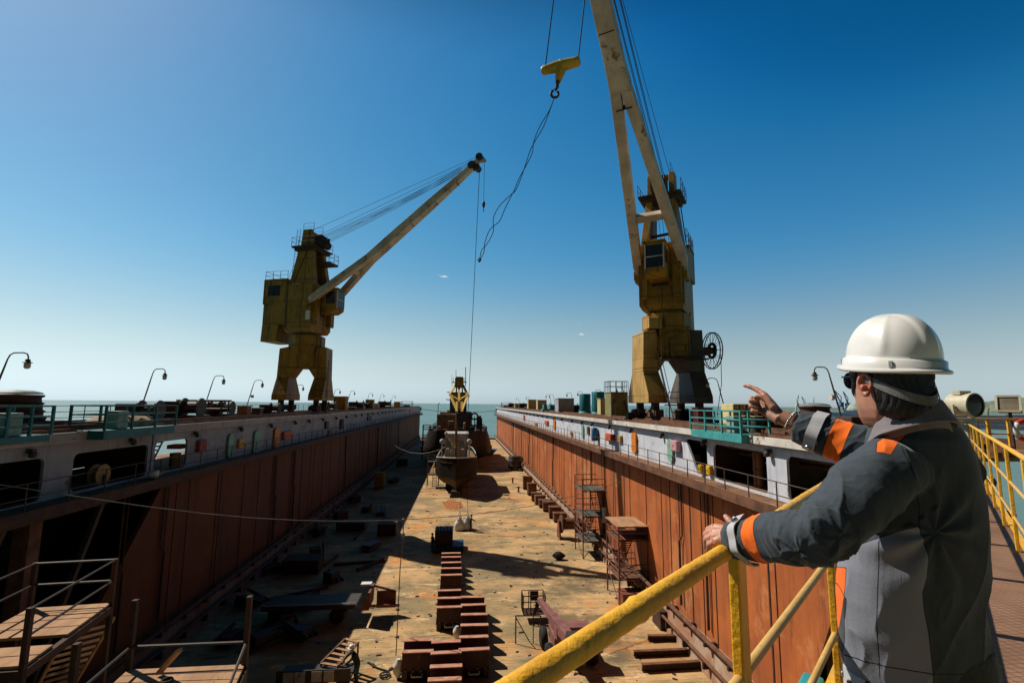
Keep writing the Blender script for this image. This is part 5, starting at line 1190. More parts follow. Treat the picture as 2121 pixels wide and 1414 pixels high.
lamp_series([-22, 297, 427, 514, 606, 688, 721, 761, 786, 811], -22.9, 0, ordl, 'deck lamps along the left wing', (3,))
ordr = ['%s on the right wing counting from the near end' % k for k in ('first', 'second', 'third', 'fourth', 'fifth', 'sixth', 'seventh', 'eighth', 'ninth', 'tenth', 'eleventh')]
lamp_series([1742, 1504, 1392, 1302, 1255, 1215, 1191, 1153, 1145, 1101, 1079], 21.6, math.pi, ordr, 'deck lamps along the right wing', (0,))
# ---- right deck
def cyl(s, c, r, h, n=20): s.lathe([(.02, 0), (r, 0), (r, h*.02), (r, h*.98), (r*.96, h), (.02, h)], c, n)
def reelstack(label, px, X, k=1.0, base=None):
    p = ondeck(px, X); t = thing('capstan', label, 'capstan', p)
    s = MB(); s.mm(p.x-1.25*k, p.x+1.25*k, p.y-1.1*k, p.y+1.1*k, p.z, p.z+.5*k); s.build('base', base or M_RUSTD, t, bevel=.03)
    s = MB(); s.lathe([(.05, .5*k), (1.0*k, .5*k), (1.05*k, .62*k), (.92*k, .7*k), (.92*k, .86*k), (1.0*k, .9*k), (.88*k, .98*k), (.86*k, 1.2*k), (.95*k, 1.25*k), (.82*k, 1.32*k), (.8*k, 1.5*k), (.9*k, 1.55*k), (.9*k, 1.63*k), (.05, 1.65*k)], p, 24); s.build('drum', M_RUSTD, t)
    s = MB(); s.lathe([(.86*k, 1.66*k), (.8*k, 1.74*k), (.5*k, 1.82*k), (.02, 1.85*k)], p, 20); s.build('cap', pmat('grey green cap', (.24, .27, .25), None, 2, .6, rust=.2), t, smooth=True)
    return t
reelstack('rusty brown capstan with a grey domed cap on the right wing deck', 1683, 19.2, .88)
reelstack('big dark capstan on the left wing deck behind teal railings', 44, -19.0, .98)
t = thing('deck_winch', 'cream and brown striped winch housing on the right wing deck', 'winch', ondeck(1528, 17.6)); p = Vector(t.location)
s = MB(); s.hexa([p+Vector(v) for v in ((-.9, -.8, .25), (.9, -.8, .25), (.9, .9, .25), (-.9, .9, .25))], [p+Vector(v) for v in ((-.75, -.6, 1.55), (.75, -.6, 1.55), (.75, .8, 1.55), (-.75, .8, 1.55))]); s.build('housing', M_CREAM, t, bevel=.06)
for k in (-.45, 0, .45): s = MB(); s.box(p+Vector((k, -.74, .95)), (.13, .06, 1.1)); s.build('stripe', M_RUST, t)
s = MB(); s.lathe([(.05, -.5), (.62, -.5), (.62, -.42), (.4, -.42), (.4, .42), (.62, .42), (.62, .5), (.05, .5)], p+Vector((1.5, 0, .75)), 16, AX_X); s.build('drum', M_RUST, t); s = MB(); s.mm(p.x-1.0, p.x+2.2, p.y-.8, p.y+.9, p.z, p.z+.24); s.build('bed', M_RUSTD, t)
for lab, px, X in (('dark drum with pale lid, left of two on the right deck', 1542, 15.4), ('dark drum with pale lid, right of two on the right deck', 1563, 15.2)):
    p = ondeck(px, X); t = thing('oil_drum', lab, 'drum', p, 'two dark drums'); s = MB(); s.lathe([(.02, 0), (.29, 0), (.29, .28), (.305, .3), (.29, .32), (.29, .55), (.305, .57), (.29, .59), (.29, .86), (.02, .86)], p, 16); s.build('shell', M_DARK, t); s = MB(); s.lathe([(.02, .862), (.30, .862), (.30, .9), (.02, .9)], p, 16); s.build('lid', M_CREAM, t)
def teal_platform(label, pxa, pxb, X, side, drop=.25):
    M_TEAL = MATS['teal paint'] if side > 0 else pmat('shade toned teal paint', (0.02, 0.15, 0.16), (0.015, 0.10, 0.11), 2, 0.55, rust=0.25, rustcol=(0.10, 0.06, 0.04))  # left landings get a teal darkened for the shade there
    """railed landing hanging on the deck edge between two image columns"""
    ya, yb = sorted((ondeck(pxa, X).y, ondeck(pxb, X).y)); t = thing('railed_landing', label, 'landing', (X, (ya+yb)/2, 12.9))
    xi, xo = X-side*.55, X+side*.9
    s = MB(); s.mm(min(xi, xo), max(xi, xo), ya, yb, 13.0-drop, 13.16); s.build('tray', M_TEAL, t, bevel=.02)
    n = 3
    for (xx) in (xi, xo):
        for k in range(n+1):
            s = MB(); y = ya+(yb-ya)*k/n; s.bar((xx, y, 13.16), (xx, y, 14.28), .09); s.build('post', M_TEAL, t)
        for z in (13.5, 13.85, 14.25):
            s = MB(); s.bar((xx, ya, z), (xx, yb, z), .06); s.build('rail', M_TEAL, t)
    for y in (ya, yb):
        for z in (13.5, 13.85, 14.25): s = MB(); s.bar((xi, y, z), (xo, y, z), .06); s.build('rail', M_TEAL, t)
    s = MB(); s.mm(X-.2, X+.3, ya+1.2, ya+1.9, 13.165, 14.0); s.build('control_box', pmat('pale green box', (.30, .42, .37), None, 2, .6, rust=.2), t, bevel=.02)
    return t
teal_platform('teal railed landing on the edge of the right wing deck', 1446, 1552, 13.75, 1)
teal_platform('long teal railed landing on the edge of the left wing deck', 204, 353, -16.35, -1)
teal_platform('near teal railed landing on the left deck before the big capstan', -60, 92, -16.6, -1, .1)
def cabinet(label, px, X, w, dpt, h, m, name='deck_cabinet', cat='cabinet', door=True, roof=None, z=13.1):
    p = ondeck(px, X, z); t = thing(name, label, cat, p)
    s = MB(); s.mm(p.x-w/2, p.x+w/2, p.y-dpt/2, p.y+dpt/2, z+.12, z+h); s.build('body', m, t, bevel=.03)
    s = MB(); s.mm(p.x-w/2-.06, p.x+w/2+.06, p.y-dpt/2-.06, p.y+dpt/2+.06, z+h, z+h+.07); s.build('roof', roof or m, t)
    s = MB(); s.mm(p.x-w/2+.05, p.x+w/2-.05, p.y-dpt/2+.05, p.y+dpt/2-.05, z, z+.118); s.build('plinth', M_DARK, t)
    if door:
        s = MB(); s.mm(p.x-w*.3, p.x+w*.3, p.y-dpt/2-.03, p.y-dpt/2-.003, z+.3, z+h*.9); s.build('door', m, t, bevel=.01)
    return t
cabinet('narrow cream cabinet between the teal tanks and the olive house', 1251, 16.9, 1.3, 1.4, 2.1, M_CREAM)
t = cabinet('olive green deck house with a railed roof beside the right crane', 1276, 17.0, 1.9, 2.3, 2.75, M_OLIVE, 'deck_house', 'deck house')
p = Vector(t.location); s = MB(); railing(s, [p+Vector(v) for v in ((-1, -1.15, 2.85), (1, -1.15, 2.85), (1, 1.15, 2.85), (-1, 1.15, 2.85), (-1, -1.15, 2.85))], 1.15, .03, step=.6); s.build('roof_railing', M_RAILD, t)
s = MB(); s.bar(p+Vector((-.8, -2.2, 0)), p+Vector((-.55, -1.2, 1.9)), .1); s.bar(p+Vector((.6, -2.2, 0)), p+Vector((.5, -1.2, 1.9)), .1); s.build('prop', M_RUSTD, t)
for lab, px, X, k in (('teal upright tank on the right deck, nearer one of two', 1239, 17.4, 1.05), ('teal upright tank on the right deck, farther one of two', 1212, 17.0, .98)):
    p = ondeck(px, X); t = thing('deck_tank', lab, 'tank', p, 'two teal deck tanks'); s = MB(); cyl(s, p+Vector((0, 0, .5)), .78*k, 2.45*k, 24); s.build('shell', M_TEALD, t, smooth=True)
    s = MB(); s.lathe([(.02, 0), (.95, 0), (.95, .3), (.82, .5), (.02, .5)], p, 16); s.build('base', M_TEAL, t)
    s = MB(); ladder(s, p+Vector((-.82*k, -.2, .5)), p+Vector((-.82*k, -.2, 2.9*k)), .35, (0, 1, 0), .02, .3); s.build('rung_ladder', M_TEAL, t)
t = cabinet('light grey container on the right deck beyond the teal tanks', 1170, 16.8, 2.6, 2.4, 2.35, M_GREY, 'deck_container', 'container')
cabinet('light grey locker at the left of the grey container', 1156, 17.5, .9, 1.2, 2.3, M_GREY)
cabinet('yellow deck cabin far along the right wing, left one of two', 1102, 17.5, 2.0, 2.4, 2.5, M_CREAM, 'deck_cabin', 'cabin')
cabinet('yellow deck cabin far along the right wing, right one of two', 1122, 17.6, 2.0, 2.4, 2.3, pmat('pale yellow cabin', (.58, .50, .26), None, 1.5, .6, rust=.2), 'deck_cabin', 'cabin')
cabinet('small cream box near the far end of the right wing', 1072, 17.0, 1.4, 1.4, 1.5, M_CREAM)
p = ondeck(1139, 16.4); t = thing('mooring_winch', 'teal mooring winch on the right deck by the yellow cabins', 'winch', p); s = MB(); s.box(p+Vector((0, 0, .3)), (3.0, 1.6, .5)); s.box(p+Vector((-.9, 0, .9)), (.7, 1.2, .9)); s.build('bed', M_TEAL, t, bevel=.04); s = MB(); s.lathe([(.05, -.7), (.7, -.7), (.7, -.6), (.45, -.6), (.45, .6), (.7, .6), (.7, .7), (.05, .7)], p+Vector((.7, 0, .95)), 16, AX_X); s.build('drum', M_TEALD, t)
for k, (px, X, lab) in enumerate(((1050, 16.5, 'dark pipe frame at the far end of the right wing'), (846, -19.0, 'dark pipe frame at the far end of the left wing'))):
    p = ondeck(px, X); t = thing('mooring_gantry', lab, 'frame', p); s = MB()
    for x in (-1.8, 1.8):
        for y in (-1.5, 1.5): s.tube(p+Vector((x, y, 0)), p+Vector((x, y, 1.9)), .08, 6)
    for z in (1.1, 1.9):
        for a, b in (((-1.8, -1.5), (1.8, -1.5)), ((1.8, -1.5), (1.8, 1.5)), ((-1.8, 1.5), (1.8, 1.5)), ((-1.8, -1.5), (-1.8, 1.5))): s.tube(p+Vector((*a, z)), p+Vector((*b, z)), .07, 6)
    s.build('pipes', M_RAILD, t); s = MB(); s.box(p+Vector((0, 0, .4)), (2.2, 1.6, .8)); s.build('winch', M_DARK, t, bevel=.06)
cabinet('dark locker under the right crane near its outer leg', 1452, 19.0, 1.2, 1.0, 1.2, pmat('dark red locker', (.16, .03, .03), None, 2, .5), door=False)
p = ondeck(1352, 17.2); t = thing('stripe_drum', 'white and grey insulator stack beside the right crane wheels', 'insulator', p); s = MB(); s.lathe([(.02, .3)]+[(r, .3+.14*i+dz) for i in range(7) for r, dz in ((.34, 0), (.34, .06), (.24, .09))]+[(.2, 1.4), (.02, 1.42)], p, 16); s.build('stack', M_FASCIA, t); s = MB(); s.box(p+Vector((0, 0, .15)), (.8, .8, .29)); s.build('base', M_RUSTD, t)
# ---- left deck
cabinet('ochre yellow cabinet on the left deck just right of the crane', 710, -19.5, 1.9, 1.9, 2.3, M_YEL)
cabinet('small ochre cabinet farther along the left deck', 770, -19.5, 1.6, 1.6, 2.0, M_YELL)
cabinet('white locker beside the small ochre cabinet on the left deck', 782, -19.3, 1.4, 1.3, 1.2, M_GREY, door=False)
cabinet('tiny ochre box near the far end of the left wing', 826, -19.3, 1.7, 1.7, 1.7, M_YELL, door=False)
cabinet('brown box at the foot of the fourth left lamp', 513, -20.2, .9, .9, .95, pmat('brown box paint', (.30, .16, .06), None, 2, .6, rust=.3), door=False)
for px, X, w, h, lab in ((540, -19.6, .8, .75, 'short dark bollard cabinet with white lid on the left deck'), (735, -18.5, 1.0, .6, 'low dark box with pale lid on the left deck beyond the crane')):
    cabinet(lab, px, X, w, w, h, M_DARK, door=False, roof=M_GREY)
def machine(label, px, X, k, seed):
    p = ondeck(px, X); rnd = random.Random(seed); t = thing('deck_machine', label, 'machine', p)
    s = MB(); s.box(p+Vector((0, 0, .15*k)), (2.2*k, 1.6*k, .3*k)); s.build('bed', M_DARK, t)
    s = MB(); s.box(p+Vector((-.5*k, 0, .7*k)), (.9*k, 1.1*k, .8*k)); s.build('gearbox', M_RUSTD, t, bevel=.06)
    s = MB(); s.lathe([(.05, -.5*k), (.55*k, -.5*k), (.55*k, -.42*k), (.33*k, -.42*k), (.33*k, .42*k), (.55*k, .42*k), (.55*k, .5*k), (.05, .5*k)], p+Vector((.5*k, 0, .75*k)), 16, AX_X); s.build('drum', M_DARK, t)
    return t
machine('dark winch behind the long teal landing on the left deck', 300, -19.0, 1.1, 1)
machine('dark winch before the second left lamp', 388, -20.3, 1.25, 2)
machine('dark winch on the left deck between the third lamp and the crane', 462, -21.0, 1.1, 3)
machine('dark winch on the left deck beyond the ochre cabinet', 742, -20.5, 1.4, 4)
machine('dark winch far along the left deck by the small lamps', 800, -20.0, 1.6, 5)
machine('dark winch on the right deck beyond the yellow cabins', 1086, 18.5, 1.5, 6)
for px, X, k, sd0, lab in ((566, -20.6, 1.0, 11, 'dark winch on the left deck left of the crane legs'), (684, -20.4, 1.2, 12, 'dark winch on the left deck between crane and ochre cabinet'), (757, -20.6, 1.3, 13, 'dark winch on the left deck beside the small ochre cabinet'), (1062, 18.6, 1.5, 14, 'dark winch on the right deck near its far end'), (1196, 19.3, 1.2, 15, 'dark winch on the right deck behind the farther teal tank'), (1312, 15.6, .7, 16, 'small dark winch on the right deck left of the crane foot'), (1420, 19.6, .9, 17, 'dark winch on the right deck under the crane'), (1590, 19.5, .9, 18, 'dark winch on the right deck beyond the pointing hand'), (1776, 17.6, .9, 19, 'dark winch on the right deck by the first right lamp')):
    machine(lab, px, X, k, sd0)
p = ondeck(430, -20.8); t = thing('pipe_rack', 'dark pipe rack on the left deck under the third lamp', 'pipe rack', p); s = MB()
for x in (-1.6, 0, 1.6):
    for y in (-.6, .6): s.tube(p+Vector((x, y, 0)), p+Vector((x, y, 1.45)), .06, 6)
for y in (-.6, .6): s.tube(p+Vector((-1.8, y, 1.45)), p+Vector((1.8, y, 1.45)), .08, 6); s.tube(p+Vector((-1.8, y, .8)), p+Vector((1.8, y, .8)), .05, 6)
for k in range(4): s.lathe([(.02, -.08), (.22, -.08), (.22, .08), (.02, .08)], p+Vector((-1.5+k, 0, 1.2)), 12, AX_X)
s.build('pipes', M_DARK, t)
s = MB(); p = ondeck(262, -17.8, 13.12); s.lathe([(.02, 0), (1.1, .02), (1.2, .3), (.9, .55), (.02, .6)], p, 14, Matrix.Diagonal((1.0, 1.6, 1)).to_3x3()); s.build('tarpaulin_heap', pmat('tan tarpaulin', (.40, .25, .14), None, 2, .9, bump=.5), None, label='tan covered heap behind the long teal landing', cat='heap', smooth=True)

# ---- things fixed to the wing walls
M_ORG = pmat('orange plastic', (.72, .22, .02), (.58, .16, .015), 3, .5)
M_MINT = pmat('mint green board', (.20, .45, .33), (.15, .36, .26), 2, .6, rust=.15)
M_REDO = pmat('orange red box', (.60, .10, .02), (.45, .07, .015), 2, .55)
M_PINK = pmat('faded pink box', (.60, .33, .35), (.5, .25, .27), 2, .6, rust=.15)
M_OCHB = pmat('ochre box', (.42, .25, .05), (.3, .18, .04), 2, .6, rust=.2)
def wallbox(label, x0, x1, y0, y1, side, m, name, cat, thick=.2, kind='box'):
    X = XR-.002 if side > 0 else XL+.002
    a, b = atx((x0+x1)/2, y0, X), atx((x0+x1)/2, y1, X); ya, yb = sorted((atx(x0, (y0+y1)/2, X).y, atx(x1, (y0+y1)/2, X).y))
    z0, z1 = b.z, a.z; t = thing(name, label, cat, (X, (ya+yb)/2, z0)); xs = sorted((X, X-side*thick)); yc = (ya+yb)/2
    if kind == 'box':
        s = MB(); s.mm(*xs, ya, yb, z0, z1); s.build('body', m, t, bevel=.02)
        s = MB(); xf = sorted((X-side*(thick+.003), X-side*(thick+.03))); s.mm(*xf, ya+.06, yb-.06, z0+.06, z1-.06); s.build('door', m, t, bevel=.01)
        s = MB(); s.mm(*sorted((X-side*(thick+.031), X-side*(thick+.06))), yc-.02, yc+.02, (z0+z1)/2-.07, (z0+z1)/2+.07); s.build('latch', M_STEEL, t)
    elif kind == 'board':
        w = (yb-ya)/2; pts = rounded_rect(ya, yb, z0, z1, min(w*.9, .3), 4)
        s = MB(); s.prism([(X-side*.04, p, q) for p, q in pts], (-side*thick, 0, 0)); s.build('board', m, t, bevel=.015)
        for k in (.25, .75): s = MB(); zz = z0+(z1-z0)*k; s.mm(*sorted((X-side*.02, X-side*(thick+.06))), ya-.05, yb+.05, zz-.04, zz+.04); s.build('strap', M_DARK if kind == 'x' else m, t)
    elif kind == 'tank':
        r = min(max((yb-ya)/2, .2), .33); s = MB(); s.lathe([(.02, 0), (r*.8, .02), (r, .12), (r, z1-z0-.12), (r*.8, z1-z0-.02), (.02, z1-z0)], (X-side*(r+.05), yc, z0), 18); s.build('shell', m, t, smooth=True)
        for k in (.2, .8): s = MB(); zz = z0+(z1-z0)*k; s.torus((X-side*(r+.05), yc, zz), r+.01, .03, None, 20, 5); s.mm(*sorted((X, X-side*.1)), yc-.1, yc+.1, zz-.04, zz+.04); s.build('band', M_DARK, t)
    return t
wallbox('tall mint green board on the right white wall, nearest one', 1387, 1397, 909, 956, 1, M_MINT, 'stretcher_board', 'board', .12, 'board')
wallbox('tall mint green board on the right white wall, farther one by the brown box', 1206.5, 1210.5, 879, 906, 1, M_MINT, 'stretcher_board', 'board', .12, 'board')
wallbox('orange rescue board on the right white wall, nearer one', 1312, 1321, 896, 937, 1, M_ORG, 'rescue_board', 'board', .14, 'board')
wallbox('small orange rescue board far along the right white wall', 1148, 1151.5, 868, 889, 1, M_ORG, 'rescue_board', 'board', .14, 'board')
wallbox('blue upright cylinder on the right white wall', 1233, 1245, 885, 913, 1, pmat('blue cylinder paint', (.03, .17, .36), None, 2, .5, rust=.15), 'gas_cylinder', 'cylinder', .3, 'tank')
wallbox('orange red box on the right white wall beside the blue cylinder', 1260, 1274, 898, 913, 1, M_REDO, 'fire_box', 'box', .3)
wallbox('dark ochre switch box on the right white wall beside the orange red box', 1283.5, 1290, 902, 916, 1, M_OCHB, 'switch_box', 'box', .2)
wallbox('faded pink box on the right white wall beside the slanted opening', 1397.5, 1411, 912, 934, 1, M_PINK, 'fire_box', 'box', .3)
wallbox('narrow brown box on the right white wall left of the blue cylinder', 1218, 1222, 883, 899, 1, M_RUST, 'switch_box', 'box', .15)
wallbox('red box farther along the right white wall', 1131, 1137, 871, 879, 1, M_REDO, 'fire_box', 'box', .25)
wallbox('small orange red board near the far end of the right white wall', 1085, 1088, 859, 869, 1, M_REDO, 'rescue_board', 'board', .14, 'board')
wallbox('ochre box low on the right white wall between the red box and mint board', 1183, 1187.5, 894, 901, 1, M_OCHB, 'switch_box', 'box', .2)
wallbox('small ochre box low on the far right white wall', 1110, 1114, 875, 882, 1, M_OCHB, 'switch_box', 'box', .2)
wallbox('yellow box hung on the left side of the white pillar by the openings', 1452, 1459, 962, 980, 1, pmat('signal yellow box', (.70, .42, .02), None, 2, .5), 'signal_box', 'box', .2)
wallbox('yellow box hung on the right side of the white pillar by the openings', 1469, 1477, 964, 984, 1, MATS['signal yellow box'], 'signal_box', 'box', .2)
# left wall
wallbox('tall mint green board on the left wall, nearest the openings', 469, 480, 898, 947, -1, M_MINT, 'stretcher_board', 'board', .12, 'board')
wallbox('tall mint green board on the left wall, farther one beside the orange board', 523, 534, 892, 938, -1, M_MINT, 'stretcher_board', 'board', .12, 'board')
wallbox('yellow sign box on the left wall between the two mint boards', 491, 503, 909, 927, -1, MATS['signal yellow box'], 'signal_box', 'box', .15)
wallbox('orange rescue board on the left wall', 565, 575, 886, 926, -1, M_ORG, 'rescue_board', 'board', .14, 'board')
wallbox('orange red box on the left wall beside the orange board', 583, 600, 893, 909, -1, M_REDO, 'fire_box', 'box', .25)
wallbox('red and white box on the left wall right of the lit opening', 406, 422, 911, 934, -1, pmat('dull red box', (.30, .05, .05), None, 2, .6, rust=.2), 'fire_box', 'box', .2)
wallbox('orange box far along the left wall', 848, 854, 848, 853, -1, M_REDO, 'fire_box', 'box', .2)
wallbox('small ochre box low on the left wall', 680, 686, 890, 898, -1, M_OCHB, 'switch_box', 'box', .2)
wallbox('dark upright box on the left wall beyond the orange boards', 672, 678, 872, 887, -1, M_DARK, 'switch_box', 'box', .2)
wallbox('dark bracket box on the left wall farther along', 703, 709, 868, 888, -1, M_RUSTD, 'switch_box', 'box', .2)
wallbox('dark box with pipes far along the left wall', 760, 767, 862, 870, -1, M_DARK, 'switch_box', 'box', .2)
# ---- things inside the openings
def inside(label, px, py, X, r, h, m, name, cat, kind):
    p = atx(px, py, X); p.z = Z_WALK+.01; t = thing(name, label, cat, p); s = MB()
    if kind == 'cyl': s.lathe([(.02, 0), (r, 0), (r, h), (.02, h)], p, 16)
    else: s.mm(p.x-r, p.x+r, p.y-r, p.y+r, p.z, p.z+h)
    s.build('body', m, t, bevel=0 if kind == 'cyl' else .03); s = MB()
    if kind == 'cyl': s.torus(p+Vector((0, 0, h*.5)), r+.01, .03, None, 18, 5)
    else: s.mm(p.x-r*.8, p.x+r*.8, p.y-r-.03, p.y-r-.002, p.z+.1, p.z+h-.1)
    s.build('band' if kind == 'cyl' else 'door', m, t); return t
inside('pink drum in the slanted opening of the right wall', 1437, 945, 15.0, .42, 1.0, M_PINK, 'drum', 'drum', 'cyl')
inside('yellow cabinet deep inside the wide opening of the right wall', 1531, 975, 16.3, .45, 1.1, MATS['signal yellow box'], 'cabinet', 'cabinet', 'box')
for k, px in enumerate((1566, 1574)): inside('copper coloured gas bottle inside the wide right opening, %s one' % ('left', 'right')[k], px, 960, 15.3, .16, 1.7, pmat('copper bottle', (.32, .12, .04), None, 2, .5), 'gas_bottle', 'gas bottle', 'cyl')
p = atx(1697, 985, 17.5); s = MB(); s.box(p, (.06, 1.6, 1.2)); s.box(p+Vector((-.05, 0, 0)), (.04, .08, 1.2)); s.box(p+Vector((-.05, 0, 0)), (.04, 1.6, .08)); s.build('window_frame', M_GREY, None, label='pale framed window panel inside the nearest right opening', cat='panel')
s = MB(); p = atx(1500, 960, 16.8); s.bar((p.x, p.y+2.0, Z_WALK), (p.x, p.y-1.8, 12.9), .12); s.bar((p.x+.5, p.y+2.0, Z_WALK), (p.x+.5, p.y-1.8, 12.9), .12); ladder(s, (p.x+.25, p.y+2.0, Z_WALK), (p.x+.25, p.y-1.8, 12.9), .5, (1, 0, 0), .03, .3); s.build('inner_stair', M_RUSTD, None, label='dark stair inside the wide opening of the right wall', cat='stair')
inside('pale barrel standing in the lit opening of the left wall', 362, 955, -17.6, .3, .9, pmat('ochre barrel', (.40, .26, .08), None, 2, .6, rust=.2), 'drum', 'drum', 'cyl')
p = atx(366, 950, -17.7); s = MB(); s.mm(p.x-.4, p.x+.4, p.y-.45, p.y+.45, 11.55, 11.8); s.build('red_crate', M_REDO, None, label='red tray on the barrel in the lit opening of the left wall', cat='tray')
s = MB(); p = atx(310, 960, -18.6); ladder(s, (p.x, p.y-.8, Z_WALK), (p.x, p.y+1.0, 12.9), .8, (1, 0, 0), .05, .28); s.build('inner_stair', M_GREY, None, label='pale stair inside the middle opening of the left wall', cat='stair')
p = atx(203, 1000, -17.3); t = thing('hose_reel', 'dull ochre hose reel on the left walkway', 'hose reel', (p.x, p.y, Z_WALK)); q = Vector((p.x, p.y, Z_WALK+.55)); s = MB(); s.lathe([(.05, -.2), (.5, -.2), (.5, -.15), (.3, -.15), (.3, .15), (.5, .15), (.5, .2), (.05, .2)], q, 18, AX_X); s.build('reel', M_OCHB, t); s = MB(); s.bar(q+Vector((-.25, 0, 0)), q+Vector((-.25, 0, -.54)), .08); s.build('stand', M_DARK, t); s = MB(); s.bar(q+Vector((.25, 0, 0)), q+Vector((.25, 0, -.54)), .08); s.build('stand', M_DARK, t)
p = atx(318, 990, -16.2); s = MB(); rr = [[Vector((p.x, p.y, Z_WALK))+Vector((math.cos(2*math.pi*k/10)*.3*math.sin(math.pi*(i+.7)/5.7)*(1+.2*math.sin(3*k)), math.sin(2*math.pi*k/10)*.35*math.sin(math.pi*(i+.7)/5.7), i*.11)) for k in range(10)] for i in range(5)]; s.skin(rr); s.build('sack', M_BAG, None, label='pale sack slumped on the left walkway by the stair opening', cat='sack', smooth=True)

# ---- open bays below the near ends of the wings
def bay(side, ys, label, col_y):
    X0 = XR if side > 0 else XL
    t = thing('wing_frame', label, 'steel frame', (X0+side*3, ys, 0))
    for k, y in enumerate(col_y):
        s = MB(); s.mm(*sorted((X0+side*.3, X0+side*.9)), y-.3, y+.3, 0, 10.05); s.build('column', M_RUSTD if side > 0 else M_RUST, t)
        s = MB(); s.bar((X0+side*.6, y+.3, 1.0), (X0+side*.6, y+4.2, 9.9), .22); s.build('brace', M_DARK, t)
    s = MB(); s.mm(*sorted((X0+side*6.0, X0+side*6.2)), ys-6, ys+20, 0, 10.0) if side < 0 else s.mm(*sorted((X0+side*6.0, X0+side*6.2)), 21, 40, 0, 10.0); s.build('black_back_plate', M_BLACK, t)  # plate painted black to give the bay its shaded depth
    return t
bay(-1, 14, 'open steel frame with columns under the near end of the left wing', (11.5, 17.2, 22.4))
bay(1, 18, 'open steel frame under the near end of the right wing', (14.2, 18.6))

# ================================================================== far shore on the right
def mat_hill():
    m, t, b = new_mat('far wooded hill'); f = ramp(t, noise_tex(t, .02, (1, 1, 2.5), 8, .7), .4, .62)
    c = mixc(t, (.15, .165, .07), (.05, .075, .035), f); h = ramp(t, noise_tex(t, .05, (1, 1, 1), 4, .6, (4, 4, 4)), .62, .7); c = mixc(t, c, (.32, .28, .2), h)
    c = mixc(t, c, (.33, .42, .47), .20); t.links.new(c, b.inputs['Base Color']); b.inputs['Roughness'].default_value = .95; b.inputs['Specular IOR Level'].default_value = .05; return m  # pale distance haze mixed into the hill colour
s = MB(); n = 300; rows = [[], [], [], []]
for i in range(n+1):
    px = 1560+i*(2900-1560)/n; az = math.atan((px-CX)/F_PX)+YAW; d_ = 2600-900*max(0, (px-1750)/700)
    k = max(0, (px-1600)/500); h = (10+30*min(1, k)+24*max(0, min(1.5, (px-1940)/150)))*(.8+.3*mnoise.noise((px*.013, 1, 0))+.12*mnoise.noise((px*.06, 3, 0))+.10*mnoise.noise((px*.23, 5, 0)))
    if px < 1600: h *= max(0, (px-1560)/40)
    for r_, (dd, hh) in enumerate(((0, 0), (60, h*.35), (200, h*.8), (420, h))): rows[r_].append(Vector((math.sin(az)*(d_+dd), math.cos(az)*(d_+dd), WATER_Z-.5+hh)))
s.skin(rows, False, False); s.build('hills', mat_hill(), loc=(0, 0, 0), kind='structure', smooth='all')
def far(px, D, z=WATER_Z): az = math.atan((px-CX)/F_PX)+YAW; return Vector((math.sin(az)*D, math.cos(az)*D, z))
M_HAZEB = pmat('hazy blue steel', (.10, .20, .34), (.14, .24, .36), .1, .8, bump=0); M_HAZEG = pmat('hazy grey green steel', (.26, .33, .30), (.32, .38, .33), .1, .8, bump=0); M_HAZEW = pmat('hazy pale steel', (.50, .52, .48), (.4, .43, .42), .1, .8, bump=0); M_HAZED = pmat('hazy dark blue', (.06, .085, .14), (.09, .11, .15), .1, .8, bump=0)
def harbour_crane(label, px, D, h, m, lean):
    b = far(px, D); t = thing('harbour_crane', label, 'crane', b); k = h/30
    s = MB()
    for x in (-5*k, 5*k): s.bar(b+Vector((x, 0, 0)), b+Vector((x*.5, 0, 14*k)), 1.6*k)
    s.bar(b+Vector((-3*k, 0, 14*k)), b+Vector((3*k, 0, 14*k)), 2.5*k); s.build('portal', m, t)
    s = MB(); s.box(b+Vector((0, 0, 17*k)), (5*k, 5*k, 5*k)); s.build('cab', m, t)
    s = MB(); s.bar(b+Vector((0, 0, 18*k)), b+Vector((lean*14*k, 0, 36*k)), 1.2*k); s.bar(b+Vector((0, 0, 19*k)), b+Vector((-lean*2*k, 0, 27*k)), 1.0*k); s.bar(b+Vector((-lean*2*k, 0, 27*k)), b+Vector((lean*14*k, 0, 36*k)), .7*k); s.build('jib', m, t)
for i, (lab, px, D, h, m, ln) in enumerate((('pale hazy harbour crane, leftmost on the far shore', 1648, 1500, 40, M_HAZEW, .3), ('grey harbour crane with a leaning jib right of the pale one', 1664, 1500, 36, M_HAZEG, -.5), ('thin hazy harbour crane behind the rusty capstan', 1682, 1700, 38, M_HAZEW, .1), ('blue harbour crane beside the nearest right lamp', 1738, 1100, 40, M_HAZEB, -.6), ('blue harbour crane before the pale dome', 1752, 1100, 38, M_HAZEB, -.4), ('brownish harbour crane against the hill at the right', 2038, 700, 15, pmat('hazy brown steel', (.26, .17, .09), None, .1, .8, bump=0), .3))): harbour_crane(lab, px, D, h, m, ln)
b = far(1772, 1000); t = thing('harbour_shed', 'pale green domed shed over a blue quay on the far shore', 'shed', b); s = MB(); s.lathe([(16, 0), (16, 14), (11, 22), (.1, 27)], b, 14); s.build('dome', M_HAZEG, t)
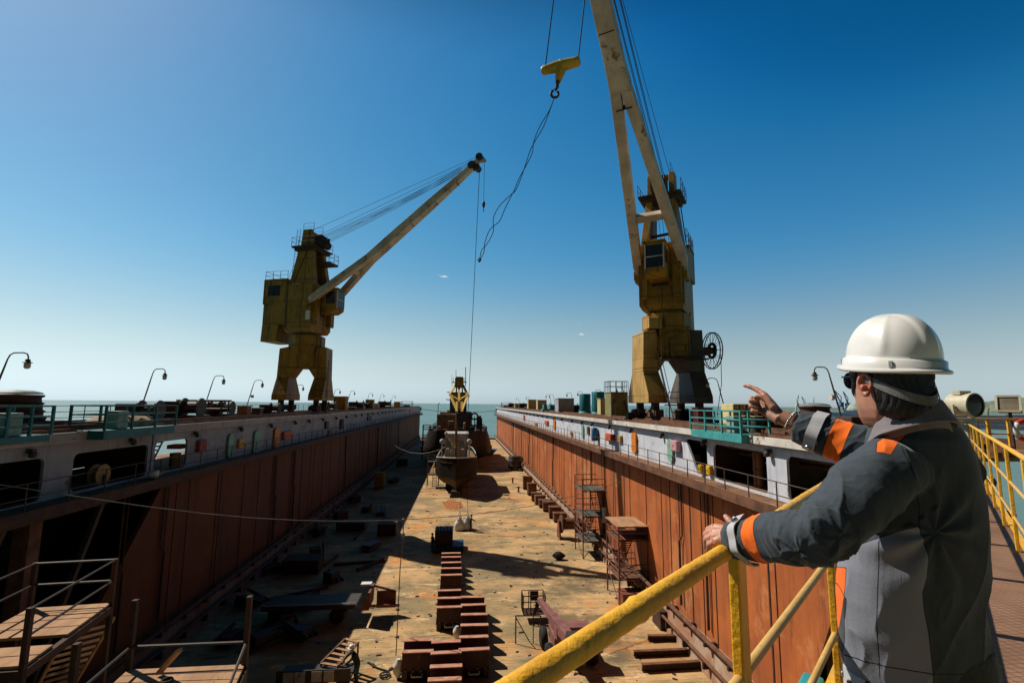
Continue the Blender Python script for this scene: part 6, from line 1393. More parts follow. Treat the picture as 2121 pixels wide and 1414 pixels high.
for i, (px, D, w, h, m, lab) in enumerate(((1758, 900, 60, 9, M_HAZEB, 'row of blue containers on the far quay before the dome'), (1720, 1000, 50, 6, M_HAZEB, 'low blue quay building left of the dome'), (2040, 620, 90, 8, M_HAZED, 'dark blue barge below the hill at the right'), (2110, 560, 70, 9, M_HAZED, 'dark blue quay shed below the hill at the far right'), (1960, 700, 50, 7, M_HAZED, 'dark quay building behind the searchlight'))):
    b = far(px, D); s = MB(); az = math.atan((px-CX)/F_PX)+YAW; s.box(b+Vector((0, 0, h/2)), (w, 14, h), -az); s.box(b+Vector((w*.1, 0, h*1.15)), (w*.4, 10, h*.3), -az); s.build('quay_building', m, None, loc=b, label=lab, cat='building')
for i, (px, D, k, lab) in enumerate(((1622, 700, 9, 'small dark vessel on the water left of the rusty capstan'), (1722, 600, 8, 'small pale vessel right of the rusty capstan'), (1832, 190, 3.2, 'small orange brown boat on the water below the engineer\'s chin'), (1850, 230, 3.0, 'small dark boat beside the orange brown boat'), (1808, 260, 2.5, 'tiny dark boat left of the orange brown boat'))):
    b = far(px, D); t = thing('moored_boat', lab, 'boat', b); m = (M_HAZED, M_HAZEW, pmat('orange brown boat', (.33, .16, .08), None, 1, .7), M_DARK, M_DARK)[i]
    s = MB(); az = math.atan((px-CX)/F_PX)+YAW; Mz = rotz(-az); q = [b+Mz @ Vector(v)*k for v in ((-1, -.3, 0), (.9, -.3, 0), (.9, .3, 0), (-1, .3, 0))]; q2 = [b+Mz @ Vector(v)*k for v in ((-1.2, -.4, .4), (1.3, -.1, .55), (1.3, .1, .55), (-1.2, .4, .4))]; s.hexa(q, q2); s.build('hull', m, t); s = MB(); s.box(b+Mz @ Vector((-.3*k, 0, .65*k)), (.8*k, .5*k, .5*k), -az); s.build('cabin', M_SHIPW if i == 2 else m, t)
b = far(1460, 4000); 
# ================================================================== swing gangway with its yellow railings
U_AZ = R(47.2); gu = Vector((math.sin(U_AZ), math.cos(U_AZ), 0)); gn = Vector((-gu.y, gu.x, 0))
def G(s_, lat, z): return Vector((0, 0, z)) + gu*s_ + gn*lat
GZ = 12.9
def mat_yellow():
    m, t, b = new_mat('thick yellow rail paint')
    f = ramp(t, noise_tex(t, 9, (1, 1, 1), 6, .65), .35, .7); c = mixc(t, (.86, .47, .026), (.72, .35, .016), f)
    ch = ramp(t, noise_tex(t, 26, (1, 1, 1), 7, .7, (3, 1, 2)), .66, .72); c = mixc(t, c, (.30, .16, .05), ch)
    d2 = ramp(t, noise_tex(t, 5, (1, 1, 1), 5, .6, (8, 1, 2)), .55, .75); c = mixc(t, c, (.64, .42, .11), d2)
    t.links.new(c, b.inputs['Base Color']); b.inputs['Roughness'].default_value = .42; b.inputs['Specular IOR Level'].default_value = .4
    a = noise_tex(t, 55, (1, 1, 1), 5, .6); a2 = noise_tex(t, 14, (1, 1, 1), 4, .55, (1, 5, 2))
    ad = _n(t, 'ShaderNodeMath', operation='MULTIPLY_ADD'); t.links.new(a2, ad.inputs[0]); ad.inputs[1].default_value = 1.5; t.links.new(a, ad.inputs[2])
    bump_to(t, b, ad.outputs[0], .8, .006); return m
M_YRAIL = mat_yellow()
M_YPALE = pmat('worn pale yellow paint', (.66, .43, .14), (.55, .32, .08), 9, .45, rust=.2, rustcol=(.45, .24, .08), bump=.4, bscale=40, bdist=.004)
def mat_grating():
    m, t, b = new_mat('brown diamond deck')
    tc_ = _n(t, 'ShaderNodeTexCoord'); mp = _n(t, 'ShaderNodeMapping'); mp.inputs['Rotation'].default_value = (0, 0, R(42.8)); mp.inputs['Scale'].default_value = (10, 16, 1); t.links.new(tc_.outputs['Object'], mp.inputs[0])
    vo = _n(t, 'ShaderNodeTexChecker'); vo.inputs['Scale'].default_value = 1.0
    sp = _n(t, 'ShaderNodeSeparateXYZ'); t.links.new(mp.outputs[0], sp.inputs[0])
    outs = []
    for sg in (1, -1):
        ma = _n(t, 'ShaderNodeMath', operation='MULTIPLY_ADD'); t.links.new(sp.outputs['X'], ma.inputs[0]); ma.inputs[1].default_value = sg; t.links.new(sp.outputs['Y'], ma.inputs[2])
        pp = _n(t, 'ShaderNodeMath', operation='PINGPONG'); t.links.new(ma.outputs[0], pp.inputs[0]); pp.inputs[1].default_value = .5; outs.append(ramp(t, pp.outputs[0], .10, .02))
    mx_ = _n(t, 'ShaderNodeMath', operation='MAXIMUM'); t.links.new(outs[0], mx_.inputs[0]); t.links.new(outs[1], mx_.inputs[1])
    c = mixc(t, (.30, .165, .095), (.20, .105, .06), ramp(t, noise_tex(t, 1.5), .35, .65)); c = mixc(t, c, (.10, .05, .028), mx_.outputs[0])
    t.links.new(c, b.inputs['Base Color']); b.inputs['Roughness'].default_value = .7; bump_to(t, b, mx_.outputs[0], -.5, .006); return m
gw = thing('gangway', 'narrow swing gangway with brown diamond deck and yellow railings under the engineer', 'gangway', G(0, 0, GZ))
S0, S1 = -4.7, 18.2
s = MB(); s.hexa([G(S0, -.56, GZ-.05), G(S1, -.56, GZ-.05), G(S1, .56, GZ-.05), G(S0, .56, GZ-.05)], [G(S0, -.56, GZ), G(S1, -.56, GZ), G(S1, .56, GZ), G(S0, .56, GZ)]); s.build('deck', mat_grating(), gw)
for lat in (-.60, .60): s = MB(); s.bar(G(S0, lat, GZ-.16), G(S1, lat, GZ-.16), .06, .36); s.build('side_beam', M_YRAIL, gw)
for lat, nm in ((.531, 'left'), (-.52, 'right')):
    s = MB(); k0 = S0; pts = []
    sv_ = S0; rgs = []
    while sv_ < S1:
        fine_ = (-.8 < sv_ < 4.2 and lat > 0); r_ = .0240*(1+.03*math.sin(sv_*7.3))
        rw_ = []
        for k in range(28):
            a = 2*math.pi*k/28; lump = .0011*mnoise.noise((sv_*22, math.cos(a)*1.6, math.sin(a)*1.6))+.0022*max(0, mnoise.noise((sv_*38+5, math.cos(a)*2.6, math.sin(a)*2.6+lat))-.25)+.0009*mnoise.noise((sv_*95, math.cos(a)*5, math.sin(a)*5)); lump += .0028*math.exp(-((sv_-1.02)/.012)**2)+.0024*math.exp(-((sv_-2.4)/.012)**2)
            rw_.append(G(sv_, lat, 14.06)+gn*math.cos(a)*(r_+lump)+Vector((0, 0, math.sin(a)*(r_+lump))))
        rgs.append(rw_); sv_ += .009 if fine_ else .25
    s.skin(rgs); s.build('handrail', M_YRAIL, gw, smooth='all')
    for z_, r_ in ((13.67, .0165), (13.28, .015)):
        s = MB(); s.loft([(G(S0+(S1-S0)*i/20, lat, z_), r_*(1+.04*math.sin(i*2.7))) for i in range(21)], 12); s.build('mid_rail', M_YPALE, gw, smooth=True)
    st_ = -4.7
    while st_ < S1-.2:
        s = MB(); a = G(st_, lat, GZ-.2); Mx = Matrix((gu, gn, Vector((0, 0, 1)))).transposed()
        s.box(G(st_, lat, (GZ-.2+14.04)/2), (.078, .034, 14.04-GZ+.2), M=Mx); s.build('post', M_YRAIL, gw, bevel=.006); st_ += 1.6
s = MB(); p = G(3.62, .74, GZ-.13); s.box(p, (.26, .12, .12), M=Matrix((gu, gn, Vector((0, 0, 1)))).transposed()); s.build('tool_tray', M_TEAL, None, label='teal tray at the foot of the yellow railing beside the engineer', cat='tray', bevel=.02)

# ---- right wing head: cross rail, life ring, searchlight, floodlight
cr = thing('cross_railing', 'short yellow railing across the head of the right wing deck', 'railing', (18.5, 14.9, 13.1))
s = MB(); s.tube((15.2, 14.9, 14.13), (22.4, 14.9, 14.16), .035, 8); s.build('top_rail', M_YPALE, cr)
s = MB(); s.tube((15.2, 14.9, 13.65), (22.4, 14.9, 13.65), .025, 8); s.build('mid_rail', M_YPALE, cr)
for x_ in (16.5, 17.75, 18.5, 19.8, 21.2): s = MB(); s.bar((x_, 14.9, 13.1), (x_, 14.9, 14.12), .12 if x_ in (17.75,) else .07, .05); s.build('post', M_YRAIL, cr)
lr = thing('life_ring', 'white and red life ring hanging on the yellow cross railing', 'life ring', (18.9, 14.8, 13.6)); c0 = Vector((18.92, 14.78, 13.79))
for k in range(4):
    s = MB(); s.torus(c0, .29, .085, AX_Y, 10, 10, R(90*k+45), R(90*k+135)); s.build('ring_segment', M_PLASTICW if k % 2 == 1 else pmat('life ring red', (.65, .05, .04), None, 4, .5), lr, smooth=True)
sl_ = thing('searchlight', 'cream drum searchlight with dark lens on a conical stand', 'searchlight', Vector(atd(1992, 905, 15.5)).xy.to_3d()+Vector((0, 0, 13.1)))
c0 = atd(1994, 838, 15.5); ax = Vector((.10, -.99, -.05)).normalized(); Mx = ax.to_track_quat('Z', 'Y').to_matrix()
M_CRM = pmat('cream lamp paint', (.58, .54, .40), (.46, .42, .30), 3, .5, rust=.15)
s = MB(); s.lathe([(.02, -.42), (.22, -.42), (.34, -.3), (.36, .25), (.39, .27), (.39, .36), (.35, .37)], c0, 24, Mx, cap=False); s.box(c0+Vector((0, 0, .38)), (.4, .25, .12)); s.build('drum', M_CRM, sl_, smooth=True)
s = MB(); s.lathe([(.35, .33), (.2, .355), (.01, .36)], c0, 24, Mx); s.build('lens', pmat('dark brown lens', (.045, .025, .018), None, 3, .15, spec=.6, bump=0), sl_, smooth=True)
s = MB(); sd2 = ax.cross(Vector((0, 0, 1))).normalized()
for k in (-1, 1): s.bar(c0+sd2*k*.42, c0+sd2*k*.36+Vector((0, 0, -.55)), .07, .07)
s.bar(c0+sd2*.36+Vector((0, 0, -.55)), c0-sd2*.36+Vector((0, 0, -.55)), .08); s.build('yoke', M_CRM, sl_)
s = MB(); s.loft([(Vector((c0.x, c0.y, 13.1)), .42), (Vector((c0.x, c0.y, c0.z-.6)), .2)], 14); s.build('stand', M_CRM, sl_)
fl = thing('floodlight', 'square black floodlight with cream rim behind the life ring', 'floodlight', (19.2, 15.3, 13.1)); c0 = atd(2090, 838, 17.2)
az_ = Vector((-.8, -.5, .25)).normalized(); Mx = az_.to_track_quat('Z', 'Y').to_matrix()
s = MB(); s.box(c0, (.62, .55, .3), M=Mx); s.build('housing', M_DARK, fl, bevel=.03); s = MB()
for a, b in (((-.3, -.27), (.3, -.27)), ((.3, -.27), (.3, .27)), ((.3, .27), (-.3, .27)), ((-.3, .27), (-.3, -.27))): s.bar(c0+Mx @ Vector((*a, .17)), c0+Mx @ Vector((*b, .17)), .07)
s.build('rim', M_CRM, fl); s = MB(); s.box(c0+Mx @ Vector((0, 0, .155)), (.5, .45, .02), M=Mx); s.build('glass', pmat('lamp pane', (.25, .22, .15), None, 3, .2, spec=.6), fl); s = MB(); s.tube(c0-Vector((0, 0, .2)), (c0.x, c0.y, 13.1), .05); s.build('pole', M_RAILD, fl)
dup(lampp, Vector(atd(1972, 905, 17)).xy.to_3d()+Vector((0, 0, 13.1)), math.pi, 'goose neck deck lamp rising just behind the searchlight', 'deck lamps along the right wing', scale=(.5, .5, .5)).scale = (.55, .55, .62)

# ================================================================== the engineer
man = thing('person', 'man in white hard hat and charcoal jacket with orange patches, pointing across the dock', 'person', atd(1912, 1392, 1.42).xy.to_3d()+Vector((0, 0, GZ)))
def ring_pts(c, fx, fy, w, f, b, n=32, e=2.3):
    out = []
    for k in range(n):
        a = 2*math.pi*k/n; ca, sa = math.cos(a), math.sin(a)
        x_ = math.copysign(abs(ca)**(2/e), ca)*w; y_ = math.copysign(abs(sa)**(2/e), sa)*(f if sa > 0 else b)
        out.append(Vector(c)+fx*x_+fy*y_)
    return out
def frame(az): return Vector((math.cos(az), -math.sin(az), 0)), Vector((math.sin(az), math.cos(az), 0))
def union_mesh(name, builders, voxel, smooth_it=4, fac=.5):
    me = bpy.data.meshes.new(name); mb = MB()
    for b_ in builders: mb.add(b_.v, b_.f)
    me.from_pydata([tuple(v) for v in mb.v], [], mb.f)
    bm = bmesh.new(); bm.from_mesh(me); bmesh.ops.recalc_face_normals(bm, faces=bm.faces); bm.to_mesh(me); bm.free()
    ob = bpy.data.objects.new(name, me); col.objects.link(ob)
    md = ob.modifiers.new('r', 'REMESH'); md.mode = 'VOXEL'; md.voxel_size = voxel; md.use_smooth_shade = True
    ms = ob.modifiers.new('s', 'SMOOTH'); ms.factor = fac; ms.iterations = smooth_it
    bpy.context.view_layer.update(); dg = bpy.context.evaluated_depsgraph_get()
    me2 = bpy.data.meshes.new_from_object(ob.evaluated_get(dg)); bpy.data.objects.remove(ob); me2.name = name
    return me2
def place(name, me, mat, parent, smooth=True):
    base = Vector(parent.location)
    if parent.parent: base += Vector(parent.parent.location)
    me.transform(Matrix.Translation(-base)); me.materials.clear(); me.materials.append(mat)
    if smooth: me.polygons.foreach_set('use_smooth', [True]*len(me.polygons))
    o = bpy.data.objects.new(name, me); col.objects.link(o); o.parent = parent; return o

DT = 1.42
Hc = atd(1841, 798, 1.43); HAZ = R(-2); hx, hy = frame(HAZ); hz = Vector((0, 0, 1))
BAZ = R(-3); bx, by = frame(BAZ)
# ---- skin body
HEADR = [(-.128, .024, .074, -.045), (-.115, .040, .088, -.01), (-.095, .054, .094, .02), (-.07, .062, .094, .045), (-.045, .066, .095, .065), (-.02, .070, .097, .082), (.01, .073, .094, .092), (.04, .076, .098, .098), (.07, .075, .096, .098), (.10, .065, .080, .086), (.125, .042, .05, .055), (.138, .012, .012, .015)]
def head_builder(off=0.0):
    s = MB(); rings = []
    for z, w, f, b in HEADR:
        pts = ring_pts(Hc+hz*z, hx, hy, w+off, f+off, b+off, 40, 2.25); out = []
        for p in pts:
            q = p-Hc; lx, ly = q.dot(hx), q.dot(hy)
            if ly > .05 and off == 0:
                nose = math.exp(-(lx/.013)**2)*(.026*math.exp(-((z+.022)/.016)**2)+.014*math.exp(-((z-.002)/.02)**2)); eye = .010*(math.exp(-((abs(lx)-.032)/.014)**2))*math.exp(-((z-.018)/.012)**2)
                lip = .006*math.exp(-(lx/.024)**2)*(math.exp(-((z+.062)/.006)**2)+math.exp(-((z+.074)/.006)**2)); brow = .005*math.exp(-((z-.038)/.01)**2)*math.exp(-(lx/.05)**2)
                p = p+hy*(nose-eye+lip+brow)
            out.append(p)
        rings.append(out)
    s.skin(rings); return s
# finer rings for the face
_fine = []
for i in range(len(HEADR)-1):
    a, b = HEADR[i], HEADR[i+1]
    for k in range(4): t_ = k/4; _fine.append(tuple(x0_+(x1_-x0_)*t_ for x0_, x1_ in zip(a, b)))
_fine.append(HEADR[-1]); HEADR = _fine
parts = [head_builder()]
def HL(x, y, z): return Hc+hx*x+hy*y+hz*z
for sg in (-1, 1):
    s = MB(); Me = Matrix((hy*-1, hz, hx*sg)).transposed()
    tilt = Matrix.Rotation(R(12), 3, hx); out_ = (hx*sg*.94-hy*.34).normalized()
    ex = (hy*-1).cross(out_); ex = hz; ey = out_.cross(hz).normalized()
    ec = HL(sg*.078, -.006, .0)+out_*.010
    M2 = Matrix((ey, hz, out_)).transposed()
    rr = []
    for k in range(17):
        a = R(-100+300*k/16); rx, ry = .0175, .031
        if math.sin(a) < -.3: rx *= .75
        rr.append((ec+M2 @ Vector((math.cos(a)*rx, math.sin(a)*ry, .002)), .0052))
    s.loft(rr, 8); parts.append(s)
    s = MB(); s.lathe([(.001, -.006), (.016, -.004), (.017, .0), (.001, .001)], ec-out_*.004, 14, M2 @ Matrix.Diagonal((.95, 1.6, 1)).to_3x3()); s.ball(ec+M2 @ Vector((-.002, -.027, .0)), .0085, 6); s.loft([(ec+M2 @ Vector((.003, .0, .0)), .006), (ec+M2 @ Vector((.008, -.012, .002)), .005)], 6); parts.append(s)
neckb = atd(1893, 905, 1.44)
s = MB(); s.loft([(HL(.004, -.012, -.05), (.060, .068)), (HL(.018, -.016, -.095), (.059, .063)), (HL(0.036, -.022, -.135), (.058, .060)), (neckb, (.050, .050))], 24); parts.append(s)
# joints
shL = atd(1842, 962, 1.36); elL = atd(1688, 1112, 1.26); wrL = atd(1530, 1112, 1.475)
shR = atd(1968, 948, 1.47); elR = atd(1812, 938, 1.60); wrR = atd(1614, 862, 1.80)
hips = atd(1912, 1392, 1.42); chest = Vector((neckb.x, neckb.y, neckb.z-.16))
s = MB(); s.skin([ring_pts(hips+Vector((0, 0, z)), bx, by, w, f, f*.95, 20) for z, w, f in ((-.06, .13, .085), (.05, .12, .075), (.2, .11, .07), (.35, .115, .075), (.45, .09, .06))]); parts.append(s)
s = MB(); s.loft([(hips+Vector((0, 0, .38)), .075), (neckb-Vector((0, 0, .02)), .055)], 16); parts.append(s)
for a, b, c in ((shL, elL, wrL), (shR, elR, wrR)):
    s = MB(); s.loft([(neckb-Vector((0, 0, .06)), .045), (a, .035)], 12); parts.append(s)
    s = MB(); s.loft([(a, .05), (a.lerp(b, .5), .046), (b, .040), (b.lerp(c, .35), .040), (b.lerp(c, .7), .033), (c, .0275)], 16); parts.append(s)
for sg in (-1, 1):
    hp = hips+bx*sg*.09; kn = hp+Vector((0, 0, -.37))+by*.03; an = hp+Vector((0, 0, -.74)); to = an+by*.17+Vector((0, 0, -.04))
    s = MB(); s.loft([(hp+Vector((0, 0, .02)), .08), (kn, .055), (kn+Vector((0, 0, -.14))-by*.02, .052), (an, .036)], 14); parts.append(s)
    s = MB(); s.loft([(an-by*.05+Vector((0, 0, -.04)), .035), (an+by*.05+Vector((0, 0, -.045)), .036), (to, .028)], 12); parts.append(s)
def digit(pts, radii):
    s = MB(); P_ = [atd(*p) for p in pts]; fine = []
    for i in range(len(P_)-1):
        for k in range(4): t_ = k/4; fine.append((P_[i].lerp(P_[i+1], t_), radii[i]+(radii[i+1]-radii[i])*t_-(.0006 if k == 2 else 0)))
    d_ = (P_[-1]-P_[-2]).normalized(); fine += [(P_[-1], radii[-1]), (P_[-1]+d_*radii[-1]*.6, radii[-1]*.75), (P_[-1]+d_*radii[-1]*.95, radii[-1]*.25)]
    s.loft(fine, 12); return s
def palm(w, ms, rw, rm):
    o = []
    for m_ in ms: s = MB(); A = atd(*w); B_ = atd(*m_); s.loft([(A.lerp(B_, -.05), rw), (A.lerp(B_, .45), rw*.86), (B_, rm)], 12); o.append(s)
    return o
# right hand, pointing
wr = (1614, 862, 1.80); mi, mm_, mr_, mp_ = (1582, 816, 1.855), (1576, 827, 1.872), (1574, 838.5, 1.870), (1577, 849, 1.855)
parts += palm((1610, 857, 1.805), [mi, mm_, mr_, mp_], .0225, .0125)
parts += palm((1613, 868, 1.79), [mr_, mp_], .021, .0125)
parts.append(digit([mi, (1566, 806, 1.885), (1552.5, 800.5, 1.905), (1542, 798.3, 1.920)], [.0112, .0102, .0088, .0070]))
parts.append(digit([mm_, (1556.5, 825, 1.882), (1555, 830, 1.856), (1568, 832, 1.845)], [.0115, .0105, .0093, .008]))
parts.append(digit([mr_, (1556, 837.5, 1.878), (1555.5, 842, 1.852), (1568, 844, 1.842)], [.0112, .0102, .009, .0078]))
parts.append(digit([mp_, (1559.5, 848, 1.862), (1559, 851.5, 1.840), (1569, 853, 1.832)], [.0102, .0092, .0082, .007]))
parts.append(digit([(1603, 845, 1.80), (1590, 830, 1.822), (1576, 821.5, 1.838), (1565, 821.5, 1.846)], [.0150, .0125, .0105, .0085]))
# left hand, resting on the rail
li, lm, lr_, lp_ = (1480, 1091, 1.535), (1475, 1101, 1.522), (1474, 1112, 1.506), (1479, 1123, 1.490)
parts += palm((1524, 1106, 1.482), [li, lm, lr_, lp_], .0215, .0125)
parts += palm((1525, 1116, 1.472), [lr_, lp_], .019, .012)
parts.append(digit([li, (1467, 1096, 1.566), (1466, 1112, 1.588), (1473, 1124, 1.590)], [.0115, .0102, .009, .0075]))
parts.append(digit([lm, (1462.5, 1105, 1.552), (1462, 1122, 1.572), (1470, 1134, 1.572)], [.0115, .0104, .0092, .0078]))
parts.append(digit([lr_, (1463, 1116, 1.534), (1463, 1131, 1.550), (1471, 1142, 1.550)], [.0112, .010, .009, .0075]))
parts.append(digit([lp_, (1468.5, 1127, 1.512), (1468, 1139, 1.526), (1475, 1148, 1.526)], [.0102, .0092, .0082, .007]))
parts.append(digit([(1531, 1101, 1.488), (1519, 1087, 1.512), (1509, 1076, 1.532), (1503, 1069, 1.545)], [.0150, .0122, .0105, .0085]))
def mat_skin():
    m, t, b = new_mat('warm skin')
    f = ramp(t, noise_tex(t, 22, (1, 1, 1), 5, .6, obj=True), .35, .7); c = mixc(t, (.56, .285, .195), (.46, .205, .135), f)
    at_ = _n(t, 'ShaderNodeAttribute'); at_.attribute_name = 'red'; c = mixc(t, c, (.56, .15, .085), at_.outputs['Fac'])
    a2 = _n(t, 'ShaderNodeAttribute'); a2.attribute_name = 'stubble'; c = mixc(t, c, (.24, .135, .10), a2.outputs['Fac'])
    t.links.new(c, b.inputs['Base Color']); b.inputs['Roughness'].default_value = .48; b.inputs['Subsurface Weight'].default_value = .12; b.inputs['Subsurface Radius'].default_value = (.01, .004, .002)
    bump_to(t, b, noise_tex(t, 160, (1, 1, 1), 4, .6, obj=True), .25, .0015); return m
me = union_mesh('body', parts, .0030, 3, .45)
V = np.array([v.co[:] for v in me.vertices]); hcv = np.array(Hc); q = V-hcv
lx, ly, lz = q @ np.array(hx), q @ np.array(hy), q[:, 2]
red = np.exp(-((np.abs(lx)-.09)/.014)**2)*np.exp(-((ly+.008)/.03)**2)*np.exp(-(lz/.035)**2)*.75
kn_ = np.zeros(len(V))
for k in (mi, mm_, mr_, mp_, (1566, 806, 1.885), (1542, 798, 1.92), li, lm, lr_, lp_, (1503, 1069, 1.545), (1556.5, 825, 1.882), (1556, 837.5, 1.878)):
    kn_ = np.maximum(kn_, .4*np.exp(-(np.linalg.norm(V-np.array(atd(*k)), axis=1)/.012)**2))
stub = np.clip((-.035-lz)/.03, 0, 1)*np.clip((lz+.135)/.02, 0, 1)*np.clip((ly-.005)/.04, 0, 1)*.55
for nm, arr in (('red', np.maximum(red, kn_)), ('stubble', stub)):
    at_ = me.attributes.new(nm, 'FLOAT', 'POINT'); at_.data.foreach_set('value', arr.astype(np.float32))
body = place('body', me, mat_skin(), man)

# ---- jacket
LEV = [(862, 1826, 1958, .95, 1.41), (874, 1812, 1982, .85, 1.415), (888, 1803, 1996, .78, 1.43), (908, 1797, 2009, .72, 1.42), (935, 1794, 2020, .70, 1.42), (970, 1790, 2032, .68, DT), (1030, 1776, 2046, .66, DT), (1100, 1757, 2054, .66, DT), (1175, 1745, 2051, .68, DT), (1240, 1739, 2044, .70, DT), (1300, 1742, 2052, .70, DT), (1360, 1754, 2060, .70, DT), (1398, 1762, 2066, .70, DT)]
rings = []; hem = None
for py, l_, r_, ratio, D_ in LEV:
    pl, pr = atd(l_, py, D_), atd(r_, py, D_); a1, a2 = math.atan2(pl.x, pl.y), math.atan2(pr.x, pr.y); am = (a1+a2)/2
    c = atd((l_+r_)/2, py, D_); r0 = math.hypot(c.x, c.y); weff = r0*math.sin((a2-a1)/2); beta = am-BAZ
    a_ = weff/math.sqrt(math.cos(beta)**2+(ratio*math.sin(beta))**2); cc = Vector((math.sin(am)*r0, math.cos(am)*r0, c.z))
    rings.append(ring_pts(cc, bx, by, a_, a_*ratio*1.0, a_*ratio*1.0, 48, 2.25)); hem = (cc, a_, a_*ratio)
jp = []; s = MB(); s.skin(rings); jp.append(s)
cufL = atd(1517, 1118, 1.50); cufR = atd(1651, 880, 1.755)
s = MB(); s.loft([(shL+Vector((.07, .01, -.015)), .066), (shL+Vector((0, 0, -.012)), (.088, .084)), (shL.lerp(elL, .3), .088), (shL.lerp(elL, .65), .078), (elL, .071), (elL.lerp(cufL, .3), .067), (elL.lerp(cufL, .62), .059), (elL.lerp(cufL, .85), .053), (cufL, .050)], 32); jp.append(s)
s = MB(); s.loft([(shR+Vector((-.03, -.02, -.03)), .085), (shR, (.082, .08)), (shR.lerp(elR, .45), .085), (elR, .076), (elR.lerp(cufR, .3), .072), (elR.lerp(cufR, .65), .066), (elR.lerp(cufR, .88), .060), (cufR, .055)], 32); jp.append(s)
me = union_mesh('jacket', jp, .0043, 7, .5)
V = np.array([v.co[:] for v in me.vertices]); N = np.array([v.normal[:] for v in me.vertices])
def seg(P, a, b):
    a, b = np.array(a), np.array(b); d = b-a; L = np.linalg.norm(d); t_ = np.clip((P-a) @ d/L**2, -0.1, 1.1); pr = a+np.outer(t_, d); return t_, np.linalg.norm(P-pr, axis=1), L
tUL, dUL, _ = seg(V, shL, elL); tFL, dFL, LFL = seg(V, elL, cufL); tFR, dFR, LFR = seg(V, elR, cufR); tUR, dUR, _ = seg(V, shR, elR)
isFL = dFL < np.minimum(dUL, .105); isFR = (dFR < .10) & (tFR > 0.02)
def bone_dirs(a, b):
    d = (Vector(b)-Vector(a)).normalized(); x_ = d.cross(Vector((0, 0, 1))).normalized(); return d, x_, d.cross(x_)
disp = np.zeros(len(V))
def fold(i, a, b, amp, fs, fa, seed, sharp=1.0):
    d, x_, y_ = bone_dirs(a, b); p = Vector(V[i])-Vector(a); s_ = p.dot(d); an = math.atan2(p.dot(y_), p.dot(x_))
    v = mnoise.noise((s_*fs+math.sin(an+seed)*1.1, math.cos(an)*fa+seed*3.1, math.sin(an)*fa)); r_ = .9-1.75*math.sqrt(abs(v)); w = mnoise.noise((s_*fs*.5+9, math.cos(an)*fa*.6+seed, math.sin(an)*fa*.6+3))
    return amp*(r_*.7+w*.9)
dT = np.minimum(np.minimum(dUL, dFL), np.minimum(dFR, dUR))
for i in range(len(V)):
    wl = math.exp(-((dUL[i]-.085)/.05)**2) if dUL[i] > .085 else 1.0
    k = 0.0
    if isFL[i]: k = (fold(i, elL, cufL, .0085, 18, .8, 1)+fold(i, elL, cufL, .003, 45, 1.2, 6))*(1.35-.6*max(0, min(1, tFL[i])))
    elif dUL[i] < .14 and tUL[i] > -.05: k = (fold(i, shL, elL, .0120, 10, .7, 2)+fold(i, shL, elL, .0030, 30, 1.2, 5))*wl*(0.55+.65*max(0, min(1, tUL[i])))
    elif isFR[i]: k = fold(i, elR, cufR, .0070, 24, .9, 3)
    else:
        p = V[i]; v1 = mnoise.noise((p[0]*7+p[2]*2.2, p[1]*7, p[2]*2.0)); v2 = mnoise.noise((p[0]*13-p[2]*5, p[1]*13, p[2]*4+7)); low = max(0, min(1, (14.25-p[2])/.35))
        k = .012*v1*(.35+.65*low)+.006*(.8-1.6*math.sqrt(abs(v2)))*(.3+.7*low)
        # pulled creases running from the armpit over the back
        ap = Vector(atd(1905, 1095, 1.34)); dq = Vector(p)-ap; rr_ = dq.length
        an = math.atan2(dq.z, dq.dot(bx)); k += .006*math.sin(an*9+.7)*math.exp(-((rr_-.09)/.07)**2)
    disp[i] = k
V2 = V+N*disp[:, None]
me.vertices.foreach_set('co', V2.ravel().astype(np.float32)); me.update()
# pattern attributes, as signed distances in metres (negative inside)
def seen(P):
    Qv = P-np.array(CAM); D_ = Qv @ np.array(c_fwd); return CX+F_PX*(Qv @ np.array(c_right))/D_, CY-F_PX*(Qv @ np.array(c_up))/D_, D_
sx_, sy_, sD = seen(V)
def poly_sd(poly):
    P = np.stack([sx_, sy_], 1); best = np.full(len(P), 1e9); ins = np.zeros(len(P), bool); n = len(poly)
    for i in range(n):
        a, b = np.array(poly[i], float), np.array(poly[(i+1) % n], float); d = b-a; t_ = np.clip((P-a) @ d/(d @ d), 0, 1); best = np.minimum(best, np.linalg.norm(P-a-np.outer(t_, d), axis=1))
        c_ = ((a[1] > P[:, 1]) != (b[1] > P[:, 1])) & (P[:, 0] < (b[0]-a[0])*(P[:, 1]-a[1])/(b[1]-a[1]+1e-12)+a[0]); ins ^= c_
    return np.where(ins, -best, best)*sD/F_PX
def line_sd(pts):
    P = np.stack([sx_, sy_], 1); best = np.full(len(P), 1e9); sgn = np.ones(len(P))
    for a, b in zip(pts[:-1], pts[1:]):
        a, b = np.array(a, float), np.array(b, float); d = b-a; t_ = np.clip((P-a) @ d/(d @ d), 0, 1); dd = np.linalg.norm(P-a-np.outer(t_, d), axis=1)
        cr = d[0]*(P[:, 1]-a[1])-d[1]*(P[:, 0]-a[0]); up_ = dd < best; best = np.where(up_, dd, best); sgn = np.where(up_, np.sign(cr), sgn)
    return best*sgn*sD/F_PX
toC = np.array(CAM)-V; toC /= np.linalg.norm(toC, axis=1)[:, None]; facing = (N*toC).sum(1)
torso = (dUL > .13) & (dFL > .11) & ~isFR
org = np.full(len(V), .05)
o1 = poly_sd([(1817, 917), (1851, 897), (1880, 887), (1881, 897), (1862, 914), (1845, 942), (1815, 939)]); org = np.where(facing > -.1, np.minimum(org, o1), org)
bL = np.maximum((tFL-.655)*LFL, (.50-tFL)*LFL); org = np.where(isFL, np.minimum(org, bL), org)
